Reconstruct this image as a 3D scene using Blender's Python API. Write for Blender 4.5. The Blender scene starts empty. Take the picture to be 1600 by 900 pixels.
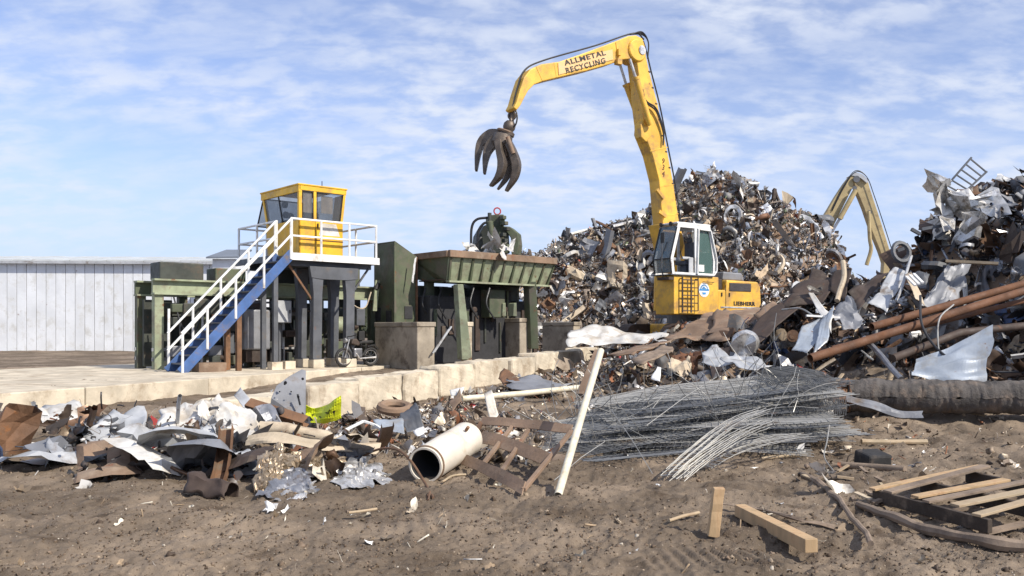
import bpy, math, random
import numpy as np
from mathutils import Vector, Matrix, noise

# ------------------------------------------------------------------ camera, sky, sun, exposure
S = bpy.context.scene
COL = S.collection
F, CX, HY, EZ = 1350.0, 909.5, 515.0, 1.6          # focal length and principal point in photo pixels, eye height in metres
cam_data = bpy.data.cameras.new('camera')
cam = bpy.data.objects.new('camera', cam_data); COL.objects.link(cam)
cam.location = (0, 0, EZ); cam.rotation_euler = (math.radians(90), 0, 0)
cam_data.sensor_width = 36.0; cam_data.lens = 36.0 * F / 1600.0
cam_data.shift_x = -(CX - 800.0) / 1600.0; cam_data.shift_y = (HY - 450.0) / 1600.0
cam_data.clip_start = 0.1; cam_data.clip_end = 6000
S.camera = cam

SUN_DIR = Vector((0.80, -0.52, 0.0)).normalized()
SUN_EL = math.radians(40)
SUN_ROT = math.atan2(SUN_DIR.x, SUN_DIR.y)
w = bpy.data.worlds.new('World'); S.world = w; w.use_nodes = True
nt = w.node_tree; N = nt.nodes; L = nt.links
bg = N['Background']; bg.inputs['Strength'].default_value = 0.128
sky = N.new('ShaderNodeTexSky'); sky.sky_type = 'NISHITA'; sky.sun_disc = False
sky.sun_elevation = SUN_EL; sky.sun_rotation = SUN_ROT; sky.altitude = 200; sky.air_density = 1.0; sky.dust_density = 0.6; sky.ozone_density = 2.0
tc = N.new('ShaderNodeTexCoord'); sep = N.new('ShaderNodeSeparateXYZ'); L.new(tc.outputs['Generated'], sep.inputs[0])
def wm(op, a, b=None, c=None):
    n = N.new('ShaderNodeMath'); n.operation = op
    for i, q in enumerate((a, b, c)):
        if q is None: continue
        if isinstance(q, (int, float)): n.inputs[i].default_value = q
        else: L.new(q, n.inputs[i])
    return n.outputs[0]
zc = wm('ADD', wm('MAXIMUM', sep.outputs[2], 0.0), 0.30)
cx_ = wm('DIVIDE', sep.outputs[0], zc); cy_ = wm('DIVIDE', sep.outputs[1], zc)
comb = N.new('ShaderNodeCombineXYZ'); L.new(cx_, comb.inputs[0]); L.new(cy_, comb.inputs[1])
def cloud(scale, rot, sx, sy, detail, rough, lo, hi, dist=0.4):
    m = N.new('ShaderNodeMapping'); m.inputs['Rotation'].default_value = (0, 0, math.radians(rot)); m.inputs['Scale'].default_value = (sx, sy, 1)
    L.new(comb.outputs[0], m.inputs[0])
    n = N.new('ShaderNodeTexNoise'); n.inputs['Scale'].default_value = scale; n.inputs['Detail'].default_value = detail
    n.inputs['Roughness'].default_value = rough; n.inputs['Distortion'].default_value = dist
    L.new(m.outputs[0], n.inputs['Vector'])
    r = N.new('ShaderNodeMapRange'); r.interpolation_type = 'SMOOTHSTEP'
    r.inputs['From Min'].default_value = lo; r.inputs['From Max'].default_value = hi
    L.new(n.outputs[0], r.inputs['Value']); return r.outputs[0]
big = cloud(1.1, 20, 1.0, 1.3, 5, 0.55, 0.28, 0.60, 0.2)             # broad veils
small = cloud(13.0, -14, 0.75, 1.15, 6, 0.55, 0.33, 0.68, 0.15)       # rows of small puffs
wisp = cloud(4.2, -10, 0.6, 1.5, 8, 0.60, 0.36, 0.78, 0.3)
cov = wm('MULTIPLY', big, wm('ADD', wm('MULTIPLY', small, 0.74), 0.22))
cov = wm('MAXIMUM', cov, wm('MULTIPLY', wisp, 0.62))
cov = wm('MINIMUM', wm('ADD', wm('MULTIPLY', cov, 0.95), 0.05), 0.93)
fade = N.new('ShaderNodeMapRange'); fade.inputs['From Min'].default_value = 0.03; fade.inputs['From Max'].default_value = 0.15
L.new(sep.outputs[2], fade.inputs['Value'])
cov = wm('MULTIPLY', cov, wm('ADD', wm('MULTIPLY', fade.outputs[0], 0.7), 0.3))
mx = N.new('ShaderNodeMix'); mx.data_type = 'RGBA'
sk = N.new('ShaderNodeMix'); sk.data_type = 'RGBA'; sk.blend_type = 'MULTIPLY'; sk.inputs[0].default_value = 1.0
L.new(sky.outputs[0], sk.inputs[6]); sk.inputs[7].default_value = (0.94, 0.91, 1.08, 1)
L.new(cov, mx.inputs[0]); L.new(sk.outputs[2], mx.inputs[6]); mx.inputs[7].default_value = (4.75, 5.1, 5.85, 1)
hz = N.new('ShaderNodeMapRange'); hz.interpolation_type = 'SMOOTHSTEP'; hz.inputs['From Min'].default_value = 0.26; hz.inputs['From Max'].default_value = 0.0; hz.inputs['To Max'].default_value = 0.85
L.new(sep.outputs[2], hz.inputs['Value'])
mh = N.new('ShaderNodeMix'); mh.data_type = 'RGBA'; L.new(hz.outputs[0], mh.inputs[0]); L.new(sk.outputs[2], mh.inputs[6]); mh.inputs[7].default_value = (3.1, 3.95, 5.75, 1)   # pale blue air near the horizon
L.new(mh.outputs[2], mx.inputs[6]); L.new(mx.outputs[2], bg.inputs['Color'])

sd = bpy.data.lights.new('sun', 'SUN'); sd.energy = 4.2; sd.angle = math.radians(0.5); sd.color = (1.0, 0.93, 0.82)
sun = bpy.data.objects.new('sun', sd); COL.objects.link(sun)
tosun = Vector((SUN_DIR.x * math.cos(SUN_EL), SUN_DIR.y * math.cos(SUN_EL), math.sin(SUN_EL)))
sun.rotation_euler = tosun.to_track_quat('Z', 'Y').to_euler(); sun.location = tosun * 60
S.view_settings.view_transform = 'Standard'; S.view_settings.look = 'None'
S.view_settings.exposure = 0.40; S.view_settings.gamma = 1.0; S.view_settings.use_curve_mapping = False
S.cycles.max_bounces = 6; S.cycles.transparent_max_bounces = 12

# ------------------------------------------------------------------ helpers
R = random.Random(7)
UPZ = Vector((0, 0, 1))
def P(x, y, Y):                                     # the point that lies Y metres ahead on the photo's pixel x, y
    return Vector(((x - CX) * Y / F, Y, EZ - (y - HY) * Y / F))
def Pc(x, y, Y):                                    # like P, pulled nearer where it would sink below the ground
    p = P(x, y, Y)
    for _ in range(60):
        if p.z >= th(p.x, p.y) + 0.015: break
        Y *= 0.985; p = P(x, y, Y)
    return p
def G(x, y, z=0.0):                                 # the point of the plane at height z seen at the pixel
    return P(x, y, (EZ - z) * F / (y - HY))
OFF = {}
def tag(o, label=None, cat=None, group=None, kind=None):
    if label: o['label'] = label
    if cat: o['category'] = cat
    if group: o['group'] = group
    if kind: o['kind'] = kind
    return o
def thing(name, label, cat, loc=(0, 0, 0), group=None, rz=0.0, local=False):
    o = bpy.data.objects.new(name, None); COL.objects.link(o); o.empty_display_size = 0.2
    o.location = loc; o.rotation_euler = (0, 0, rz)
    OFF[o.name] = Vector((0, 0, 0)) if local else Vector(loc)
    return tag(o, label, cat, group)
class MB:
    def __init__(s): s.v = []; s.f = []
    def add(s, vs, fs):
        b = len(s.v); s.v += [Vector(q) for q in vs]; s.f += [tuple(b + i for i in f) for f in fs]; return s
    def box(s, c, size, rot=None):
        c = Vector(c); hx, hy, hz = [q / 2 for q in size]
        vs = [Vector((x, y, z)) for x in (-hx, hx) for y in (-hy, hy) for z in (-hz, hz)]
        if rot is not None: vs = [rot @ q for q in vs]
        return s.add([c + q for q in vs], [(0, 1, 3, 2), (4, 6, 7, 5), (0, 4, 5, 1), (2, 3, 7, 6), (0, 2, 6, 4), (1, 5, 7, 3)])
    def bar(s, p0, p1, wd, ht, up=UPZ):
        p0 = Vector(p0); p1 = Vector(p1); d = (p1 - p0).normalized(); up = Vector(up)
        if abs(d.dot(up)) > 0.98: up = Vector((0, 1, 0)) if abs(d.y) < 0.9 else Vector((1, 0, 0))
        sd_ = d.cross(up).normalized(); u = sd_.cross(d).normalized()
        a = sd_ * wd / 2; b = u * ht / 2
        vs = [p0 - a - b, p0 + a - b, p0 + a + b, p0 - a + b, p1 - a - b, p1 + a - b, p1 + a + b, p1 - a + b]
        return s.add(vs, [(0, 1, 2, 3), (7, 6, 5, 4), (0, 4, 5, 1), (1, 5, 6, 2), (2, 6, 7, 3), (3, 7, 4, 0)])
    def tube(s, path, r, n=8, cap=True):
        path = [Vector(q) for q in path]; m = len(path); b = len(s.v)
        rr = r if isinstance(r, (list, tuple)) else [r] * m
        u = None
        for i, p in enumerate(path):
            d = (path[min(i + 1, m - 1)] - path[max(i - 1, 0)]).normalized()
            if u is None:
                u = d.cross(UPZ if abs(d.z) < 0.9 else Vector((1, 0, 0))).normalized()
            u = (u - d * u.dot(d)).normalized(); v_ = d.cross(u)
            for k in range(n):
                t = 2 * math.pi * k / n; s.v.append(p + (u * math.cos(t) + v_ * math.sin(t)) * rr[i])
        for i in range(m - 1):
            for k in range(n):
                a = b + i * n + k; c = b + i * n + (k + 1) % n
                s.f.append((a, c, c + n, a + n))
        if cap:
            s.f.append(tuple(b + k for k in reversed(range(n)))); s.f.append(tuple(b + (m - 1) * n + k for k in range(n)))
        return s
    def pipe(s, p0, p1, r, t=0.01, n=20, depth=None):  # hollow pipe with wall thickness
        p0 = Vector(p0); p1 = Vector(p1); d = (p1 - p0).normalized()
        u = d.cross(UPZ if abs(d.z) < 0.9 else Vector((1, 0, 0))).normalized(); v_ = d.cross(u); b = len(s.v)
        rings = [(p0, r), (p1, r), (p1, r - t), (p0, r - t)]
        for c, q in rings:
            for k in range(n):
                a = 2 * math.pi * k / n; s.v.append(c + (u * math.cos(a) + v_ * math.sin(a)) * q)
        for j in range(4):
            for k in range(n):
                a = b + j * n + k; c = b + j * n + (k + 1) % n; a2 = b + ((j + 1) % 4) * n + k; c2 = b + ((j + 1) % 4) * n + (k + 1) % n
                s.f.append((a, c, c2, a2))
        return s
    def prism(s, pts, ext):
        pts = [Vector(q) for q in pts]; ext = Vector(ext); n = len(pts); b = len(s.v)
        s.v += pts + [q + ext for q in pts]
        s.f.append(tuple(b + i for i in range(n))); s.f.append(tuple(b + n + i for i in reversed(range(n))))
        for i in range(n):
            j = (i + 1) % n; s.f.append((b + j, b + i, b + n + i, b + n + j))
        return s
    def grid(s, fn, nx, ny):
        b = len(s.v)
        for j in range(ny + 1):
            for i in range(nx + 1): s.v.append(Vector(fn(i / nx, j / ny)))
        for j in range(ny):
            for i in range(nx):
                a = b + j * (nx + 1) + i; s.f.append((a, a + 1, a + nx + 2, a + nx + 1))
        return s
    def torus(s, c, axis, RR, r, n=20, m=8, arc=2 * math.pi, squash=1.0):
        c = Vector(c); axis = Vector(axis).normalized(); u = axis.cross(UPZ if abs(axis.z) < 0.9 else Vector((1, 0, 0))).normalized(); v_ = axis.cross(u); b = len(s.v)
        for i in range(n):
            a = 2 * math.pi * i / n; dr = u * math.cos(a) + v_ * math.sin(a)
            for k in range(m):
                t = 2 * math.pi * k / m; s.v.append(c + dr * (RR + r * math.cos(t)) + axis * r * squash * math.sin(t))
        for i in range(n):
            for k in range(m):
                s.f.append((b + i * m + k, b + ((i + 1) % n) * m + k, b + ((i + 1) % n) * m + (k + 1) % m, b + i * m + (k + 1) % m))
        return s
    def lathe(s, prof, p0, axis, n=24):                # prof: list of (distance along axis, radius)
        p0 = Vector(p0); d = Vector(axis).normalized(); u = d.cross(UPZ if abs(d.z) < 0.9 else Vector((1, 0, 0))).normalized(); v_ = d.cross(u); b = len(s.v)
        for (h, r) in prof:
            for k in range(n):
                t = 2 * math.pi * k / n; s.v.append(p0 + d * h + (u * math.cos(t) + v_ * math.sin(t)) * r)
        for i in range(len(prof) - 1):
            for k in range(n):
                a = b + i * n + k; c = b + i * n + (k + 1) % n; s.f.append((a, c, c + n, a + n))
        return s
    def sheet(s, c00, c10, c11, c01, nx=10, ny=10, amp=0.05, fr=2.0, seed=0, sharp=True):
        c00, c10, c11, c01 = [Vector(q) for q in (c00, c10, c11, c01)]
        nrm = (c10 - c00).cross(c01 - c00)
        nrm = nrm.normalized() if nrm.length > 1e-9 else UPZ
        o = Vector((seed * 3.17, seed * 1.7, seed * 0.9)); rr = random.Random(seed)
        def fn(a, b):
            p = (c00 * (1 - a) + c10 * a) * (1 - b) + (c01 * (1 - a) + c11 * a) * b
            q = p * fr + o
            ew = min(1.0, 4 * max(abs(a - .5), abs(b - .5)) - 1.0)
            if ew > 0: p = p + ((c10 - c00) * noise.noise(q * 1.7 + Vector((5, 0, 0))) + (c01 - c00) * noise.noise(q * 1.7 + Vector((0, 9, 0)))) * 0.26 * ew
            n1 = noise.noise(q)
            if sharp: n1 = (0.5 - abs(n1)) * 1.1
            n2 = noise.noise(q * 2.7) * 0.45
            jit = Vector((rr.uniform(-1, 1), rr.uniform(-1, 1), rr.uniform(-1, 1))) * amp * (0.13 if fr >= 3 else 0.10)
            return p + nrm * amp * (n1 + n2) * 1.5 + jit
        return s.grid(fn, nx, ny)
    def build(s, name, mat, parent=None, smooth=False, bevel=0.0, solid=0.0, label=None, cat=None, group=None, kind=None, local=False):
        me = bpy.data.meshes.new(name)
        if parent is not None and parent.name in OFF:
            off = OFF[parent.name]
        elif parent is not None:
            off = Vector((0, 0, 0))
        else:
            xs = [q.x for q in s.v]; ys = [q.y for q in s.v]; zs = [q.z for q in s.v]
            off = Vector(((min(xs) + max(xs)) / 2, (min(ys) + max(ys)) / 2, min(zs)))
        me.from_pydata([tuple(q - off) for q in s.v], [], s.f); me.update()
        me.materials.append(MT[mat] if isinstance(mat, str) else mat)
        if smooth:
            me.polygons.foreach_set('use_smooth', [True] * len(me.polygons))
            if smooth != 'all': me.set_sharp_from_angle(angle=math.radians(40))
        o = bpy.data.objects.new(name, me); COL.objects.link(o)
        if parent is not None: o.parent = parent; OFF[o.name] = off
        else: o.location = off; OFF[o.name] = off
        if solid:
            m = o.modifiers.new('solid', 'SOLIDIFY'); m.thickness = solid; m.offset = 0
        if bevel:
            m = o.modifiers.new('bevel', 'BEVEL'); m.width = bevel; m.segments = 2; m.limit_method = 'ANGLE'; m.angle_limit = math.radians(35)
        return tag(o, label, cat, group, kind)
def pbox(name, mat, parent, c, size, rot=None, bevel=0.0, **k):
    return MB().box(c, size, rot).build(name, mat, parent, bevel=bevel, **k)
def pbar(name, mat, parent, p0, p1, wd, ht, up=UPZ, bevel=0.0, **k):
    return MB().bar(p0, p1, wd, ht, up).build(name, mat, parent, bevel=bevel, **k)
def ptube(name, mat, parent, path, r, n=10, **k):
    k.setdefault('smooth', True)
    return MB().tube(path, r, n).build(name, mat, parent, **k)
def curve_pts(pts, n=8):                                # Catmull-Rom through the points
    pts = [Vector(q) for q in pts]; out = []
    q = [pts[0] * 2 - pts[1]] + pts + [pts[-1] * 2 - pts[-2]]
    for i in range(1, len(q) - 2):
        for k in range(n):
            t = k / n; a, b, c, d = q[i - 1], q[i], q[i + 1], q[i + 2]
            out.append(0.5 * ((2 * b) + (c - a) * t + (2 * a - 5 * b + 4 * c - d) * t * t + (3 * b - a - 3 * c + d) * t ** 3))
    out.append(pts[-1]); return out
def text_mb(txt, size, O, ux, uy, bold=0.0, depth=0.006, spacing=1.0):
    cu = bpy.data.curves.new('lettering', 'FONT'); cu.body = txt; cu.size = size; cu.align_x = 'CENTER'; cu.align_y = 'CENTER'
    cu.offset = bold; cu.extrude = depth / 2; cu.space_character = spacing; cu.resolution_u = 2
    ob = bpy.data.objects.new('lettering_tmp', cu); COL.objects.link(ob)
    dg = bpy.context.evaluated_depsgraph_get(); dg.update()
    me = ob.evaluated_get(dg).to_mesh()
    uz = Vector(ux).cross(Vector(uy))
    vs = [Vector(O) + Vector(ux) * q.co.x + Vector(uy) * q.co.y + uz * q.co.z for q in me.vertices]
    fs = [tuple(p.vertices) for p in me.polygons]
    ob.evaluated_get(dg).to_mesh_clear(); bpy.data.objects.remove(ob); bpy.data.curves.remove(cu)
    return MB().add(vs, fs)

# ------------------------------------------------------------------ materials
MT = {}
def mat(name, col, rough=0.6, metal=0.0, var=0.25, scale=3.0, rust=0.0, rustcol=(0.16, 0.07, 0.03), dirt=0.0, dirtcol=(0.16, 0.12, 0.085),
        bump=0.15, bscale=25.0, rand=0.0, stretch=None, spec=0.5):
    m = bpy.data.materials.new(name); m.use_nodes = True; MT[name] = m
    t = m.node_tree; n = t.nodes; l = t.links; b = n['Principled BSDF']
    b.inputs['Metallic'].default_value = metal; b.inputs['Roughness'].default_value = rough
    b.inputs['Specular IOR Level'].default_value = spec
    tcn = n.new('ShaderNodeTexCoord'); mp = n.new('ShaderNodeMapping'); l.new(tcn.outputs['Object'], mp.inputs[0])
    if stretch: mp.inputs['Scale'].default_value = stretch
    oi = n.new('ShaderNodeObjectInfo')
    ad = n.new('ShaderNodeVectorMath'); ad.operation = 'ADD'
    sc = n.new('ShaderNodeVectorMath'); sc.operation = 'SCALE'; sc.inputs[0].default_value = (13.1, 7.7, 5.3); l.new(oi.outputs['Random'], sc.inputs['Scale'])
    l.new(mp.outputs[0], ad.inputs[0]); l.new(sc.outputs[0], ad.inputs[1])
    def nz(s_, d=6.0, r_=0.6):
        q = n.new('ShaderNodeTexNoise'); q.inputs['Scale'].default_value = s_; q.inputs['Detail'].default_value = d; q.inputs['Roughness'].default_value = r_
        l.new(ad.outputs[0], q.inputs['Vector']); return q.outputs[0]
    def ramp(src, lo, hi):
        r_ = n.new('ShaderNodeMapRange'); r_.interpolation_type = 'SMOOTHSTEP'; r_.inputs['From Min'].default_value = lo; r_.inputs['From Max'].default_value = hi
        l.new(src, r_.inputs['Value']); return r_.outputs[0]
    def mixc(fac, A, B):
        q = n.new('ShaderNodeMix'); q.data_type = 'RGBA'; l.new(fac, q.inputs[0])
        for i, c in ((6, A), (7, B)):
            if isinstance(c, tuple): q.inputs[i].default_value = (*c, 1)
            else: l.new(c, q.inputs[i])
        return q.outputs[2]
    dark = tuple(c * (1 - var) for c in col); lite = tuple(min(1, c * (1 + var * 0.7)) for c in col)
    n1 = nz(scale)
    c = mixc(ramp(n1, 0.3, 0.7), dark, lite)
    if rand:
        hv = n.new('ShaderNodeHueSaturation'); l.new(c, hv.inputs['Color'])
        r_ = n.new('ShaderNodeMapRange'); l.new(oi.outputs['Random'], r_.inputs['Value']); r_.inputs['To Min'].default_value = 1 - rand; r_.inputs['To Max'].default_value = 1 + rand
        l.new(r_.outputs[0], hv.inputs['Value']); c = hv.outputs[0]
    if dirt:
        c = mixc(ramp(nz(scale * 0.7 + 0.9, 8, 0.68), 0.62 - dirt * 0.35, 0.80 - dirt * 0.25), c, dirtcol)
    if rust:
        fr_ = ramp(nz(scale * 1.9, 9, 0.7), 0.66 - rust * 0.3, 0.76 - rust * 0.26)
        c = mixc(fr_, c, rustcol)
        inv = n.new('ShaderNodeMath'); inv.operation = 'MULTIPLY_ADD'; l.new(fr_, inv.inputs[0]); inv.inputs[1].default_value = -metal; inv.inputs[2].default_value = metal
        l.new(inv.outputs[0], b.inputs['Metallic'])
    l.new(c, b.inputs['Base Color'])
    rr = n.new('ShaderNodeMapRange'); l.new(nz(scale * 3.1), rr.inputs['Value']); rr.inputs['From Min'].default_value = 0.3; rr.inputs['From Max'].default_value = 0.7
    rr.inputs['To Min'].default_value = max(0.05, rough - 0.14); rr.inputs['To Max'].default_value = min(1, rough + 0.14); l.new(rr.outputs[0], b.inputs['Roughness'])
    if bump:
        bp = n.new('ShaderNodeBump'); bp.inputs['Strength'].default_value = bump; bp.inputs['Distance'].default_value = 0.02
        l.new(nz(bscale, 6, 0.65), bp.inputs['Height']); l.new(bp.outputs[0], b.inputs['Normal'])
    return m
mat('yellow_paint', (0.74, 0.425, 0.05), 0.48, 0, 0.2, 1.3, rust=0.16, rustcol=(0.2, 0.1, 0.035), dirt=0.46, dirtcol=(0.40, 0.23, 0.07), bump=0.08)
mat('cabin_yellow', (0.76, 0.43, 0.018), 0.5, 0, 0.18, 1.5, rust=0.14, dirt=0.42, dirtcol=(0.45, 0.27, 0.05), bump=0.05)
mat('hazy_tan', (0.43, 0.335, 0.165), 0.6, 0, 0.18, 1.0, rust=0.1, dirt=0.4, dirtcol=(0.26, 0.19, 0.1))  # dull tan: the yellow made paler, distance haze put into the colour
mat('white_paint', (0.74, 0.74, 0.72), 0.5, 0, 0.12, 2.5, rust=0.17, dirt=0.32, dirtcol=(0.45, 0.4, 0.33), bump=0.05)
mat('sign_white', (0.76, 0.47, 0.20), 0.6, 0, 0.12, 3.0, dirt=0.3, dirtcol=(0.6, 0.4, 0.25))
mat('black_paint', (0.02, 0.018, 0.016), 0.55, 0, 0.3, 4, bump=0.05)
mat('blue_paint', (0.05, 0.115, 0.29), 0.55, 0, 0.25, 2, rust=0.2, dirt=0.36)
mat('logo_blue', (0.04, 0.25, 0.55), 0.5)
mat('grey_steel', (0.10, 0.105, 0.115), 0.55, 0.2, 0.25, 2, rust=0.14, dirt=0.2)
mat('panel_grey', (0.22, 0.225, 0.24), 0.55, 0.2, 0.2, 2.2, rust=0.12, dirt=0.22)
mat('light_grey', (0.42, 0.43, 0.44), 0.5, 0.1, 0.2, 2, rust=0.08, dirt=0.3)
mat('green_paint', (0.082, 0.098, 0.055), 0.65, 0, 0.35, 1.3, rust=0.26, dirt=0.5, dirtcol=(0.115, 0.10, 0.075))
mat('green_light', (0.30, 0.335, 0.215), 0.65, 0, 0.28, 1.6, rust=0.26, dirt=0.5, dirtcol=(0.2, 0.18, 0.125))  # faded pale green, with sunlight partly put into the colour
mat('rust', (0.17, 0.088, 0.045), 0.8, 0, 0.4, 2.2, rust=0.3, rustcol=(0.26, 0.11, 0.04), dirt=0.3, bump=0.4)
mat('rust_dark', (0.055, 0.036, 0.027), 0.75, 0, 0.4, 1.6, rust=0.2, rustcol=(0.13, 0.055, 0.025), dirt=0.3, dirtcol=(0.1, 0.08, 0.06), bump=0.3)
mat('rust_brown', (0.22, 0.145, 0.095), 0.85, 0, 0.35, 1.2, rust=0.22, rustcol=(0.22, 0.09, 0.045), dirt=0.4, dirtcol=(0.28, 0.21, 0.15), bump=0.4)
mat('rust_orange', (0.13, 0.056, 0.025), 0.8, 0, 0.35, 2.0, rust=0.3, rustcol=(0.1, 0.045, 0.022), bump=0.4, stretch=(1, 1, 1))
mat('steel', (0.36, 0.36, 0.37), 0.38, 0.75, 0.3, 3, rust=0.12, dirt=0.25)
mat('bright_metal', (0.60, 0.585, 0.56), 0.34, 0.6, 0.3, 5, dirt=0.4, dirtcol=(0.22, 0.19, 0.15))
mat('foil_bronze', (0.36, 0.285, 0.20), 0.38, 0.6, 0.35, 4, dirt=0.38, dirtcol=(0.13, 0.09, 0.06), bump=0.3, bscale=14)
mat('white_sheet', (0.60, 0.585, 0.55), 0.55, 0.05, 0.2, 2.2, rust=0.14, dirt=0.5, dirtcol=(0.42, 0.37, 0.3), bump=0.1)
mat('blue_white', (0.33, 0.37, 0.42), 0.42, 0.15, 0.2, 2.2, rust=0.1, dirt=0.42, dirtcol=(0.28, 0.27, 0.25))
mat('beige', (0.52, 0.43, 0.31), 0.75, 0, 0.22, 3, dirt=0.4, dirtcol=(0.3, 0.23, 0.16), bump=0.25)
mat('tank_white', (0.68, 0.62, 0.52), 0.5, 0, 0.12, 2.0, rust=0.16, rustcol=(0.34, 0.17, 0.07), dirt=0.35, dirtcol=(0.5, 0.4, 0.27), bump=0.08)
mat('pole_cream', (0.66, 0.60, 0.46), 0.5, 0, 0.14, 5, dirt=0.3, dirtcol=(0.4, 0.32, 0.2), bump=0.08)
mat('lime_sheet', (0.66, 0.72, 0.02), 0.5, 0, 0.1, 3, dirt=0.12, dirtcol=(0.3, 0.32, 0.04), bump=0.05)
mat('red_paint', (0.42, 0.03, 0.03), 0.5, 0, 0.2, 3, dirt=0.2)
mat('concrete', (0.58, 0.505, 0.385), 0.9, 0, 0.25, 1.6, dirt=0.42, dirtcol=(0.34, 0.27, 0.19), rust=0.05, rustcol=(0.2, 0.155, 0.11), bump=0.35, bscale=18, rand=0.08)
mat('concrete_grey', (0.37, 0.315, 0.24), 0.9, 0, 0.28, 1.3, dirt=0.4, dirtcol=(0.14, 0.11, 0.08), bump=0.35, bscale=16)
mat('rubber', (0.022, 0.021, 0.021), 0.8, 0, 0.3, 6, dirt=0.35, dirtcol=(0.09, 0.07, 0.055), bump=0.2)
mat('hose', (0.02, 0.02, 0.022), 0.5, 0, 0.2, 6, bump=0.05)
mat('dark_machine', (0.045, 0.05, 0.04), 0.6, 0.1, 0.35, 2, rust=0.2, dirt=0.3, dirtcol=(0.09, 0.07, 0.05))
mat('grapple_steel', (0.12, 0.095, 0.075), 0.5, 0.5, 0.35, 2.5, rust=0.2, rustcol=(0.14, 0.08, 0.045), dirt=0.35, dirtcol=(0.2, 0.16, 0.12), bump=0.25)
mat('culvert', (0.085, 0.075, 0.068), 0.9, 0, 0.4, 5, dirt=0.4, dirtcol=(0.17, 0.13, 0.1), bump=1.0, bscale=22)
mat('wire_grey', (0.165, 0.17, 0.175), 0.5, 0.45, 0.25, 2, rust=0.1, dirt=0.2, bump=0)
mat('wire_light', (0.40, 0.39, 0.36), 0.45, 0.4, 0.25, 3, rust=0.06, dirt=0.25, bump=0)
mat('wire_rust', (0.15, 0.085, 0.05), 0.75, 0.1, 0.3, 3, bump=0)
mat('wood_new', (0.50, 0.345, 0.19), 0.75, 0, 0.28, 3, dirt=0.45, dirtcol=(0.38, 0.23, 0.12), bump=0.2, bscale=30, stretch=(2.5, 2.5, 0.5))
mat('wood_pale', (0.44, 0.345, 0.225), 0.8, 0, 0.28, 3, dirt=0.55, dirtcol=(0.33, 0.24, 0.15), bump=0.2, bscale=30)
mat('wood_grey', (0.24, 0.18, 0.13), 0.85, 0, 0.3, 4, dirt=0.35, dirtcol=(0.13, 0.095, 0.07), bump=0.3, bscale=30)
mat('wood_dark', (0.05, 0.036, 0.026), 0.85, 0, 0.35, 4, dirt=0.3, bump=0.3, bscale=30)
mat('shed_wall', (0.70, 0.72, 0.74), 0.5, 0, 0.12, 0.7, dirt=0.42, rust=0.06, dirtcol=(0.55, 0.55, 0.53), bump=0.03)
mat('shed_roof', (0.55, 0.57, 0.56), 0.5, 0.1, 0.14, 0.6, rust=0.1, dirt=0.25, dirtcol=(0.4, 0.38, 0.34), bump=0.03)
mat('shed_roof_dark', (0.16, 0.18, 0.21), 0.6, 0.1, 0.15, 0.8)
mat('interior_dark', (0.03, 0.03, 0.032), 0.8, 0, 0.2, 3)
mat('seat_fabric', (0.10, 0.11, 0.13), 0.9, 0, 0.2, 6)
mat('paper', (0.68, 0.57, 0.46), 0.8, 0, 0.15, 5)
mat('paper_white', (0.78, 0.77, 0.74), 0.8, 0, 0.12, 6, dirt=0.2)
mat('tree_green', (0.05, 0.075, 0.03), 0.85, 0, 0.4, 1)
def glass(name, tint, alpha):
    m = bpy.data.materials.new(name); m.use_nodes = True; MT[name] = m
    t = m.node_tree; n = t.nodes; l = t.links; b = n['Principled BSDF']
    b.inputs['Base Color'].default_value = (*tint, 1); b.inputs['Roughness'].default_value = 0.06; b.inputs['Alpha'].default_value = alpha
    nz = n.new('ShaderNodeTexNoise'); nz.inputs['Scale'].default_value = 2.5; nz.inputs['Detail'].default_value = 5
    mr = n.new('ShaderNodeMapRange'); l.new(nz.outputs[0], mr.inputs['Value']); mr.inputs['To Min'].default_value = alpha - 0.12; mr.inputs['To Max'].default_value = alpha + 0.12
    l.new(mr.outputs[0], b.inputs['Alpha'])
glass('glass_tint', (0.09, 0.10, 0.11), 0.40)
glass('glass_green', (0.09, 0.16, 0.14), 0.55)
glass('glass_blue', (0.16, 0.23, 0.27), 0.62)
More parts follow.
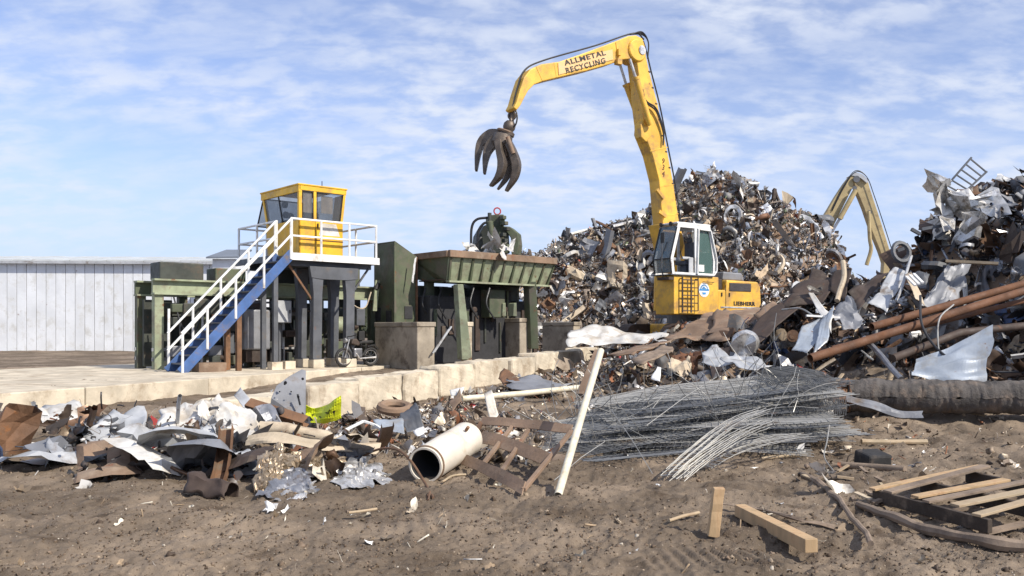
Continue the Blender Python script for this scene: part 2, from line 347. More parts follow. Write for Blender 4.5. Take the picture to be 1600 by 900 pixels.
def attr_mat(name, metal, rough):
    m = bpy.data.materials.new(name); m.use_nodes = True; MT[name] = m
    t = m.node_tree; n = t.nodes; l = t.links; b = n['Principled BSDF']
    at = n.new('ShaderNodeAttribute'); at.attribute_name = 'col'
    nz = n.new('ShaderNodeTexNoise'); nz.inputs['Scale'].default_value = 7; nz.inputs['Detail'].default_value = 5; nz.inputs['Roughness'].default_value = 0.7
    tcn = n.new('ShaderNodeTexCoord'); l.new(tcn.outputs['Object'], nz.inputs['Vector'])
    mr = n.new('ShaderNodeMapRange'); l.new(nz.outputs[0], mr.inputs['Value']); mr.inputs['From Min'].default_value = 0.5; mr.inputs['From Max'].default_value = 0.66
    mx = n.new('ShaderNodeMix'); mx.data_type = 'RGBA'; l.new(mr.outputs[0], mx.inputs[0]); l.new(at.outputs['Color'], mx.inputs[6])
    mu = n.new('ShaderNodeMix'); mu.data_type = 'RGBA'; mu.inputs[0].default_value = 0.65; l.new(at.outputs['Color'], mu.inputs[6]); mu.inputs[7].default_value = (0.11, 0.07, 0.045, 1)
    l.new(mu.outputs[2], mx.inputs[7]); l.new(mx.outputs[2], b.inputs['Base Color'])
    ge = n.new('ShaderNodeNewGeometry')
    r2 = n.new('ShaderNodeMapRange'); l.new(ge.outputs['Random Per Island'], r2.inputs['Value']); r2.inputs['To Min'].default_value = rough - 0.18; r2.inputs['To Max'].default_value = rough + 0.3
    l.new(r2.outputs[0], b.inputs['Roughness'])
    r3 = n.new('ShaderNodeMapRange'); l.new(ge.outputs['Random Per Island'], r3.inputs['Value']); r3.inputs['From Min'].default_value = 1.0; r3.inputs['From Max'].default_value = 0.45
    r3.inputs['To Min'].default_value = 0.0; r3.inputs['To Max'].default_value = metal; l.new(r3.outputs[0], b.inputs['Metallic'])
attr_mat('scrap_mix', 0.45, 0.5)
attr_mat('rubble_mix', 0.0, 0.75)
# ------------------------------------------------------------------ terrain
def vnoise(x, y, seed=0):
    xi = np.floor(x).astype(np.int64); yi = np.floor(y).astype(np.int64); fx = x - xi; fy = y - yi
    fx = fx * fx * (3 - 2 * fx); fy = fy * fy * (3 - 2 * fy)
    def h(a, b):
        q = (a * 374761393 + b * 668265263 + seed * 974634547) & 0x7fffffff
        q = ((q ^ (q >> 13)) * 1274126177) & 0x7fffffff
        return ((q ^ (q >> 16)) & 0xffff) / 65535.0
    return (h(xi, yi) * (1 - fx) + h(xi + 1, yi) * fx) * (1 - fy) + (h(xi, yi + 1) * (1 - fx) + h(xi + 1, yi + 1) * fx) * fy - 0.5
def fbm(x, y, o=4, seed=0, gain=0.5):
    t = 0; a = 1.0
    for i in range(o):
        t = t + a * vnoise(x * 2 ** i + 17.3 * i, y * 2 ** i - 9.1 * i, seed + i); a *= gain
    return t
def sstep(a, b, x): t = np.clip((x - a) / (b - a), 0, 1); return t * t * (3 - 2 * t)
MOUNDS = [(4.6, 25.5, 3.4, 4.2, 1.15), (7.0, 18.5, 3.2, 3.2, 0.8), (2.2, 12.6, 1.5, 1.2, 0.18), (-4.2, 10.3, 1.5, 0.8, 0.24), (-7.6, 11.2, 2.4, 1.5, 0.34),
          (-1.6, 18.5, 1.1, 3.4, 0.12), (5.6, 14.6, 2.0, 1.3, 0.30), (0.3, 15.5, 1.2, 1.6, 0.12), (3.4, 9.2, 0.9, 0.5, 0.04), (4.2, 28.3, 2.4, 1.8, 0.75), (3.9, 33.0, 3.2, 2.4, 0.55)]
def TH(x, y, fine=True):
    x = np.asarray(x, float); y = np.asarray(y, float)
    z = 0.30 * sstep(16, 28, y)
    for (a, b, c, d, h) in MOUNDS: z = z + h * np.exp(-(((x - a) / c) ** 2 + ((y - b) / d) ** 2))
    # raised yard behind the slab edge and behind the block wall
    s1 = (x - (-8.48)) * 8.7 - (y - 19.3) * 2.99; s1 = -s1 / 9.2                   # > 0 left of the slab edge
    up = sstep(0.05, 0.5, s1)
    s2 = (x - (-4.32)) * 11.3 - (y - 16.7) * 4.32; s2 = -s2 / 12.1                 # > 0 left of the block wall
    up2 = sstep(0.1, 0.5, s2) * sstep(15.2, 16.4, y) * (1 - sstep(45, 60, y))
    z = z * (1 - np.maximum(up, up2)) + np.maximum(up * 0.44, up2 * (0.12 + 0.30 * sstep(17, 28, y)))
    if fine:
        k = np.exp(-np.clip(y - 6, 0, 200) / 25)
        z = z + 0.07 * fbm(x * 0.7, y * 0.7, 3, 1) + k * 0.05 * fbm(x * .35 + .2 * y, y * 2.6 + .25 * x, 2, 15) + k * ((0.06 + 0.07 * sstep(1.5, 3.5, x) * sstep(7.5, 9, y)) * fbm(x * 3.1, y * 3.1, 4, 5, 0.6) + 0.034 * fbm(x * 12, y * 12, 3, 9, 0.7))
        # tread marks of tracked machines in the foreground: flattened lanes with cleat bars across them
        for (y0, sl, cv, hw, x0, x1, per, amp) in ((6.05, .06, .05, .26, .1, 9, .10, .030), (5.35, .02, .04, .26, -9, 9, .10, .026), (7.15, -.05, .06, .22, -9, -.7, .12, .018), (6.45, -.05, .06, .22, -9, -.9, .12, .018)):
            c = y0 + sl * x + cv * np.sin(x * .8 + y0); m = sstep(hw, hw * .75, np.abs(y - c)) * sstep(x0, x0 + .5, x) * (1 - sstep(x1 - .5, x1, x)) * np.clip(.55 + 1.6 * vnoise(x * 1.1, y * 1.1, int(y0 * 10)), 0, 1)
            zz = z; flat = 0.07 * fbm(x * 0.7, y * 0.7, 3, 1) - .018 + amp * .5 * np.clip(np.sin((x + .25 * (y - c)) * 2 * math.pi / per) * 2.2, -1, 1) + .012 * fbm(x * 20, y * 20, 2, 4)
            z = z * (1 - m * .8) + (flat + 0.04) * m * .8 - 0.02 * m
    return z
def th(x, y): return float(TH(np.array([x]), np.array([y]))[0])
def np_mesh(name, V, Q, mat_, cols=None, smooth=False, kind=None, label=None, cat=None, parent=None):
    me = bpy.data.meshes.new(name); V = np.asarray(V, np.float32); Q = np.asarray(Q, np.int32); k = Q.shape[1]
    me.vertices.add(len(V)); me.vertices.foreach_set('co', V.ravel())
    me.loops.add(Q.size); me.loops.foreach_set('vertex_index', Q.ravel())
    me.polygons.add(len(Q)); me.polygons.foreach_set('loop_start', np.arange(0, Q.size, k, dtype=np.int32))
    if smooth: me.polygons.foreach_set('use_smooth', np.ones(len(Q), bool))
    me.update(calc_edges=True); me.validate()
    if cols is not None:
        a = me.attributes.new('col', 'FLOAT_COLOR', 'POINT'); a.data.foreach_set('color', np.asarray(cols, np.float32).ravel())
    me.materials.append(MT[mat_]); o = bpy.data.objects.new(name, me); COL.objects.link(o)
    if parent is not None: o.parent = parent
    return tag(o, label, cat, None, kind)
def gridq(nx, ny):
    i, j = np.meshgrid(np.arange(nx - 1), np.arange(ny - 1)); a = (j * nx + i).ravel()
    return np.stack([a, a + 1, a + nx + 1, a + nx], 1)
def make_ground():
    # rows get wider apart with distance; columns fan out with distance too
    ys = np.concatenate([np.linspace(-12, 4.4, 30)[:-1], np.geomspace(4.4, 20, 400), np.geomspace(20, 60, 130)[1:], np.geomspace(60, 2500, 40)[1:]])
    u = np.linspace(-1, 1, 620); ss = np.sign(u) * (0.55 * np.abs(u) + 0.45 * np.abs(u) ** 4)
    U, Y = np.meshgrid(ss, ys)
    half = np.where(Y < 4.4, 6.5, 6.5 + (Y - 4.4) * 1.05)
    X = -0.08 * np.clip(Y, 4, 60) + U * half * np.where(Y > 60, 1.5, 1.0)
    Z = TH(X, Y); Z = np.where(Y > 70, 0.3 * np.exp(-(Y - 70) / 100), Z)
    o = np_mesh('ground', np.stack([X, Y, Z], -1).reshape(-1, 3), gridq(len(u), len(ys)), 'dirt', smooth=True, kind='structure', label='brown bare dirt ground of the scrapyard')
    return o
def dirt_material():
    m = bpy.data.materials.new('dirt'); m.use_nodes = True; MT['dirt'] = m
    t = m.node_tree; n = t.nodes; l = t.links; b = n['Principled BSDF']; b.inputs['Roughness'].default_value = 0.95; b.inputs['Specular IOR Level'].default_value = 0.2
    tcn = n.new('ShaderNodeTexCoord')
    def nz(s_, d, r_=0.6, seed=0.0):
        q = n.new('ShaderNodeTexNoise'); q.inputs['Scale'].default_value = s_; q.inputs['Detail'].default_value = d; q.inputs['Roughness'].default_value = r_
        mp = n.new('ShaderNodeMapping'); mp.inputs['Location'].default_value = (seed, seed * 2, 0); l.new(tcn.outputs['Object'], mp.inputs[0]); l.new(mp.outputs[0], q.inputs['Vector']); return q.outputs[0]
    def rg(src, lo, hi):
        q = n.new('ShaderNodeMapRange'); q.interpolation_type = 'SMOOTHSTEP'; q.inputs['From Min'].default_value = lo; q.inputs['From Max'].default_value = hi; l.new(src, q.inputs['Value']); return q.outputs[0]
    def mx(f, A, B):
        q = n.new('ShaderNodeMix'); q.data_type = 'RGBA'; l.new(f, q.inputs[0])
        for i, c in ((6, A), (7, B)):
            if isinstance(c, tuple): q.inputs[i].default_value = (*c, 1)
            else: l.new(c, q.inputs[i])
        return q.outputs[2]
    c = mx(rg(nz(0.55, 6, 0.6), 0.38, 0.66), (0.135, 0.104, 0.075), (0.27, 0.21, 0.153))
    c = mx(rg(nz(2.3, 7, 0.65, 3.0), 0.5, 0.72), c, (0.08, 0.058, 0.04))
    c = mx(rg(nz(1.2, 8, 0.7, 8.0), 0.58, 0.72), c, (0.28, 0.215, 0.155))
    c = mx(rg(nz(38, 4, 0.7, 5.0), 0.62, 0.70), c, (0.36, 0.29, 0.22))
    c = mx(rg(nz(26, 4, 0.7, 15.0), 0.60, 0.68), c, (0.085, 0.058, 0.038))
    l.new(c, b.inputs['Base Color'])
    bp = n.new('ShaderNodeBump'); bp.inputs['Strength'].default_value = 0.7; bp.inputs['Distance'].default_value = 0.03; l.new(nz(22, 9, 0.72, 2.0), bp.inputs['Height'])
    b2 = n.new('ShaderNodeBump'); b2.inputs['Strength'].default_value = 0.5; b2.inputs['Distance'].default_value = 0.01; l.new(nz(90, 6, 0.7, 1.0), b2.inputs['Height']); l.new(bp.outputs[0], b2.inputs['Normal'])
    l.new(b2.outputs[0], b.inputs['Normal'])
dirt_material(); make_ground()

# ------------------------------------------------------------------ scrap piece shapes
NR = np.random.default_rng(11)
def g3(fn, nx, ny):
    u, v = np.meshgrid(np.linspace(0, 1, nx), np.linspace(0, 1, ny)); V = fn(u.ravel(), v.ravel()); return V, gridq(nx, ny)
def pr_sheet(i, k=5, asp=1.0):
    r = np.random.default_rng(100 + i)
    def fn(u, v):
        x = (u - .5); y = (v - .5) * asp; z = 0.14 * np.sin(x * r.uniform(2, 7) + r.uniform(0, 6)) * np.sin(y * r.uniform(2, 7) + r.uniform(0, 6))
        V = np.stack([x, y, z], 1) + r.normal(0, .035, (len(x), 3)) * [1, 1, 1.6]
        an = np.arctan2(y, x); sc = 1 + .28 * np.sin(2 * an + r.uniform(0, 6)) + .24 * np.sin(3 * an + r.uniform(0, 6)) + .2 * np.sin(5 * an + r.uniform(0, 6)); V *= np.clip(sc, .35, 1.6)[:, None]
        for _ in range(2):                                         # folds
            a = r.uniform(0, 6.28); nrm = np.array([math.cos(a), math.sin(a), 0]); d = V @ nrm - r.uniform(-.2, .25); up = d > 0; ang = r.uniform(-1.9, 1.9)
            V[up] = V[up] - np.outer(d[up], nrm) * (1 - math.cos(ang)) + np.outer(d[up], [0, 0, 1]) * math.sin(ang)
        return V
    V, Q = g3(fn, k, k)
    return V, Q
def pr_strip(i, wd=0.1):
    r = np.random.default_rng(200 + i); n = 9
    a = np.cumsum(r.normal(0, .33, n)); b = np.cumsum(r.normal(0, .25, n)); d = np.stack([np.cos(a) * np.cos(b), np.sin(a) * np.cos(b), np.sin(b)], 1); c = np.cumsum(d, 0) / n; c -= c.mean(0)
    tw = np.cumsum(r.normal(0, .4, n)); s = np.cross(d, [0, 0, 1]); s /= np.linalg.norm(s, axis=1)[:, None] + 1e-6; t = np.cross(s, d)
    s = s * np.cos(tw)[:, None] + t * np.sin(tw)[:, None]; w2 = wd * r.uniform(.6, 1.6)
    return np.concatenate([c - s * w2 / 2, c + s * w2 / 2]), np.array([[k, k + 1, n + k + 1, n + k] for k in range(n - 1)])
def pr_tube(i, rad=0.03, n=7, m=5, bend=.25):
    r = np.random.default_rng(300 + i); a = np.cumsum(r.normal(0, bend, n)); b = np.cumsum(r.normal(0, bend * .7, n))
    d = np.stack([np.cos(a) * np.cos(b), np.sin(a) * np.cos(b), np.sin(b)], 1); c = np.cumsum(d, 0) / n; c -= c.mean(0)
    s = np.cross(d, [0.1, 0.2, 1]); s /= np.linalg.norm(s, axis=1)[:, None]; t = np.cross(s, d); V = []
    for k in range(m): V.append(c + (s * math.cos(6.2832 * k / m) + t * math.sin(6.2832 * k / m)) * rad)
    V = np.stack(V, 1).reshape(-1, 3)
    Q = [[j * m + k, j * m + (k + 1) % m, (j + 1) * m + (k + 1) % m, (j + 1) * m + k] for j in range(n - 1) for k in range(m)]
    if m == 4: Q += [[3, 2, 1, 0], [(n - 1) * 4 + k for k in range(4)]]
    return V, np.array(Q)
def pr_box(i, dims=(.5, .32, .26), jit=.06):
    r = np.random.default_rng(400 + i); n = 3; vid = {}; V = []; Q = []
    def vi(p):
        if p not in vid: vid[p] = len(V); V.append(p)
        return vid[p]
    for ax in range(3):
        for sd_ in (0, n - 1):
            for a in range(n - 1):
                for b in range(n - 1):
                    q = []
                    for (da, db) in ((0, 0), (1, 0), (1, 1), (0, 1)):
                        p = [0, 0, 0]; p[ax] = sd_; p[(ax + 1) % 3] = a + da; p[(ax + 2) % 3] = b + db; q.append(vi(tuple(p)))
                    Q.append(q if sd_ else q[::-1])
    V = (np.array(V, float) / (n - 1) - .5) * (np.array(dims) * r.uniform(.7, 1.4, 3)); V += r.normal(0, jit, V.shape)
    return V, np.array(Q)
def pr_angle(i):
    r = np.random.default_rng(500 + i); w_ = r.uniform(.05, .1); n = 4; xs = np.linspace(-.5, .5, n); be = r.uniform(-.15, .15); V = []
    for x in xs: V += [[x, w_, be * x * x], [x, 0, be * x * x], [x, 0, be * x * x + w_]]
    return np.array(V), np.array([[k * 3 + e, k * 3 + e + 1, k * 3 + e + 4, k * 3 + e + 3] for k in range(n - 1) for e in (0, 1)])
def pr_ring(i):
    r = np.random.default_rng(600 + i); n, m = 12, 5; V = []; sq = r.uniform(.6, 1)
    for k in range(n):
        a = 6.2832 * k / n
        for j in range(m):
            t = 6.2832 * j / m; V.append([(.38 + .1 * math.cos(t)) * math.cos(a), (.38 + .1 * math.cos(t)) * math.sin(a) * sq, .1 * math.sin(t) + .05 * math.sin(2 * a)])
    return np.array(V), np.array([[k * m + j, ((k + 1) % n) * m + j, ((k + 1) % n) * m + (j + 1) % m, k * m + (j + 1) % m] for k in range(n) for j in range(m)])
def pr_drum(i):
    r = np.random.default_rng(700 + i); n, m = 10, 5; V = []
    for j in range(m):
        for k in range(n):
            a = 6.2832 * k / n; rr = .24 * (1 + r.normal(0, .14)); V.append([rr * math.cos(a), rr * math.sin(a) * r.uniform(.6, 1), (j / (m - 1) - .5) * .8 + r.normal(0, .02)])
    return np.array(V), np.array([[j * n + k, j * n + (k + 1) % n, (j + 1) * n + (k + 1) % n, (j + 1) * n + k] for j in range(m - 1) for k in range(n)])
def pr_clod(i):
    V, Q = pr_box(900 + i, (.7, .6, .45), .11); return V / (1 + 0.9 * (np.linalg.norm(V, axis=1)[:, None])), Q
def pr_coil(i):
    r = np.random.default_rng(800 + i); n = 15; t = np.linspace(0, r.uniform(4, 10), n); rad = .32 * (1 - .35 * t / t.max()) ; wd = r.uniform(.06, .16); pt = r.uniform(.02, .05)
    c = np.stack([rad * np.cos(t), rad * np.sin(t), t * pt - .1], 1) + r.normal(0, .015, (n, 3)); return np.concatenate([c, c + [0, 0, wd]]), np.array([[k, k + 1, n + k + 1, n + k] for k in range(n - 1)])
def pr_channel(i):
    r = np.random.default_rng(850 + i); n = 4; xs = np.linspace(-.55, .55, n); w_ = r.uniform(.05, .1); h = r.uniform(.05, .12); be = r.uniform(-.3, .3); V = []
    for x in xs: V += [[x, -w_, h + be * x * x], [x, -w_, be * x * x], [x, w_, be * x * x], [x, w_, h + be * x * x]]
    return np.array(V), np.array([[k * 4 + e, k * 4 + e + 1, k * 4 + e + 5, k * 4 + e + 4] for k in range(n - 1) for e in (0, 1, 2)])
def pr_panel(i):
    r = np.random.default_rng(870 + i); c1, c2 = r.uniform(-.5, .5, 2)
    def fn(u, v):
        x = (u - .5) * 1.1; y = (v - .5) * .75; z = c1 * x * x + c2 * y * y + .25 * c1 * x * y; e = (np.abs(u - .5) > .45) | (np.abs(v - .5) > .45); z = z - .1 * e; d = np.exp(-((x - r.uniform(-.3, .3)) ** 2 + (y - r.uniform(-.2, .2)) ** 2) / .03); return np.stack([x, y, z - .14 * d], 1) + r.normal(0, .012, (len(x), 3))
    V, Q = g3(fn, 8, 7); keep = np.ones(len(Q), bool)
    if i % 2: keep = ~((Q % 8 >= 2) & (Q % 8 <= 5) & (Q // 8 >= 3) & (Q // 8 <= 5)).all(1)
    return V, Q[keep]
def pr_lattice(i):
    r = np.random.default_rng(890 + i); V = []; Q = []; be = r.uniform(-.6, .6)
    for k in range(6):
        for ax in (0, 1):
            o = -.4 + k * .16; b = len(V); pp = []
            for t in (-.42, -.14, .14, .42):
                for s in (-.008, .008): p_ = [t, o + s] if ax == 0 else [o + s, t]; V.append([p_[0], p_[1], be * p_[0] ** 2 + .006 * ax])
            Q += [[b + 2 * j, b + 2 * j + 1, b + 2 * j + 3, b + 2 * j + 2] for j in range(3)]
    return np.array(V), np.array(Q)
PROTO = {'coil': [pr_coil(i) for i in range(8)], 'channel': [pr_channel(i) for i in range(8)], 'panel': [pr_panel(i) for i in range(8)], 'lattice': [pr_lattice(i) for i in range(4)],
         'sheet': [pr_sheet(i, 5, R.uniform(.4, 1)) for i in range(16)], 'strip': [pr_strip(i, R.choice([.05, .09, .16])) for i in range(14)],
         'tube': [pr_tube(i, R.choice([.02, .03, .05]), 6, 5, R.choice([.05, .2, .35])) for i in range(12)], 'box': [pr_box(i) for i in range(12)],
         'bar': [pr_tube(40 + i, R.choice([.025, .045]), 4, 4, .06) for i in range(8)], 'angle': [pr_angle(i) for i in range(8)],
         'wire': [pr_tube(70 + i, .008, 10, 3, .4) for i in range(10)], 'ring': [pr_ring(i) for i in range(5)], 'drum': [pr_drum(i) for i in range(5)],
         'clod': [pr_clod(i) for i in range(10)], 'long': [pr_tube(90 + i, .012, 5, 4, .08) for i in range(6)]}
def rand_rots(n, flat=0.0, rng=NR):
    q = rng.normal(0, 1, (n, 4)); q[:, 1:3] *= (1 - flat); q /= np.linalg.norm(q, axis=1)[:, None]; w_, x, y, z = q.T
    return np.stack([1 - 2 * (y * y + z * z), 2 * (x * y - z * w_), 2 * (x * z + y * w_), 2 * (x * y + z * w_), 1 - 2 * (x * x + z * z), 2 * (y * z - x * w_),
                     2 * (x * z - y * w_), 2 * (y * z + x * w_), 1 - 2 * (x * x + y * y)], 1).reshape(-1, 3, 3)
GREYS = [((.06, .06, .06), 2), ((.12, .118, .115), 4), ((.2, .197, .19), 5), ((.38, .37, .36), 3.2), ((.64, .62, .6), 2.2), ((.085, .07, .06), 3.5), ((.155, .125, .10), 4),
         ((.26, .21, .165), 2.8), ((.18, .09, .05), .8), ((.42, .33, .23), 2.4), ((.12, .14, .18), 1.5), ((.10, .12, .07), .7), ((.32, .08, .06), .15), ((.08, .12, .2), .1), ((.75, .74, .7), .7)]
DARKS = [((.03, .03, .034), 5), ((.07, .07, .075), 5), ((.14, .145, .155), 4), ((.25, .26, .28), 2.5), ((.07, .045, .032), 4), ((.15, .085, .05), 3), ((.5, .5, .5), 1.0), ((.32, .25, .17), 1.0), ((.7, .7, .7), .4), ((.05, .08, .16), .4)]
LITTER = [((.07, .055, .045), 3), ((.16, .12, .09), 4), ((.28, .22, .16), 4), ((.45, .38, .29), 3), ((.66, .62, .55), 2.2), ((.2, .2, .21), 2), ((.24, .1, .05), 1.5), ((.75, .74, .72), 1), ((.4, .05, .05), .3)]
def scatter(name, pts, sizes, weights, palette, label, mat_='scrap_mix', flat=0.0, seed=0, cat='scrap', gain=1.0):
    rng = np.random.default_rng(seed); n = len(pts); kinds = list(weights); pw = np.array([weights[k] for k in kinds], float); kk = rng.choice(len(kinds), n, p=pw / pw.sum())
    pal = np.array([c for c, _ in palette]); ww = np.array([w_ for _, w_ in palette]); ci = rng.choice(len(pal), n, p=ww / ww.sum())
    colr = np.clip(pal[ci] * rng.uniform(.75, 1.3, (n, 1)) * gain, 0, .85); rots = rand_rots(n, flat, rng); Vs = []; Qs = []; Cs = []; base = 0
    for k, kn in enumerate(kinds):
        for pi, (V, Q) in enumerate(PROTO[kn]):
            idx = np.where((kk == k) & (np.arange(n) % len(PROTO[kn]) == pi))[0]
            if not len(idx): continue
            W = np.einsum('vj,nij->nvi', V, rots[idx]) * sizes[idx][:, None, None] + pts[idx][:, None, :]; m = len(V)
            Vs.append(W.reshape(-1, 3)); Qs.append((Q[None] + (base + np.arange(len(idx)) * m)[:, None, None]).reshape(-1, 4))
            Cs.append(np.repeat(np.concatenate([colr[idx], np.ones((len(idx), 1))], 1), m, 0)); base += len(idx) * m
    return np_mesh(name, np.concatenate(Vs), np.concatenate(Qs), mat_, np.concatenate(Cs), kind='stuff', label=label, cat=cat)
PMESH = {}
def piece(kind, i, size, loc, rot, mat_, name, label, cat, group, flatten=1.0):
    key = (kind, i % len(PROTO[kind]))
    if key not in PMESH:
        V, Q = PROTO[kind][key[1]]; me = bpy.data.meshes.new(name); me.from_pydata(V.tolist(), [], Q.tolist()); me.update(); me.materials.append(MT['steel']); PMESH[key] = me
    o = bpy.data.objects.new(name, PMESH[key]); COL.objects.link(o); o.location = loc; o.rotation_euler = rot; o.scale = (size, size, size * flatten)
    o.material_slots[0].link = 'OBJECT'; o.material_slots[0].material = MT[mat_]
    return tag(o, label, cat, group)
KNAME = {'sheet': ('scrap_sheet', 'crumpled {} metal sheet', 'scrap sheet'), 'strip': ('metal_strip', 'twisted {} metal strip', 'metal strip'), 'tube': ('bent_tube', 'bent {} metal tube', 'tube'),
         'box': ('crushed_casing', 'crushed {} metal casing', 'casing'), 'bar': ('metal_bar', 'straight {} metal bar', 'bar'), 'angle': ('angle_iron', '{} angle iron', 'angle iron'),
         'coil': ('curled_strip', 'curled {} metal strip', 'curled strip'), 'channel': ('channel_iron', '{} channel iron', 'channel'), 'panel': ('car_panel', 'dented {} vehicle panel', 'vehicle panel'), 'lattice': ('wire_grid', '{} wire grid', 'grid'),
         'ring': ('metal_ring', '{} ring shaped scrap', 'ring'), 'drum': ('crushed_drum', 'dented {} drum', 'drum'), 'long': ('thin_rod', 'thin {} metal rod', 'rod')}
CMAT = {'grey': 'panel_grey', 'pale grey': 'light_grey', 'white': 'white_sheet', 'rusty brown': 'rust', 'dark rusty': 'rust_dark', 'shiny silver': 'bright_metal', 'tan': 'beige', 'dull steel': 'steel', 'dark grey': 'grey_steel', 'faded red': 'red_paint', 'blue': 'blue_paint', 'green': 'green_paint'}

# ------------------------------------------------------------------ the scrap heaps
H1X = [(700, 470), (760, 430), (800, 412), (835, 402), (865, 396), (900, 378), (940, 361), (975, 345), (1005, 330), (1030, 305), (1060, 288), (1100, 280), (1150, 282), (1180, 300), (1210, 318), (1250, 340), (1285, 368), (1310, 398), (1340, 428), (1400, 470), (1450, 500)]
def ridge(tab, Y): q = [P(x, y, Y) for x, y in tab]; return [p.x for p in q], [p.z for p in q]
r1x, r1z = ridge(H1X, 44.0)
def H1(x, y):
    zr = np.interp(x, r1x, r1z); yr = 44.0 + 0.8 * np.sin(x * 0.5); d = np.abs(yr - y)
    return zr - 1.08 * np.sqrt(d * d + 0.35) + 0.62 + 1.05 * fbm(x * .5, y * .5, 4, 21, .6) - 0.25
H2X = [(1150, 524), (1200, 512), (1245, 497), (1290, 470), (1330, 447), (1370, 430), (1400, 412), (1430, 390), (1450, 372), (1470, 345), (1490, 318), (1510, 304), (1560, 286), (1620, 270), (1700, 262), (1800, 262), (1950, 300)]
r2x, r2z = ridge(H2X, 21.0)
def H2(x, y):
    zr = np.interp(x, r2x, r2z); yr = 21.0; d = np.abs(yr - y)
    return zr - 0.74 * np.sqrt(d * d + 0.2) + 0.3 + 0.5 * fbm(x * .7, y * .7, 3, 33) - 0.15
def core(name, Hf, x0, x1, y0, y1, nx, ny, drop, label):
    X, Y = np.meshgrid(np.linspace(x0, x1, nx), np.linspace(y0, y1, ny)); Z = np.maximum(Hf(X, Y) - drop, -0.3)
    return np_mesh(name, np.stack([X, Y, Z], -1).reshape(-1, 3), gridq(nx, ny), 'rust_brown', smooth=True, kind='stuff', label=label, cat='scrap heap')
core('scrap_heap_core', H1, -8, 19, 33, 56, 110, 90, 0.10, 'dark packed core of the big scrap heap behind the excavator')
core('scrap_heap_core', H2, 3, 19, 12.5, 29, 100, 100, 0.2, 'dark packed core of the near scrap heap on the right')
def sample(Hf, n, x0, x1, y0, y1, seed, emb=0.0, zmin=0.2, keep=None):
    rng = np.random.default_rng(seed); x = rng.uniform(x0, x1, n); y = rng.uniform(y0, y1, n); z = Hf(x, y) + rng.normal(emb, .1, n); ok = z > TH(x, y, False) + zmin - 0.3
    if keep is not None: ok &= keep(x, y, z)
    return np.stack([x, y, z], 1)[ok]
W1 = {'sheet': 4, 'strip': 6, 'tube': 5, 'box': 2.2, 'bar': 3, 'angle': 1.5, 'wire': 3, 'ring': .5, 'drum': .3, 'coil': 3, 'channel': 2.5, 'panel': 1.6, 'lattice': .5}
p = sample(H1, 22000, -7, 18, 34, 45.6, 1, .05)
scatter('scrap_metal', p, np.exp(np.random.default_rng(2).normal(-1.02, .45, len(p))), W1, GREYS, 'mass of mixed grey and brown scrap covering the big heap', seed=3, gain=1.4)
p = sample(H1, 9000, -7, 18, 34, 45.6, 5, .12)
scatter('small_scrap', p, np.exp(np.random.default_rng(6).normal(-1.45, .3, len(p))), {'sheet': 4, 'strip': 3, 'tube': 2, 'wire': 3}, GREYS, 'small bright scrap bits strewn over the big heap', seed=7, gain=1.7)
W2 = {'sheet': 5, 'strip': 3.5, 'tube': 2.5, 'box': 1.6, 'bar': 3, 'angle': 2, 'wire': 4, 'coil': 2, 'channel': 3, 'panel': 2, 'lattice': .5}
p = sample(H2, 6000, 3.6, 18, 13, 22.4, 11, .03)
scatter('scrap_metal', p, np.exp(np.random.default_rng(12).normal(-.95, .45, len(p))), W2, DARKS, 'mass of dark mixed scrap covering the near heap on the right', seed=13, gain=1.3)
p = sample(H2, 3800, 3.6, 18, 13, 22.4, 14, .08)
scatter('small_scrap', p, np.exp(np.random.default_rng(15).normal(-1.5, .35, len(p))), {'sheet': 3, 'strip': 3, 'tube': 2, 'wire': 4}, DARKS + [((.7, .7, .7), 1.5)], 'small scrap bits strewn over the near heap on the right', seed=16)
W3 = {'sheet': 4, 'strip': 4, 'tube': 3, 'box': 1.5, 'bar': 3, 'angle': 2, 'wire': 4, 'channel': 1}
# middle ground between the block wall, the excavator and the near heap
rng = np.random.default_rng(21); x = rng.uniform(-.3, 7.5, 3000); y = rng.uniform(15, 30, 3000); ok = (x > (y - 16.7) * .382 - 4.1) & (x > 0.02 * (y - 15))
p = np.stack([x, y, TH(x, y, False) + rng.normal(.06, .07, 3000)], 1)[ok]
scatter('scrap_metal', p, np.exp(rng.normal(-1.25, .45, len(p))), W2, LITTER + DARKS, 'loose mixed scrap on the mound in front of the excavator', seed=22)
# litter along the block wall
rng = np.random.default_rng(31); t = rng.uniform(-.2, 1.0, 2600); off = np.abs(rng.normal(0, 1.1, 2600)) + .25
x = -4.32 + 4.32 * t + .934 * off; y = 16.7 + 11.3 * t - .357 * off - rng.uniform(0, 2.4, 2600) * (t < .5)
p = np.stack([x, y, TH(x, y, False) + rng.uniform(0, .08, 2600)], 1)
scatter('scrap_litter', p, np.exp(rng.normal(-1.95, .45, 2600)), W3, LITTER, 'small mixed litter lying along the foot of the block wall', seed=32, flat=.4)
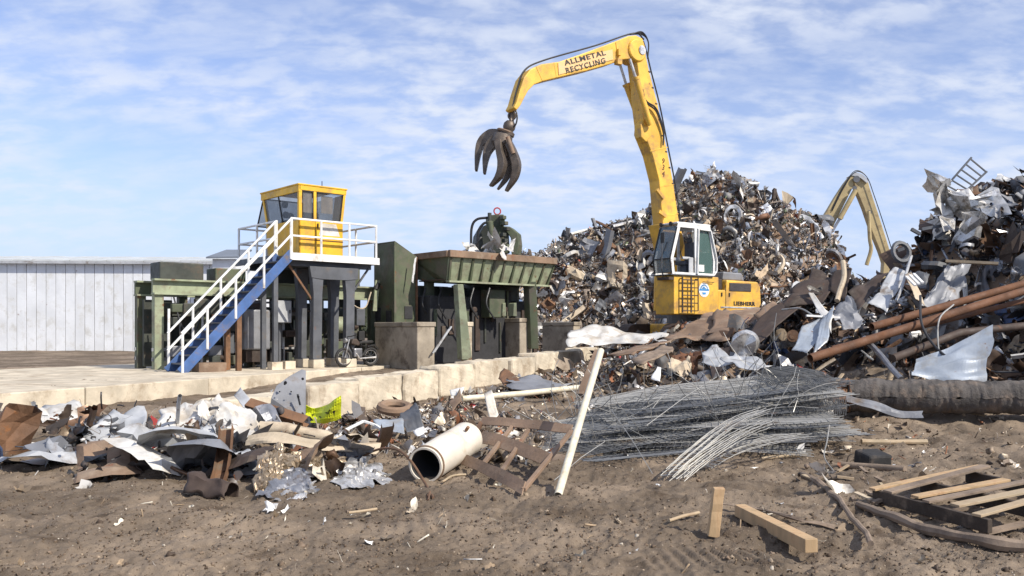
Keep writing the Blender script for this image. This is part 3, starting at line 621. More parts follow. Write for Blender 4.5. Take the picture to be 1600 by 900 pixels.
# left pile
rng = np.random.default_rng(41); n = 1000; x = np.concatenate([rng.normal(-4.6, .9, n // 2), rng.uniform(-9.5, -4, n // 2)]); y = np.concatenate([rng.normal(11.3, .8, n // 2), rng.normal(11.6, 1.2, n // 2)])
p = np.stack([x, y, TH(x, y, False) + np.abs(rng.normal(0, .16, n))], 1); p = p[p[:, 1] > 8.9 + 0.25 * np.abs(p[:, 0] + 5)]
scatter('scrap_litter', p, np.exp(rng.normal(-1.85, .5, len(p))), W3, LITTER + DARKS, 'small mixed scrap heaped below the white sheets on the left', seed=42, flat=.2)
rng = np.random.default_rng(43); n = 520; y = rng.uniform(8.9, 10.9, n); x = (rng.uniform(-.60, -.245, n)) * y
p = np.stack([x, y, TH(x, y, False) + rng.uniform(0, 1, n) ** 1.6 * .24 * sstep(8.9, 9.5, y)], 1)
scatter('scrap_litter', p, np.exp(rng.normal(-1.7, .45, n)), {'sheet': 5, 'strip': 3, 'tube': 3, 'box': 2, 'bar': 2, 'wire': 3, 'angle': 1}, DARKS + LITTER, 'dark jumbled scrap filling the front of the left pile', seed=44, flat=.2)
rng = np.random.default_rng(45); n = 900; x = rng.uniform(-3.3, -.4, n); y = 10.2 + (rng.uniform(0, 1, n)) * 5
p = np.stack([x, y, TH(x, y, False) + rng.uniform(0, .1, n)], 1)
scatter('scrap_litter', p, np.exp(rng.normal(-2.1, .45, n)), W3, LITTER, 'small litter on the dirt around the rusty frame and the tank', seed=46, flat=.5)
rng = np.random.default_rng(47); n = 700; x = rng.uniform(2.2, 7.5, n); y = rng.uniform(8.3, 14.5, n)
p = np.stack([x, y, TH(x, y, False) + rng.uniform(0, .06, n)], 1)
scatter('scrap_litter', p, np.exp(rng.normal(-2.4, .45, n)), {'strip': 2, 'tube': 3, 'bar': 3, 'wire': 3, 'sheet': 1.5, 'box': 1}, LITTER, 'small sticks and litter on the dirt bank near the culvert', seed=48, flat=.5)
# clods and stones of the dirt ground
rng = np.random.default_rng(51); n = 30000; y = 5.0 * np.exp(rng.uniform(0, 1.25, n)); x = (rng.uniform(-.74, .58, n)) * y
cl = fbm(x * 1.4, y * 1.4, 3, 77); ok = cl > rng.uniform(-.5, .45, n)
p = np.stack([x, y, TH(x, y) + .002], 1)[ok]
scatter('dirt_clods', p, np.exp(rng.normal(-4.0, .5, len(p))), {'clod': 1}, [((.11, .078, .05), 4), ((.18, .13, .09), 4), ((.27, .21, .15), 1.2), ((.07, .048, .032), 3), ((.45, .4, .33), .2)], 'clods, pebbles and crumbs strewn over the dirt ground', 'rubble_mix', seed=52, cat='dirt clods')
rng = np.random.default_rng(55); n = 420; y = 5.6 * np.exp(rng.uniform(0, .95, n)); x = rng.uniform(-.7, .5, n) * y; p = np.stack([x, y, TH(x, y) + .012], 1)
scatter('debris_bits', p, np.exp(rng.normal(-2.5, .5, n)), {'wire': 3, 'strip': 2, 'sheet': 2, 'bar': 2}, [((.6, .55, .45), 3), ((.3, .22, .14), 4), ((.7, .68, .64), 1), ((.1, .08, .06), 2)], 'splinters, wire ends and pale bits pressed into the dirt', 'rubble_mix', flat=.7, seed=56, cat='debris')
# the larger pieces that can be told apart, one by one
def zone1(x, z):
    if z > 6.9: return 'near the top of the big heap'
    if x < 2.2: return 'on the left flank of the big heap'
    if x > 8.2: return 'on the right flank of the big heap'
    return 'on the big heap behind the excavator'
pt = sample(H1, 260, -2, 15.5, 36, 44.2, 61, .22, 1.2)
rr = random.Random(62); USED = set()
for i, q in enumerate(pt[:170]):
    kd = rr.choice(['sheet', 'sheet', 'panel', 'panel', 'strip', 'tube', 'box', 'channel', 'drum', 'coil', 'lattice', 'ring']); cn = rr.choice(['grey', 'pale grey', 'white', 'rusty brown', 'dark rusty', 'shiny silver', 'tan', 'dull steel', 'dark grey', 'grey', 'pale grey', 'rusty brown', 'faded red' if i % 12 == 0 else 'tan'])
    for _ in range(60):
        if (kd, cn, zone1(q[0], q[2])) not in USED: break
        kd = rr.choice(list(KNAME)); cn = rr.choice(list(CMAT)[:9])
    USED.add((kd, cn, zone1(q[0], q[2])))
    nm, lb, ct = KNAME[kd]; sz = rr.uniform(.75, 1.4) * (1.6 if kd in ('strip', 'tube', 'bar', 'angle', 'channel') else 1)
    piece(kd, i, sz, q, (rr.uniform(0, 6.28), rr.uniform(0, 6.28), rr.uniform(0, 6.28)), CMAT[cn], nm, lb.format(cn) + ' ' + zone1(q[0], q[2]), ct, 'larger scrap pieces on the big heap')
def zone2(x, y, z):
    if z > 3.3: return 'high on the near right heap'
    if x < 6.2: return 'on the left slope of the near right heap'
    if z < 1.6: return 'low on the near right heap'
    return 'halfway up the near right heap'
pt = sample(H2, 190, 4.2, 12, 15.5, 21.6, 71, .15, .5)
for i, q in enumerate(pt[:110]):
    kd = rr.choice(['sheet', 'sheet', 'panel', 'panel', 'strip', 'tube', 'box', 'channel', 'long', 'drum', 'angle']); cn = rr.choice(['grey', 'dark grey', 'dark grey', 'dark rusty', 'rusty brown', 'pale grey', 'dull steel', 'white', 'shiny silver', 'blue' if i % 8 == 0 else 'grey'])
    for _ in range(60):
        if (kd, cn, zone2(*q)) not in USED: break
        kd = rr.choice(list(KNAME)); cn = rr.choice(list(CMAT)[:9])
    USED.add((kd, cn, zone2(*q)))
    nm, lb, ct = KNAME[kd]; sz = rr.uniform(.5, 1.1) * (1.6 if kd in ('strip', 'tube', 'bar', 'angle', 'long') else 1)
    piece(kd, i, sz, q, (rr.uniform(-.8, .8), rr.uniform(-.8, .8), rr.uniform(0, 6.28)), CMAT[cn], nm, lb.format(cn) + ' ' + zone2(*q), ct, 'larger scrap pieces on the near right heap')
# ------------------------------------------------------------------ far backdrop: wood line and shed
rng = np.random.default_rng(81); n = 5000; x = rng.uniform(-190, 140, n); z = rng.uniform(0, 1, n) ** .7 * (4.2 + 2.6 * fbm(x * .05, x * 0, 4, 5)); y = 160 + rng.normal(0, 6, n)
scatter('far_wood', np.stack([x, y, z], 1), np.exp(rng.normal(.6, .3, n)), {'sheet': 1}, [((.035, .05, .025), 3), ((.06, .08, .035), 2), ((.09, .09, .05), 1)], 'far dark green line of trees on the horizon', 'rubble_mix', seed=82, cat='wood')
sh = thing('metal_shed', 'long white ribbed metal shed far behind the stairs', 'shed', P(150, 500, 46) * 1)
SL = P(-330, 440, 46); SR = P(372, 440, 47.5)
SL.z = SR.z = 0.3; sd_dir = (SR - SL).normalized(); sd_n = Vector((sd_dir.y, -sd_dir.x, 0)); LEN = (SR - SL).length
npan = 46
for i in range(npan):
    a = SL + sd_dir * (LEN * i / npan); b = SL + sd_dir * (LEN * (i + 1) / npan - 0.03)
    MB().prism([a, b, b + UPZ * 4.95, a + UPZ * 4.95], -sd_n * (0.05 + 0.07 * (i % 2))).build('wall_panel', 'shed_wall', sh)
MB().prism([SL - sd_n * .3, SR - sd_n * .3, SR - sd_n * .3 + UPZ * 4.9, SL - sd_n * .3 + UPZ * 4.9], -sd_n * .1).build('inner_wall', 'shed_wall', sh)
for i in range(24):
    a = SL + sd_dir * (LEN * i / 24); b = SL + sd_dir * (LEN * (i + 1) / 24 - .04); e = UPZ * 5.0 + sd_n * .35; g = UPZ * 5.62 - sd_n * 5
    MB().prism([a + e, b + e, b + g, a + g], UPZ * (.06 + .02 * (i % 2))).build('roof_panel', 'shed_roof', sh)
MB().bar(SL + UPZ * 4.93 + sd_n * .3, SR + UPZ * 4.93 + sd_n * .3, .12, .14).build('gutter', 'light_grey', sh)
MB().prism([SR - sd_n * .02, SR - sd_n * 8, SR - sd_n * 8 + UPZ * 5.4, SR - sd_n * 5 + UPZ * 5.6, SR + UPZ * 4.95], -sd_dir * .1).build('end_wall', 'shed_wall', sh)
s2 = thing('low_annex', 'dark roofed low annex at the end of the white shed', 'annex', P(352, 500, 44))
a = P(332, 440, 44); b = P(368, 440, 44); a.z = b.z = 0.3
MB().prism([a, b, b + UPZ * 4.9, a + UPZ * 4.9], Vector((0, 2, 0))).build('wall', 'shed_wall', s2)
MB().prism([a + UPZ * 4.9 + Vector((-.2, -.3, 0)), b + UPZ * 4.92 + Vector((.25, -.3, 0)), b + UPZ * 5.5 + Vector((0, 2.2, 0)), a + UPZ * 5.5 + Vector((-.2, 2.2, 0))], UPZ * .08).build('roof', 'shed_roof_dark', s2)

# ------------------------------------------------------------------ concrete: machine slab, block wall, foundation piers
sl = thing('machine_slab', 'long pale concrete slab edge under the control tower', 'concrete slab', (-8.48, 19.3, 0))
SA = Vector((-8.48, 19.3, 0)); SDIR = Vector((2.99, 8.7, 0)).normalized(); SNRM = Vector((SDIR.y, -SDIR.x, 0))
pos = -9.0
for i, ln in enumerate([3.1, 2.9, 3.2, 3.0, 3.1, 2.8]):
    a = SA + SDIR * pos; b = SA + SDIR * (pos + ln - .02); o_ = SNRM * R.uniform(-.015, .015); q = 0.5 + R.uniform(-.008, .004)
    MB().prism([a + o_, b + o_, b + o_ - SNRM * 8.5, a + o_ - SNRM * 8.5], UPZ * q).build('slab_segment', 'concrete', sl, bevel=.02); pos += ln
bw = thing('block_wall', 'row of large cream concrete blocks running towards the big heap', 'block wall', (-4.3, 16.7, 0)); bw['kind'] = 'thing'
WA = Vector((-4.32, 16.7, .64)); WD = Vector((4.32, 11.3, 0)); cuts = [-.30, -.1285, 0, .134, .26, .401, .557, .687, .832, 1.0, 1.14]
rb = random.Random(5)
for t0, t1 in zip(cuts[:-1], cuts[1:]):
    j0, j1 = rb.uniform(.0015, .0035), rb.uniform(.0015, .0035)
    a = WA + WD * (t0 + j0); b = WA + WD * (t1 - j1); za = .645 + .33 * (t0 + t1) / 2 + rb.uniform(-.045, .02); off = rb.uniform(-.06, .05); d = WD.normalized(); n_ = Vector((d.y, -d.x, 0)); yaw = rb.uniform(-.03, .03)
    if t0 < -.2: za -= .08
    L_ = (b - a).length; c = (a + b) / 2; c.z = za - .36; c += n_ * (off - .3)
    rot = Matrix.Rotation(math.atan2(d.y, d.x) + yaw, 3, 'Z'); m = MB()
    def fc(u_, v_, w_):                                      # slightly chipped block made of a fine shell
        q = Vector((u_ * L_ / 2, v_ * .3, w_ * .36)); nn = noise.noise_vector(q * 2.3 + Vector((t0 * 31, 0, 0))) * .026 + noise.noise_vector(q * 9 + Vector((t0 * 17, 3, 0))) * .012
        edge = (abs(u_) > .99) + (abs(v_) > .99) + (abs(w_) > .99)
        if edge >= 2: q *= 1 - (.012 + .03 * max(0, noise.noise(q * 5 + Vector((t0 * 23, 1, 5))))) * edge
        return c + rot @ (q + nn)
    K = 12
    for ax in range(3):
        for sg in (-1, 1):
            def fn(p_, q_):
                uvw = [0, 0, 0]; uvw[ax] = sg; uvw[(ax + 1) % 3] = (p_ * 2 - 1) * sg; uvw[(ax + 2) % 3] = q_ * 2 - 1; return fc(*uvw)
            m.grid(fn, K, K)
    m.build('block', 'concrete', bw)
U = Vector((.717, .697, 0)); V = Vector((-.697, .717, 0))
def pier(px, Y, ylab, d, wdt, lab, mt='concrete_grey'):
    c = P(px, ylab, Y); zt = c.z; c.z = .35
    t = thing('foundation_pier', lab, 'concrete pier', c)
    MB().prism([c, c + U * wdt, c + U * wdt + V * d, c + V * d], UPZ * (zt - .35 - .14)).build('pier_body', mt, t, bevel=.03)
    MB().prism([c - U * .03 - V * .03 + UPZ * (zt - .49), c + U * (wdt + .03) - V * .03 + UPZ * (zt - .49), c + U * (wdt + .03) + V * d + UPZ * (zt - .49), c - U * .03 + V * d + UPZ * (zt - .49)], UPZ * .14).build('pier_cap', mt, t, bevel=.02)
pier(652, 25.6, 503, 2.4, .62, 'large grey concrete pier below the tall green housing')
pier(812, 29.5, 497, 1.6, .55, 'square concrete pier below the right end of the hopper')
pier(896, 32.0, 503, 1.75, .35, 'low concrete pier right of the hopper by the wall end')
pier(730, 27.2, 503, .35, .2, 'narrow pale concrete stub below the hopper leg', 'concrete')

# ------------------------------------------------------------------ control tower
C0 = Vector((-8.08, 24.0, 0))
def T(a, b, z): return C0 + U * a + V * b + UPZ * z
ROTT = Matrix((( U.x, V.x, 0), (U.y, V.y, 0), (0, 0, 1)))
DZ = 3.70
tw = thing('control_tower', 'steel tower with white railed platform and blue stairs', 'tower', T(1, 1, .5))
MB().prism([T(0, 0, DZ - .10), T(2.72, 0, DZ - .10), T(2.72, 3.68, DZ - .10), T(0, 3.68, DZ - .10)], UPZ * .09).build('deck', 'grey_steel', tw)
MB().bar(T(-.02, -.03, DZ - .06), T(2.74, -.03, DZ - .06), .05, .20).build('fascia', 'white_paint', tw)
MB().bar(T(2.745, -.03, DZ - .06), T(2.745, 3.7, DZ - .06), .05, .20).build('fascia', 'white_paint', tw)
MB().bar(T(-.02, .95, DZ - .06), T(-.02, 3.7, DZ - .06), .05, .18).build('fascia', 'grey_steel', tw)
for b in (.35, 1.1, 2.0, 3.2): MB().bar(T(.05, b, DZ - .2), T(2.68, b, DZ - .2), .1, .2).build('joist', 'grey_steel', tw)
for a in (.86, 1.89):
    for b in (.22, 1.15):
        lg = MB(); wd = .2
        lg.bar(T(a - .1, b, .72), T(a - .1, b, DZ - .3), .02, .2, up=U); lg.bar(T(a + .1, b, .72), T(a + .1, b, DZ - .3), .02, .2, up=U); lg.bar(T(a, b, .72), T(a, b, DZ - .3), .2, .016, up=V)
        o = MB().prism([T(a - .15, b - .1, .74), T(a + .12, b - .1, .74), T(a + .14, b - .1, 2.6), T(a + .2, b - .1, DZ - .31), T(a - .2, b - .1, DZ - .31), T(a - .13, b - .1, 2.6)], V * .2).build('leg', 'grey_steel', tw, bevel=.01)
        MB().box(T(a, b, .62), (.34, .34, .25), ROTT).build('footing', 'concrete', tw, bevel=.02)
        MB().box(T(a, b, .757), (.3, .3, .025), ROTT).build('base_plate', 'grey_steel', tw)
MB().prism([T(.6, .1, DZ - .3), T(2.15, .1, DZ - .3), T(2.12, .1, DZ - .62), T(1.75, .1, DZ - .66), T(1.0, .1, DZ - .66), T(.66, .1, DZ - .62)], V * .06).build('gusset', 'grey_steel', tw, bevel=.008)
MB().bar(T(.05, .3, DZ - .25), T(.82, .25, 2.35), .05, .05).build('brace', 'rust', tw)
MB().bar(T(2.6, .3, DZ - .25), T(1.95, .25, 2.6), .05, .05).build('brace', 'grey_steel', tw)
# railings
def railing(p0, p1, nposts, hs=(1.0, .52), ends=(True, True)):
    for h in hs: pbar('rail', 'white_paint', tw, p0 + UPZ * h, p1 + UPZ * h, .055, .055, bevel=.012)
    for i in range(nposts):
        if (i == 0 and not ends[0]) or (i == nposts - 1 and not ends[1]): continue
        q = p0.lerp(p1, i / (nposts - 1)); pbar('rail_post', 'white_paint', tw, q - UPZ * .1, q + UPZ * 1.03, .058, .058, bevel=.012)
D_ = UPZ * DZ
railing(T(.03, .03, 0) + D_, T(2.69, .03, 0) + D_, 4)
railing(T(2.69, .03, 0) + D_, T(2.69, 3.6, 0) + D_, 4, ends=(False, True))
railing(T(2.69, 3.6, 0) + D_, T(.03, 3.6, 0) + D_, 4, ends=(False, True))
railing(T(.03, 3.6, 0) + D_, T(.03, .98, 0) + D_, 3, ends=(False, True))
# stairs
st = MB(); RUN, DROP, SWID = 2.95, 3.2, .92
def SP(t, b, dz=0): return T(-RUN * t, b, DZ - DROP * t + dz)
stairs = pbar('stringer', 'blue_paint', tw, SP(-.01, -.02), SP(1.0, -.02), .05, .26, bevel=.01)
pbar('stringer', 'blue_paint', tw, SP(-.01, SWID), SP(1.0, SWID), .05, .26, bevel=.01)
for i in range(1, 15):
    t = i / 15; q = SP(t, SWID / 2)
    pbox('tread', 'grey_steel', tw, q, (.25, SWID - .06, .035), ROTT)
for b in (-.05, SWID + .03):
    for h in (1.0, .55): pbar('handrail', 'white_paint', tw, SP(0, b, h), SP(1.0, b, h), .055, .055, bevel=.012)
    for t in (.01, .27, .53, .78, .99): q = SP(t, b); pbar('rail_post', 'white_paint', tw, q - UPZ * .12, q + UPZ * 1.02, .055, .055, bevel=.012)
for a, mt, wd in ((-.42, 'grey_steel', .13), (-1.43, 'rust', .13)):
    for b in (.1, .85): pbar('stair_post', mt, tw, T(a, b, .5), T(a, b, DZ + a * DROP / RUN - .12), wd, wd, up=U, bevel=.01)
pbox('footing', 'concrete', tw, T(-.42, .1, .6), (.3, .3, .22), ROTT)
pbox('footing', 'concrete', tw, T(.15, .5, .6), (.3, .3, .22), ROTT)
pbox('footing', 'rust_brown', tw, T(-2.2, .1, .62), (.7, .5, .24), ROTT)

# ------------------------------------------------------------------ operator cabin on the platform
cb = thing('operator_cabin', 'yellow operator cabin with dark windows on the tower platform', 'cabin', T(1.0, 1.2, DZ))
A0, A1, B0, B1 = .36, 1.72, .26, 2.30; Z0, ZS, ZT, ZR = DZ, DZ + 1.02, DZ + 1.86, DZ + 2.0
A1t, B1t = 1.83, 2.74
def la(z): return A1 + (A1t - A1) * max(0, (z - ZS) / (ZR - ZS))
def lb(z): return B1 + (B1t - B1) * max(0, (z - ZS + .3) / (ZR - ZS + .3))
cbm = 'cabin_yellow'
# near side with the door: plane b = B0
MB().prism([T(A0, B0, Z0), T(A1, B0, Z0), T(A1, B0, ZS), T(A0, B0, ZS)], V * .05).build('lower_panel', cbm, cb, bevel=.008)
for (a0, a1, s) in ((A0, A0 + .09, 0), (A0 + .44, A0 + .53, 0), (A1 - .08, A1, 1)):
    MB().prism([T(a0, B0, ZS), T(a1, B0, ZS), T(a1 + s * .1, B0, ZT), T(a0 + s * .1, B0, ZT)], V * .06).build('pillar', cbm, cb, bevel=.01)
MB().prism([T(A0, B0 - .01, ZT), T(A1t, B0 - .01, ZT), T(A1t + .01, B0 - .01, ZR), T(A0, B0 - .01, ZR)], V * .07).build('header', cbm, cb, bevel=.01)
for (a0, a1, s) in ((A0 + .09, A0 + .44, 0), (A0 + .53, A1 - .08, 1)):
    MB().prism([T(a0, B0 + .025, ZS), T(a1, B0 + .025, ZS), T(a1 + s * .1, B0 + .025, ZT), T(a0, B0 + .025, ZT)], V * .008).build('window', 'glass_tint', cb)
    for (p0, p1) in ((T(a0, B0 - .006, ZS + .015), T(a1, B0 - .006, ZS + .015)), (T(a0, B0 - .006, ZT - .015), T(a1 + s * .1, B0 - .006, ZT - .015)), (T(a0 + .015, B0 - .006, ZS), T(a0 + .015, B0 - .006, ZT)), (T(a1 - .015, B0 - .006, ZS), T(a1 + s * .1 - .015, B0 - .006, ZT))):
        pbar('window_seal', 'black_paint', cb, p0, p1, .014, .02)
pbar('door_seam', 'black_paint', cb, T(A0 + .49, B0 - .004, Z0 + .05), T(A0 + .49, B0 - .004, ZS), .006, .012)
pbar('door_handle', 'black_paint', cb, T(A0 + .56, B0 - .03, Z0 + .8), T(A0 + .56, B0 - .03, Z0 + .95), .03, .03)
MB().prism([T(A0 + .6, B0 - .004, Z0 + .62), T(A1 - .1, B0 - .004, Z0 + .62), T(A1 - .22, B0 - .004, Z0 + .97), T(A0 + .72, B0 - .004, Z0 + .97)], V * .003).build('sun_glint_patch', 'white_sheet', cb)  # sun reflection on the panel, laid on as a white patch
pbar('trim_strip', 'rust_orange', cb, T(A0, B0 - .005, Z0 + .47), T(A1, B0 - .005, Z0 + .47), .012, .03)
# left side: plane a = A0, mostly window
MB().prism([T(A0, B0, Z0), T(A0, B1, Z0), T(A0, lb(ZS), ZS), T(A0, B0, ZS)], U * .05).build('lower_panel', cbm, cb, bevel=.008)
MB().prism([T(A0 - .004, B0 + .004, ZS), T(A0 - .004, B0 + .1, ZS), T(A0 - .004, B0 + .1, ZT), T(A0 - .004, B0 + .004, ZT)], U * .05).build('pillar', cbm, cb)
MB().prism([T(A0, lb(ZS) - .1, ZS), T(A0, lb(ZS), ZS), T(A0, lb(ZT), ZT), T(A0, lb(ZT) - .1, ZT)], U * .05).build('pillar', cbm, cb)
MB().prism([T(A0 - .02, B0 - .01, ZT - .05), T(A0 - .02, B1t, ZT - .05), T(A0 - .02, B1t, ZR), T(A0 - .02, B0 - .01, ZR)], U * .07).build('header', cbm, cb, bevel=.01)
MB().prism([T(A0 + .02, B0 + .1, ZS), T(A0 + .02, lb(ZS) - .1, ZS), T(A0 + .02, lb(ZT) - .1, ZT - .05), T(A0 + .02, B0 + .1, ZT - .05)], U * .008).build('window', 'glass_tint', cb)
pbar('window_bar', 'black_paint', cb, T(A0 + .005, B0 + 1.05, ZS), T(A0 + .005, B0 + 1.35, ZT), .03, .04)
# front and far side
MB().prism([T(A0 + .02, B1, Z0), T(A1 - .02, B1, Z0), T(A1 - .02, lb(ZS), ZS), T(A0 + .02, lb(ZS), ZS)], -V * .05).build('lower_panel', cbm, cb)
for a in (A0 + .07, A1 - .1): MB().prism([T(a - .05, lb(ZS), ZS), T(a + .05, lb(ZS), ZS), T(a + .05, lb(ZT), ZT), T(a - .05, lb(ZT), ZT)], -V * .05).build('pillar', cbm, cb)
fl = MB(); q0, q1 = T(A0 + .05, lb(ZT) + .02, ZT), T(A1 - .05, lb(ZT) + .02, ZT); dn = V * .42 - UPZ * .8
MB().prism([q0, q1, q1 + dn, q0 + dn], V * .012).build('flap_window', 'glass_tint', cb)
for (p0, p1) in ((q0, q0 + dn), (q1, q1 + dn), (q0 + dn, q1 + dn), (q0, q1)): pbar('flap_frame', 'black_paint', cb, p0, p1, .035, .035)
MB().prism([T(A1, B0 + .05, Z0), T(A1, B1, Z0), T(A1, lb(ZS), ZS), T(A1, B0 + .05, ZS)], -U * .04).build('lower_panel', cbm, cb)
MB().prism([T(A1, B0 + .05, ZS), T(A1, B0 + .6, ZS), T(A1t, B0 + .6, ZT), T(A1t, B0 + .05, ZT)], -U * .04).build('rear_panel', cbm, cb)
MB().prism([T(A1, B0 + .6, ZS), T(A1, lb(ZS), ZS), T(A1t, lb(ZT), ZT), T(A1t, B0 + .6, ZT)], -U * .008).build('window', 'glass_tint', cb)
MB().prism([T(A0 - .04, B0 - .03, ZR), T(A1t + .03, B0 - .03, ZR), T(A1t + .03, B1t + .03, ZR), T(A0 - .04, B1t + .03, ZR)], UPZ * .045).build('roof', cbm, cb, bevel=.012)
MB().box(T(1.0, 1.2, ZR + .06), (.8, .9, .04), ROTT).build('roof_plate', cbm, cb)
ptube('antenna', 'black_paint', cb, [T(A0 + .75, B0 + .1, ZR + .04), T(A0 + .75, B0 + .1, ZR + .2)], .012)
MB().prism([T(A0 + .06, B0 + .06, Z0 + .02), T(A1 - .06, B0 + .06, Z0 + .02), T(A1 - .06, B1 - .06, Z0 + .02), T(A0 + .06, B1 - .06, Z0 + .02)], UPZ * .03).build('cabin_floor', 'interior_dark', cb)
m = MB().box(T(1.0, 1.1, Z0 + .5), (.5, .5, .14), ROTT); m.box(T(1.0, .85, Z0 + .95), (.48, .12, .75), ROTT); m.box(T(1.0, 1.1, Z0 + .25), (.2, .2, .4), ROTT); m.build('seat', 'seat_fabric', cb, bevel=.03)
m = MB().box(T(.75, 1.75, Z0 + .6), (.3, .45, 1.1), ROTT); m.box(T(1.35, 1.75, Z0 + .6), (.25, .45, 1.1), ROTT); m.build('console', 'interior_dark', cb, bevel=.03)
for (a, b, z, r_) in ((.62, 1.5, 1.28, .1), (.62, 1.2, 1.22, .09), (.7, 1.75, 1.62, .11)):
    MB().lathe([(-.01, .001), (0, r_ * .8), (.03, r_), (.1, r_), (.13, r_ * .7), (.131, .001)], T(a, b, Z0 + z), -U, 14).build('instrument', 'interior_dark', cb, smooth=True)
MB().prism([T(A0 + .12, B0 + .045, ZS + .22), T(A0 + .41, B0 + .045, ZS + .22), T(A0 + .41, B0 + .045, ZT - .06), T(A0 + .12, B0 + .045, ZT - .06)], V * .004).build('paper_notice', 'paper', cb)
MB().prism([T(A0 + .72, B0 + .09, ZS + .25), T(A0 + 1.08, B0 + .09, ZS + .25), T(A0 + 1.08, B0 + .09, ZT - .1), T(A0 + .72, B0 + .09, ZT - .08)], V * .004).build('paper_notice', 'paper', cb)

# ------------------------------------------------------------------ baling press bed and plant below the platform
pr = thing('baling_press', 'long green press bed running behind the tower legs', 'press', T(-1, 3, .5))
for b in (2.3, 3.75):
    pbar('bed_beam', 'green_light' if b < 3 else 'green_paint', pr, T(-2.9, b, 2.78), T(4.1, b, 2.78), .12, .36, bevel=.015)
    pbar('bed_flange', 'green_light', pr, T(-2.9, b - .06, 2.97), T(4.1, b - .06, 2.97), .3, .05)
    pbar('bed_flange', 'green_light', pr, T(-2.9, b - .06, 2.585), T(4.1, b - .06, 2.585), .3, .05)
    pbar('lower_rail', 'light_grey', pr, T(-2.9, b, 1.05), T(3.2, b, 1.05), .1, .09)
    pbar('lower_rail', 'panel_grey', pr, T(-2.9, b, .78), T(3.2, b, .78), .1, .10)
for a in (-2.75, -1.6, -.2, 2.0, 3.9):
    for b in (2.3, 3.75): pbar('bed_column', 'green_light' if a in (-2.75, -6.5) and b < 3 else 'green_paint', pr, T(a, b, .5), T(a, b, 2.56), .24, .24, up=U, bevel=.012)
for i, (a, l_, h, w_) in enumerate(((-2.0, 1.2, .5, .8), (-.6, .9, .4, .7), (1.2, 1.3, .75, .9), (3.0, 1.2, .6, .9))):
    MB().box(T(a, 3.0, 3.0 + h / 2), (l_, w_, h), ROTT).build('press_casing', 'green_paint' if i % 2 else 'dark_machine', pr, bevel=.03)
for a0, a1, z, b, r_ in ((-2.6, -1.5, 2.2, 2.9, .16), (.2, 3.5, 2.1, 3.0, .2), (-1.5, .2, 2.2, 2.9, .08)): ptube('ram_cylinder', 'dark_machine', pr, [T(a0, b, z), T(a1, b, z)], r_, 14)
MB().lathe([(0, .001), (0, .2), (.08, .26), (.5, .26), (.58, .2), (.58, .001)], T(2.2, 1.95, 1.75), U, 16).build('motor', 'green_light', pr, smooth=True)
for i in range(9):
    MB().box(T(-2.4 + i * .76, 3.4 + .2 * (i % 2), 1.5 + .1 * (i % 3)), (.78, .12, 1.9 - .5 * (i % 3 == 1)), ROTT).build('dark_backing', 'dark_machine', pr, bevel=.02)  # dark panels added behind the bed to darken the view through it
for i in range(14):
    a = -2.6 + i * .42 + R.uniform(-.1, .1); b = R.uniform(1.9, 2.2); z0 = .5; z1 = R.uniform(1.3, 2.6)
    ptube('riser_pipe', R.choice(['light_grey', 'beige', 'rust', 'grey_steel', 'white_paint']), pr, [T(a, b, z0), T(a + R.uniform(-.08, .08), b, z1)], R.choice([.025, .035, .05]), 8)
for i in range(44):  # filler boxes added to deepen the shadow under the platform
    a = R.uniform(-2.5, 3.4); b = R.uniform(1.5, 2.25); zz = R.uniform(.6, 2.3); sz_ = (R.uniform(.15, .5), R.uniform(.12, .3), R.uniform(.15, .6))
    MB().box(T(a, b, zz), sz_, ROTT).build('shade_filler_box', R.choice(['dark_machine', 'dark_machine', 'green_paint', 'grey_steel', 'rust_dark', 'interior_dark']), pr, bevel=.02)
for i in range(10):  # filler pipes added for the same deeper shadow
    a = R.uniform(-2.5, 2.0); b = R.uniform(1.6, 2.2); zz = R.uniform(.7, 2.4); ptube('shade_filler_pipe', R.choice(['rust_dark', 'grey_steel', 'light_grey', 'green_paint']), pr, [T(a, b, zz), T(a + R.uniform(.8, 1.8), b, zz + R.uniform(-.1, .1))], R.choice([.03, .05, .07]), 8)
for i in range(7):
    a = -2.4 + i * .8; ptube('hose', 'hose', pr, curve_pts([T(a, 2.1, 2.5), T(a + .15, 1.9, 1.7 - .1 * (i % 3)), T(a + .5, 1.95, 1.5), T(a + .8, 2.1, 2.3)], 6), .022, 6)
ptube('hose', 'beige', pr, curve_pts([T(2.6, 1.6, 2.75), T(2.8, 1.5, 2.35), T(3.2, 1.55, 2.3), T(3.5, 1.7, 2.8)], 6), .02, 6)
MB().prism([T(3.6, 1.75, 2.2), T(3.75, 1.75, 2.2), T(3.85, 1.75, 3.2), T(3.7, 1.75, 3.2)], V * .06).build('bracket_plate', 'green_light', pr)
for i in range(5):
    a = -2.4 + .55 * i; MB().box(T(a, 2.05, 1.0 + .08 * (i % 2)), (.38, .25, .3), ROTT).build('valve_block', R.choice(['light_grey', 'white_paint', 'panel_grey']), pr, bevel=.02)
ec = thing('electrical_cabinet', 'grey wall cabinet hanging behind the tower stairs', 'cabinet', P(439, 500, 25.2))
q = P(440, 487, 25.2); MB().box(q, (.5, .25, .66), ROTT).build('cabinet_body', 'panel_grey', ec, bevel=.015)
MB().box(q - V * .135, (.46, .02, .62), ROTT).build('cabinet_door', 'light_grey', ec, bevel=.006)
MB().box(q - V * .155 + U * .18, (.03, .03, .1), ROTT).build('handle', 'black_paint', ec)
MB().box(q + V * .15 - UPZ * .9, (.07, .07, 1.9), ROTT).build('stand_post', 'grey_steel', ec)
ot = thing('oil_tank', 'dark grey steel oil tank standing under the stairs', 'tank', P(395, 560, 25))
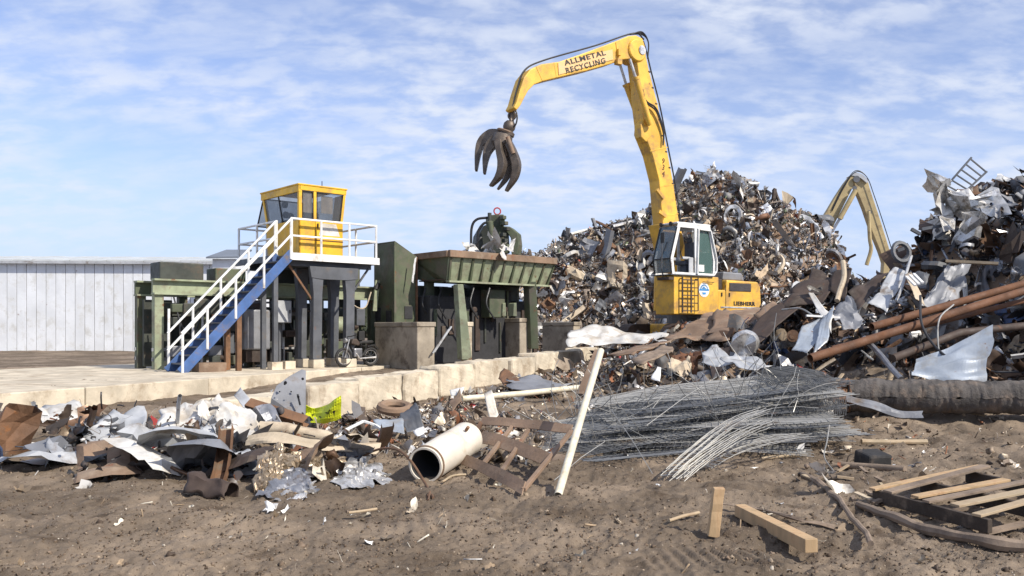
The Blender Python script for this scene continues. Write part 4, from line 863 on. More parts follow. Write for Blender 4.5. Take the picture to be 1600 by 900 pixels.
q = P(395, 515, 25); MB().box(q, (.75, .7, 1.15), ROTT).build('tank_body', 'panel_grey', ot, bevel=.05)
MB().box(q - UPZ * .75, (.6, .55, .35), ROTT).build('tank_stand', 'rust_dark', ot)
MB().lathe([(0, .07), (.08, .07), (.08, .001)], q + UPZ * .57, UPZ, 12).build('filler_cap', 'black_paint', ot)
pbox('gauge', 'black_paint', ot, q - V * .36 + U * .1, (.05, .02, .14), ROTT)

# motorcycle by the tower leg
mc = thing('motorcycle', 'small dark motorcycle parked behind the tower leg', 'motorcycle', P(556, 575, 25.4))
mf = P(537, 575, 25.2); mr_ = P(579, 575, 25.9); mf.z = mr_.z = .5; dm = (mr_ - mf).normalized(); nm_ = Vector((-dm.y, dm.x, 0)); WB = (mr_ - mf).length
for c in (mf, mr_):
    c = c + UPZ * .29; wl = MB().torus(c, nm_, .245, .045, 22, 8).build('wheel', 'rubber', mc, smooth=True)
    MB().torus(c, nm_, .2, .016, 22, 6).build('rim', 'bright_metal', wl, smooth=True)
    sp = MB()
    for k in range(9): a = k * .698; sp.bar(c, c + (dm * math.cos(a) + UPZ * math.sin(a)) * .2, .006, .006)
    sp.tube([c - nm_ * .06, c + nm_ * .06], .03, 8); sp.build('spokes', 'steel', wl)
def mq(s, z, k=0): return mf + dm * (s * WB) + UPZ * z + nm_ * k
for k in (-.07, .07): ptube('fork', 'bright_metal', mc, [mq(0, .29, k), mq(.16, .82, k)], .016, 8)
ptube('handlebar', 'black_paint', mc, [mq(.26, .95, -.3), mq(.17, .9, -.12), mq(.17, .9, .12), mq(.26, .95, .3)], .013, 8)
ptube('frame', 'black_paint', mc, [mq(.18, .75), mq(.4, .35), mq(.7, .35), mq(.85, .6), mq(.2, .7)], .022, 8)
ptube('swing_arm', 'black_paint', mc, [mq(.62, .35, -.07), mq(1.0, .29, -.07)], .02, 8)
m = MB(); tk = [mq(.22, .68), mq(.26, .82), mq(.42, .84), mq(.55, .7), mq(.5, .62)]; m.prism([q - nm_ * .1 for q in tk], nm_ * .2); m.build('fuel_tank', 'rust_dark', mc, bevel=.03)
m = MB(); m.prism([q - nm_ * .1 for q in (mq(.52, .68), mq(.56, .75), mq(1.0, .78), mq(1.06, .74), mq(1.0, .69))], nm_ * .2); m.build('saddle', 'black_paint', mc, bevel=.02)
MB().box(mq(.48, .42), (.28, .2, .26), Matrix.Rotation(math.atan2(dm.y, dm.x), 3, 'Z')).build('engine', 'steel', mc, bevel=.03)
MB().lathe([(0, .001), (0, .05), (.07, .08), (.09, .08), (.1, .001)], mq(.12, .78), -dm, 14).build('headlight', 'bright_metal', mc, smooth=True)
ptube('exhaust', 'bright_metal', mc, [mq(.4, .4, -.1), mq(.5, .25, -.12), mq(1.1, .27, -.13)], [.02, .02, .035], 8)
MB().prism([q - nm_ * .06 for q in (mq(.85, .62), mq(1.15, .66), mq(1.28, .5), mq(1.24, .49), mq(1.1, .61), mq(.85, .58))], nm_ * .12).build('mudguard', 'black_paint', mc)

# ------------------------------------------------------------------ tall green housing
gh = thing('green_housing', 'tall dark green steel housing between the tower and hopper', 'machine housing', P(617, 560, 27.5))
K_ = P(617, 378, 27.5); K_.z = 0; zt, zr = 4.39, 3.95
kb = K_ + V * 1.26; kr = K_ + U * .8
MB().prism([K_ + UPZ * .4, kb + UPZ * .4, kb + UPZ * (zt - .02), K_ + UPZ * zt], U * .05).build('side_panel', 'green_paint', gh, bevel=.006)
MB().prism([K_ + UPZ * .4 + U * .052, kr + UPZ * .4, kr + UPZ * zr, K_ + UPZ * zt + U * .052], V * .05).build('front_panel', 'green_paint', gh, bevel=.006)
MB().prism([K_ + UPZ * (zt + .002), kr + UPZ * (zr + .002), kr + V * 1.26 + UPZ * (zr + .002), kb + UPZ * (zt + .002)], UPZ * .03).build('roof_panel', 'green_paint', gh)
MB().prism([kr + UPZ * .4, kr + V * 1.26 + UPZ * .4, kr + V * 1.26 + UPZ * zr, kr + UPZ * zr], -U * .05).build('side_panel', 'green_paint', gh)
MB().prism([kb + UPZ * .4, kb + U * .8 + UPZ * .4, kb + U * .8 + UPZ * zr, kb + UPZ * (zt - .03)], -V * .04).build('rear_panel', 'green_paint', gh)
pbar('corner_angle', 'green_paint', gh, K_ + UPZ * .4 - U * .01 - V * .01, K_ + UPZ * zt - U * .01 - V * .01, .07, .07, up=U)
pbar('corner_angle', 'rust', gh, kr + UPZ * .4 - V * .02, kr + UPZ * zr - V * .02, .06, .06, up=U)
for z, q in ((2.0, .35), (2.1, 1.0)): MB().box(K_ + V * q + UPZ * z - U * .012, (.02, .3, .42), ROTT).build('access_hole', 'interior_dark', gh)
MB().box(K_ + U * .5 - V * .012 + UPZ * 2.15, (.3, .02, .4), ROTT).build('access_hole', 'interior_dark', gh)
MB().sheet(P(648, 400, 27.6), P(651, 400, 27.6), P(646, 440, 27.5), P(643, 440, 27.5), 1, 8, .01, 3, 2).build('torn_tape', 'paper_white', gh, solid=.003)
ptube('lug', 'black_paint', gh, [kb - U * .15 + UPZ * 3.1 - V * .5, kb - U * .25 + UPZ * 2.9 - V * .5], .09, 10)

# ------------------------------------------------------------------ loading hopper
hp = thing('loading_hopper', 'green ribbed loading hopper with a rusty rim on legs', 'hopper', P(780, 560, 29))
HA = P(702, 391, 27); HZ = HA.z; HA.z = 0; HL, HD = 4.45, 1.95; HB = HZ - .93
def Hh(a, b, z): return HA + U * a + V * b + UPZ * z
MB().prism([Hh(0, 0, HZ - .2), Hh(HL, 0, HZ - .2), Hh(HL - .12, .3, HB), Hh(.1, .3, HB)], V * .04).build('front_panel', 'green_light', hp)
for i in range(11):
    a = .02 + i * (HL - .06) / 10; a2 = .1 + (HL - .3) * i / 10
    MB().prism([Hh(a, -.035, HZ - .2), Hh(a + .07, -.035, HZ - .2), Hh(a2 + .1, .21, HB), Hh(a2 + .03, .21, HB)], V * .12).build('rib', 'green_paint', hp)
pbar('rim', 'rust_brown', hp, Hh(-.04, -.05, HZ - .1), Hh(HL + .04, -.05, HZ - .1), .12, .22, bevel=.012)
pbar('rim', 'rust_brown', hp, Hh(-.04, .015, HZ - .1), Hh(-.04, HD, HZ - .1), .1, .2, bevel=.012)
pbar('rim', 'rust_brown', hp, Hh(HL + .04, .015, HZ - .1), Hh(HL + .04, HD, HZ - .1), .1, .2, bevel=.012)
pbar('rim', 'rust', hp, Hh(-.09, HD, HZ - .1), Hh(HL + .09, HD, HZ - .1), .1, .2, bevel=.012)
pbar('bottom_flange', 'green_light', hp, Hh(.08, .2, HB - .03), Hh(HL - .1, .2, HB - .03), .2, .06)
MB().prism([Hh(0, .05, HZ - .2), Hh(0, HD, HZ - .2), Hh(.0, HD, HB + .1), Hh(.28, .9, HB - .05), Hh(.1, .3, HB)], U * .04).build('side_panel', 'green_paint', hp)
MB().prism([Hh(HL, .05, HZ - .2), Hh(HL, HD, HZ - .2), Hh(HL - .1, HD, HB), Hh(HL - .12, .3, HB)], -U * .04).build('side_panel', 'green_paint', hp)
MB().prism([Hh(0, HD, HZ - .2), Hh(HL, HD, HZ - .2), Hh(HL - .3, HD - .1, HB), Hh(.3, HD - .1, HB)], -V * .04).build('rear_panel', 'green_paint', hp)
MB().prism([Hh(.1, .3, HB + .02), Hh(HL - .12, .3, HB + .02), Hh(HL - .12, HD - .1, HB + .02), Hh(.1, HD - .1, HB + .02)], UPZ * .04).build('floor_panel', 'rust_dark', hp)
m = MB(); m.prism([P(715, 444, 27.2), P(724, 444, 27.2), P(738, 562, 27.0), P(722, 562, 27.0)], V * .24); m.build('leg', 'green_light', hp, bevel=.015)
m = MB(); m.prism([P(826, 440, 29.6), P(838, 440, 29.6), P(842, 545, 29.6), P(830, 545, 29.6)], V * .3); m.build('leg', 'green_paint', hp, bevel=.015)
for a, b in ((.4, 1.7), (HL - .4, 1.7)): pbar('leg', 'green_paint', hp, Hh(a, b, .5), Hh(a, b, HB + .05), .24, .24, up=U)
# shear body below the hopper
sb = thing('shear_body', 'dark green shear machine sitting below the hopper', 'machine', P(730, 560, 30))
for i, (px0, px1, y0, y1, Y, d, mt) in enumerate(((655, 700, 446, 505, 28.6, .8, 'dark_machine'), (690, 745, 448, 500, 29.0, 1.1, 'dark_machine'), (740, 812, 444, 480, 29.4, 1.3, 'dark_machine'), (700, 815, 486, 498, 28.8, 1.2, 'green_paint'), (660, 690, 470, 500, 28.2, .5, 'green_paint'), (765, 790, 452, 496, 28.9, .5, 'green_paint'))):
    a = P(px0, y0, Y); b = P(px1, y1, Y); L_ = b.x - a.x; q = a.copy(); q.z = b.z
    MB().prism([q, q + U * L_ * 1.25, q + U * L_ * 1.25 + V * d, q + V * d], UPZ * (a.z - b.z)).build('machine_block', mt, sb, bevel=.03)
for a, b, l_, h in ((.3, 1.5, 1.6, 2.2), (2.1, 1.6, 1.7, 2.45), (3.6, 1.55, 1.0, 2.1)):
    MB().box(Hh(a + .5, b, .5 + h / 2), (l_, .9, h), ROTT).build('shade_toned_frame', 'interior_dark', sb, bevel=.03)  # frames coloured near black, shade under the hopper put into the colour
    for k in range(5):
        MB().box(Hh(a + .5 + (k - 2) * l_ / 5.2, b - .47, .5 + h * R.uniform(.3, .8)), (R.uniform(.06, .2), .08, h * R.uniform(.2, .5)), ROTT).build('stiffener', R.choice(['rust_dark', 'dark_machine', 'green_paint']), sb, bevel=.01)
for i in range(6): q = P(668 + i * 24, 478 + 6 * (i % 2), 28.1 + .25 * i); MB().lathe([(0, .001), (0, .1), (.07, .1), (.09, .06), (.09, .001)], q, -V, 10).build('bolt_head', 'rust_dark', sb)
for px in (786, 803):
    MB().prism([P(px, 474, 29.2), P(px + 4, 473, 29.2), P(px + 5, 494, 29.2), P(px - 1, 494, 29.2)], V * .3).build('guide_lug', 'green_light', sb, bevel=.01)
for i in range(5): ptube('hydraulic_hose', 'hose', sb, curve_pts([P(665 + 25 * i, 450, 28), P(660 + 25 * i, 475, 27.8), P(672 + 25 * i, 498, 28)], 6), .03, 6)
pbar('strut', 'light_grey', sb, P(705, 510, 26.2), P(678, 550, 25.9), .09, .04); pbar('strut', 'light_grey', sb, P(701, 515, 26.1), P(676, 552, 25.8), .05, .04)
# press head on top
ph = thing('hydraulic_press_head', 'dark green hydraulic press head with hoses above the hopper', 'press head', P(775, 395, 30.5))
PY = 30.6
MB().prism([P(x, y, PY) for x, y in ((746, 396), (749, 366), (757, 352), (764, 350), (772, 372), (784, 380), (790, 396))], V * .9 + U * .4).build('head_body', 'dark_machine', ph, bevel=.03)
MB().prism([P(x, y, PY + .2) for x, y in ((767, 336), (781, 334), (784, 352), (795, 356), (797, 396), (770, 396))], V * .7 + U * .3).build('head_column', 'green_paint', ph, bevel=.03)
MB().prism([P(x, y, PY) for x, y in ((781, 335), (787, 335), (789, 343), (787, 352), (782, 352))], V * .5 + U * .4).build('head_top', 'green_paint', ph, bevel=.02)
MB().prism([P(x, y, PY + .1) for x, y in ((785, 353), (797, 354), (809, 364), (811, 382), (808, 398), (799, 398), (798, 372))], V * .4 + U * .5).build('head_side', 'green_paint', ph, bevel=.03)
MB().lathe([(0, .001), (0, .11), (.1, .12), (.75, .12), (.78, .09), (.78, .001)], P(770, 380, PY - .35), (P(765, 346, PY - .35) - P(770, 380, PY - .35)), 14).build('cylinder', 'green_paint', ph, smooth=True)
MB().lathe([(0, .07), (.3, .07)], P(765, 346, PY - .35), UPZ, 12).build('cylinder_cap', 'dark_machine', ph)
for i, (x0, x1, yt) in enumerate(((736, 762, 341), (746, 764, 348), (740, 752, 372))):
    ptube('hose', 'hose', ph, curve_pts([P(x0, 388, PY - .3), P(x0 + 1, yt + 15, PY - .35), P(x0 + 9, yt + 2, PY - .35), P(x1, yt - 1, PY - .3)], 8), .045, 8)
MB().torus(P(777, 330, PY + .3), Vector((.3, -1, 0)), .12, .025, 16, 6, squash=1).build('lifting_eye', 'red_paint', ph, smooth=True)
for i in range(6): q = P(786 + 3 * (i % 3), 340 + 9 * i, PY - .05); MB().box(q, (.16, .2, .13), ROTT).build('valve', R.choice(['green_paint', 'dark_machine']), ph, bevel=.02)
for i, (x, y, s_) in enumerate(((745, 388, .5), (758, 384, .45), (770, 389, .5), (785, 390, .45), (733, 390, .4), (765, 392, .5))):
    piece('sheet', i, s_ * 1.3, P(x, y, 28.4), (R.uniform(0, 6), R.uniform(0, 6), R.uniform(0, 6)), 'white_sheet', 'scrap_sheet', ['second', 'third', 'fourth', 'last', 'first', 'lowest'][i] + ' crumpled white scrap sheet from the left in the hopper', 'scrap sheet', 'white scrap in the hopper')
MB().sheet(P(793, 392, 28.3), P(802, 394, 28.3), P(806, 372, 28.5), P(798, 376, 28.5), 6, 6, .05, 3, 9).build('bent_sheet', 'white_sheet', solid=.004, label='bent white sheet standing upright in the hopper', cat='scrap sheet')
# ------------------------------------------------------------------ yellow material handler
ER = Vector((3.92, 32.36, .95)); FW = Vector((-.8, -.6, 0)); LF = Vector((.6, -.8, 0))
ex = thing('material_handler', 'yellow scrap handling excavator with white cab and raised boom', 'excavator', ER, rz=math.atan2(FW.y, FW.x), local=True)
def E(px, py, lat=0.0):                                  # point of the machine's own frame in the plane 'lat' metres left of its centre line
    k = (px - CX) / F; a = ((ER.x + .6 * lat) - (ER.y - .8 * lat) * k) / (.8 - .6 * k); Y = ER.y - .6 * a - .8 * lat
    return Vector((a, lat, EZ + (HY - py) * Y / F - ER.z))
YP = 'yellow_paint'
def zw(z): return z - ER.z
# undercarriage
for s in (-1, 1):
    pts = []
    for k in range(9): a = math.pi / 2 + math.pi * k / 8; pts.append(Vector((-1.75 + .42 * math.cos(a), s * 1.2 - .3, .44 + .42 * math.sin(a))))
    for k in range(9): a = -math.pi / 2 + math.pi * k / 8; pts.append(Vector((1.75 + .42 * math.cos(a), s * 1.2 - .3, .44 + .42 * math.sin(a))))
    tr = MB().prism(pts, (0, .6, 0)).build('track', 'rust_dark', ex, bevel=.02)
    for k in range(6): MB().lathe([(0, .001), (0, .2), (.66, .2), (.66, .001)], (-1.5 + k * .6, s * 1.2 - .33, .36), (0, 1, 0), 14).build('track_roller', 'grey_steel', tr)
MB().box((0, 0, .62), (2.2, 1.7, .5)).build('car_body', YP, ex, bevel=.05)
MB().lathe([(0, .001), (0, .75), (.32, .75), (.32, .001)], (0, 0, .86), UPZ, 24).build('slew_ring', 'grey_steel', ex)
ZB = zw(2.14)
MB().box((-.95, 0, ZB - .05), (2.9, 2.4, .12)).build('deck_frame', 'grey_steel', ex)
# lower body below the cab
zc_ = zw(3.50)
MB().prism([(-.2, 1.45, ZB), (2.0, 1.45, ZB), (2.0, 1.45, zc_), (-.2, 1.45, zc_)], (0, -.95, 0)).build('front_housing', YP, ex, bevel=.025)
MB().prism([(-.2, -1.35, ZB), (.1, -1.35, ZB), (.1, -1.35, zw(3.2)), (-.2, -1.35, zw(3.2))], (0, .85, 0)).build('right_housing', YP, ex, bevel=.03)
MB().box((1.15, 1.0, zc_ + .012), (2.1, 1.05, .03)).build('cab_floor_plate', 'grey_steel', ex)
pbox('step_plate', 'rust_dark', ex, (2.12, 1.15, zc_ - .12), (.24, .6, .1))
# engine housing
MB().prism([(-.22, 1.4, ZB + .1), (-.22, 1.4, zw(3.05)), (-.62, 1.4, zw(3.05)), (-.68, 1.4, zw(3.42)), (-2.35, 1.4, zw(3.40)), (-2.5, 1.4, zw(3.2)), (-2.55, 1.4, zw(2.55)), (-2.3, 1.4, ZB + .12), (-1.6, 1.4, ZB + .02)], (0, -2.7, 0)).build('engine_housing', YP, ex, bevel=.05)
MB().prism([(-2.5, 1.2, zw(2.3)), (-2.75, 1.1, zw(2.5)), (-2.72, 1.1, zw(3.1)), (-2.5, 1.2, zw(3.3))], (0, -2.4, 0)).build('counterweight', YP, ex, bevel=.06)
MB().prism([(-.25, 1.25, zw(3.06)), (-.25, 1.25, zw(3.46)), (-.6, 1.25, zw(3.46)), (-.6, 1.25, zw(3.06))], (0, -1.2, 0)).build('filter_box', 'rust_dark', ex, bevel=.03)
MB().prism([(-.66, 1.2, zw(3.43)), (-.72, 1.2, zw(3.74)), (-1.7, 1.2, zw(3.72)), (-1.85, 1.2, zw(3.42))], (0, -1.6, 0)).build('hood', 'panel_grey', ex, bevel=.05)
pbox('grille', 'rust_dark', ex, (-1.38, 1.405, zw(3.17)), (1.15, .03, .3))
for i in range(7): pbox('grille_slat', 'grey_steel', ex, (-1.38, 1.425, zw(3.05) + i * .04), (1.12, .012, .014))
pbox('panel_seam', 'black_paint', ex, (-.62, 1.402, zw(2.75)), (.025, .012, .95))
pbox('side_strip', 'bright_metal', ex, (-1.35, 1.41, zw(2.42)), (2.0, .02, .05))
for x in (-.4, -.8): pbox('latch', 'black_paint', ex, (x, 1.415, zw(2.88)), (.05, .03, .14))
text_mb('LIEBHERR', .2, Vector((-1.6, 1.41, zw(2.56))), Vector((-1.25, 0, 0)), UPZ, .006, .012, 1.1).build('maker_lettering', 'black_paint', ex)
ptube('exhaust_pipe', 'rust', ex, [(-1.2, -.5, zw(3.4)), (-1.2, -.5, zw(4.1)), (-1.35, -.5, zw(4.2))], .07, 10)
# emblem on the front housing: white disc with a blue ring of hills and letters
ce = E(1100, 453, 1.455)
MB().lathe([(0, .001), (0, .26), (.008, .26), (.008, .001)], ce, (0, 1, 0), 28).build('emblem_disc', 'white_paint', ex)
em = MB()
for k in range(16):
    a = math.pi * (k / 16) + .1; a2 = a + .14
    em.prism([ce + Vector((-math.cos(t) * r_, .010, math.sin(t) * r_)) for t, r_ in ((a, .20), (a2, .20), (a2, .15), (a, .15))], (0, .004, 0))
em.prism([ce + Vector((x, .010, z)) for x, z in ((.24, -.03), (-.24, -.03), (-.24, .03), (.24, .03))], (0, .004, 0))
em.prism([ce + Vector((x, .010, z)) for x, z in ((.12, .04), (.02, .13), (-.04, .08), (-.12, .04))], (0, .004, 0))
em.prism([ce + Vector((x, .010, z)) for x, z in ((.07, -.16), (-.07, -.16), (-.1, -.09), (.1, -.09))], (0, .004, 0))
em.build('emblem_mark', 'logo_blue', ex)
# ladder
for x in (1.72, 1.30): pbar('ladder_rail', 'rust_dark', ex, (x, 1.58, ZB + .05), (x, 1.58, zc_ - .05), .045, .045, up=(1, 0, 0))
pbar('ladder_rail', 'rust_dark', ex, (.96, 1.58, ZB + .12), (.96, 1.58, zc_ - .05), .03, .03, up=(1, 0, 0))
for i in range(5): pbar('ladder_rung', 'rust_dark', ex, (1.75, 1.58, ZB + .12 + i * .27), (1.0, 1.58, ZB + .12 + i * .27), .04, .035)
for x in (1.72, .98): pbar('ladder_bracket', 'rust_dark', ex, (x, 1.44, zc_ - .12), (x, 1.6, zc_ - .12), .03, .03)
ptube('grab_rail', 'rust_dark', ex, [(.6, 1.45, zc_ - .2), (.6, 1.52, zc_ - .2), (.1, 1.52, zc_ - .2), (.1, 1.45, zc_ - .2)], .014, 6)
# cab
CY0, CY1 = .52, 1.46; z0, z1 = zc_ + .03, zw(5.30)
prof = {'A0': (2.08, z0), 'A1': (2.16, z0 + .55), 'A2': (1.80, z1), 'C0': (.05, z0), 'C2': (.22, z1)}
WPm = 'white_paint'
def side(y):
    s = -1 if y > 1 else 1; e = (0, s * .05, 0)
    MB().prism([(2.08, y, z0), (1.96, y, z0), (2.03, y, z0 + .55), (2.16, y, z0 + .55)], e).build('pillar', WPm, ex, bevel=.012)
    MB().prism([(2.16, y, z0 + .55), (2.03, y, z0 + .55), (1.69, y, z1 - .1), (1.83, y, z1 - .1)], e).build('pillar', WPm, ex, bevel=.012)
    MB().prism([(.98, y, z0), (.86, y, z0), (.90, y, z1 - .1), (1.02, y, z1 - .1)], e).build('pillar', WPm, ex, bevel=.012)
    MB().prism([(.12, y, z0), (-.0, y, z0 + .1), (-.03, y, z0 + .55), (.08, y, z0 + .55), (.09, y, z0 + .14)], e).build('pillar', WPm, ex, bevel=.01)
    MB().prism([(.08, y, z0 + .55), (-.03, y, z0 + .55), (.2, y, z1 - .1), (.31, y, z1 - .1)], e).build('pillar', WPm, ex, bevel=.012)
    MB().prism([(1.95, y, z0), (1.95, y, z0 + .08), (.1, y, z0 + .08), (.1, y, z0)], e).build('sill', WPm, ex, bevel=.01)
    MB().prism([(1.86, y, z1 - .12), (.2, y, z1 - .12), (.24, y, z1), (1.8, y, z1)], e).build('roof_rail', WPm, ex, bevel=.012)
side(CY1); side(CY0)
yg = CY1 - .03
MB().prism([(.86, yg, z0 + .08), (.1, yg, z0 + .08), (.08, yg, z0 + .55), (.31, yg, z1 - .12), (.9, yg, z1 - .12)], (0, -.01, 0)).build('side_window', 'glass_green', ex)
# the swung-open second door frame rests flat against the rear window: a white frame with dark seal
pts = [(.92, CY1 + .04, z0 + .02), (.1, CY1 + .04, z0 + .02), (-.04, CY1 + .04, z0 + .18), (-.05, CY1 + .04, z0 + .6), (.26, CY1 + .04, z1 - .16), (.86, CY1 + .04, z1 - .14)]
dfr = None
for i in range(len(pts)):
    o = pbar('door_frame', WPm, ex, pts[i], pts[(i + 1) % len(pts)], .05, .075, up=(0, 1, 0), bevel=.012)
pbox('sticker', 'paper_white', ex, (.66, CY1 - .015, z0 + .26), (.26, .01, .24))
MB().prism([(1.84, CY0 + .02, z1 - .001), (.2, CY0 + .02, z1 - .001), (.2, CY1 - .01, z1 - .001), (1.84, CY1 - .01, z1 - .001)], (0, 0, .07)).build('cab_roof', WPm, ex, bevel=.03)
MB().prism([(2.15, CY0 + .06, z0 + .55), (2.15, CY1 - .06, z0 + .55), (1.80, CY1 - .06, z1 - .08), (1.80, CY0 + .06, z1 - .08)], (.012, 0, .004)).build('windscreen', 'glass_blue', ex)
MB().prism([(2.07, CY0 + .06, z0 + .06), (2.07, CY1 - .06, z0 + .06), (2.15, CY1 - .06, z0 + .52), (2.15, CY0 + .06, z0 + .52)], (.012, 0, 0)).build('lower_windscreen', 'glass_blue', ex)
pbar('screen_bar', 'black_paint', ex, (2.165, CY0 + .03, z0 + .535), (2.165, CY1 - .03, z0 + .535), .04, .05)
for y in (CY0 + .03, CY1 - .03):
    pbar('screen_edge', 'black_paint', ex, (2.085, y, z0 + .04), (2.165, y, z0 + .54), .05, .04); pbar('screen_edge', 'black_paint', ex, (2.165, y, z0 + .54), (1.815, y, z1 - .06), .05, .04)
pbar('wiper', 'black_paint', ex, (2.18, .95, z0 + .56), (2.0, 1.1, z0 + 1.15), .015, .02)
pbox('rear_wall', 'interior_dark', ex, (.16, (CY0 + CY1) / 2, z0 + .45), (.05, CY1 - CY0 - .1, .8))
MB().prism([(.12, CY0 + .05, z0 + .88), (.12, CY1 - .05, z0 + .88), (.26, CY1 - .05, z1 - .12), (.26, CY0 + .05, z1 - .12)], (.01, 0, 0)).build('rear_window', 'glass_green', ex)
m = MB().box((1.05, .98, z0 + .45), (.5, .5, .15)); m.box((.78, .98, z0 + .85), (.13, .48, .7)); m.box((.8, .98, z0 + 1.28), (.1, .25, .18)); m.box((1.0, .98, z0 + .2), (.3, .3, .35)); m.build('seat', 'seat_fabric', ex, bevel=.04)
m = MB().box((1.25, .68, z0 + .6), (.5, .14, .12)); m.box((1.25, 1.27, z0 + .6), (.4, .1, .1)); m.build('armrest', 'light_grey', ex, bevel=.03)
MB().box((1.12, 1.38, z0 + .35), (.22, .04, .55)).build('grey_cover', 'light_grey', ex, bevel=.02)
pbox('monitor', 'black_paint', ex, (1.75, .75, z0 + .75), (.08, .22, .2))
ptube('joystick', 'black_paint', ex, [(1.45, 1.25, z0 + .62), (1.5, 1.25, z0 + .85)], .02, 8)
for y in (.7, 1.2):
    MB().lathe([(0, .001), (0, .05), (.05, .08), (.08, .08), (.085, .001)], (1.86, y, z1 + .02), (1, 0, -.15), 12).build('work_light', 'black_paint', ex, smooth=True)
ptube('mirror_arm', 'grey_steel', ex, [(2.1, 1.0, z0 - .1), (2.35, 1.2, z0 + .2), (2.36, 1.25, z0 + 1.5)], .02, 8)
pbox('mirror', 'black_paint', ex, (2.37, 1.27, z0 + 1.25), (.03, .18, .36))
# boom: a deep box girder
bp = [(1008, 80), (1014, 109), (1028, 164), (1042, 232), (1052, 285), (1061, 346), (1070, 400), (1082, 440), (1060, 440), (1046, 395), (1036, 350), (1030, 282), (1020, 242), (1006, 207), (1007, 196), (1003, 165), (1000, 130), (995, 92)]
W_ = .28; WS = .27
boom = MB().prism([E(x, y, W_) for x, y in bp], (0, -2 * W_, 0)).build('boom', YP, ex, bevel=.03)
MB().prism([E(x, y, W_ + .03) for x, y in ((1030, 350), (1062, 346), (1082, 440), (1052, 440))], (0, -2 * W_ - .06, 0)).build('boom_foot', YP, ex, bevel=.03)
# bracket where the stick cylinders meet the boom
MB().prism([E(x, y, W_ + .03) for x, y in ((1001, 194), (1008, 184), (1018, 194), (1018, 212), (1010, 222), (1002, 214))], (0, -W_ * 1.3, 0)).build('cylinder_bracket', YP, ex, bevel=.03)
for i in range(9):                                         # hose clips along the back edge
    t = i / 8; q = E(1013 + 42 * t, 112 + 200 * t, W_ - .02); pbox('hose_clip', 'rust_dark', ex, q + Vector((-.03, 0, 0)), (.1, .06, .05))
for lat in (W_ - .05, W_ - .16, W_ - .27):
    ptube('boom_hose', 'hose', ex, curve_pts([E(1005, 64, lat), E(1011, 84, lat), E(1017, 110, lat), E(1030.5, 163, lat), E(1044, 231, lat), E(1054.5, 285, lat), E(1063.5, 346, lat)], 6), .028, 6)
for k in (0, 1):
    ptube('loop_hose', 'hose', ex, curve_pts([E(1001 + 3 * k, 140, W_ + .1), E(1010, 158 + 2 * k, W_ + .14), E(1024, 168 + 4 * k, W_ + .14), E(1032, 186 + 5 * k, W_ + .12), E(1037, 206 + 5 * k, W_ + .1), E(1036, 224 + 3 * k, W_ + .08)], 6), .03, 6)
for (x0, y0, x1, y1) in ((1020, 296, 1033, 310), (1023, 330, 1036, 338)): pbar('boom_lug', YP, ex, E(x0 + 6, y0, W_ + .05), E(x1 + 4, y1, W_ + .05), .1, .12)
for (x0, y0, x1, y1) in ((1003, 168, 1028, 162), (1016, 236, 1043, 230), (1031, 292, 1053, 288), (1034, 338, 1060, 334)): pbar('weld_seam', YP, ex, E(x0, y0, W_ + .004), E(x1, y1, W_ + .004), .012, .035)
for (x0, y0, x1, y1) in ((866, 98, 870, 121), (962, 66, 966, 96), (838, 104, 848, 126)): pbar('weld_seam', YP, ex, E(x0, y0, WS + .004), E(x1, y1, WS + .004), .012, .035)
for k in (0, 1, 2): ptube('elbow_hose', 'hose', ex, curve_pts([E(986 - 3 * k, 56, WS - .1 - .12 * k) + Vector((0, 0, .05)), E(1003, 50 + 2 * k, WS - .1 - .12 * k), E(1013, 66, WS - .1 - .12 * k), E(1012, 92, WS - .1 - .12 * k)], 6), .026, 6)
for ch, yy in (('9', 252), ('3', 262), ('4', 272)): text_mb(ch, .28, E(1036.5, yy, W_ + .004), Vector((-.17, 0, .985)).cross(Vector((0, 1, 0))) * -1 if False else Vector((-.98, 0, -.2)), Vector((-.2, 0, .98)) * 1, .004, .008).build('boom_numeral', 'rust_orange', ex)
# stick
sp_ = [(1008, 72), (1004, 60), (994, 55), (982, 56), (960, 65), (915, 82), (875, 96), (846, 100), (829, 108), (819, 121), (812, 142), (807, 160), (803, 168), (808, 172), (814, 164), (820, 152), (826, 141), (835, 132), (848, 127), (872, 121), (915, 111), (957, 99), (972, 93), (984, 92), (996, 88), (1006, 83)]
WS = .27
stick = MB().prism([E(x, y, WS) for x, y in sp_], (0, -2 * WS, 0)).build('stick', YP, ex, bevel=.03)
MB().lathe([(0, .001), (0, .36), (.04, .4), (2 * W_ + .1, .4), (2 * W_ + .14, .36), (2 * W_ + .14, .001)], E(997, 78, W_ + .07), (0, -1, 0), 24).build('elbow_joint', YP, ex, bevel=.01)
MB().lathe([(0, .001), (0, .16), (.04, .16), (.04, .001)], E(1004, 78, W_ + .10), (0, -1, 0), 16).build('elbow_pin', 'bright_metal', ex)
MB().prism([E(x, y, WS + .02) for x, y in ((872, 98), (957, 77), (958, 93), (873, 117))], (0, .006, 0)).build('sign_plate', 'sign_white', ex)
tx = (E(957, 85, WS) - E(873, 107, WS)); tx = tx.normalized(); ty = Vector((0, 1, 0)).cross(tx).normalized(); ty = ty if ty.z > 0 else -ty
tlen = (E(957, 85, WS) - E(873, 107, WS)).length
for txt, (x, y) in (('ALLMETAL', (914.5, 90.5)), ('RECYCLING', (915.5, 102.5))):
    text_mb(txt, .235, E(x, y, WS + .03), tx * (1.5 if txt[0] == 'A' else 1.28), ty, .006, .008, 1.16).build('sign_lettering', 'black_paint', ex)
pbox('stick_lug', YP, ex, E(967, 82, WS + .06), (.12, .12, .22)); pbox('stick_lug', YP, ex, E(966, 97, WS + .05), (.2, .2, .18))
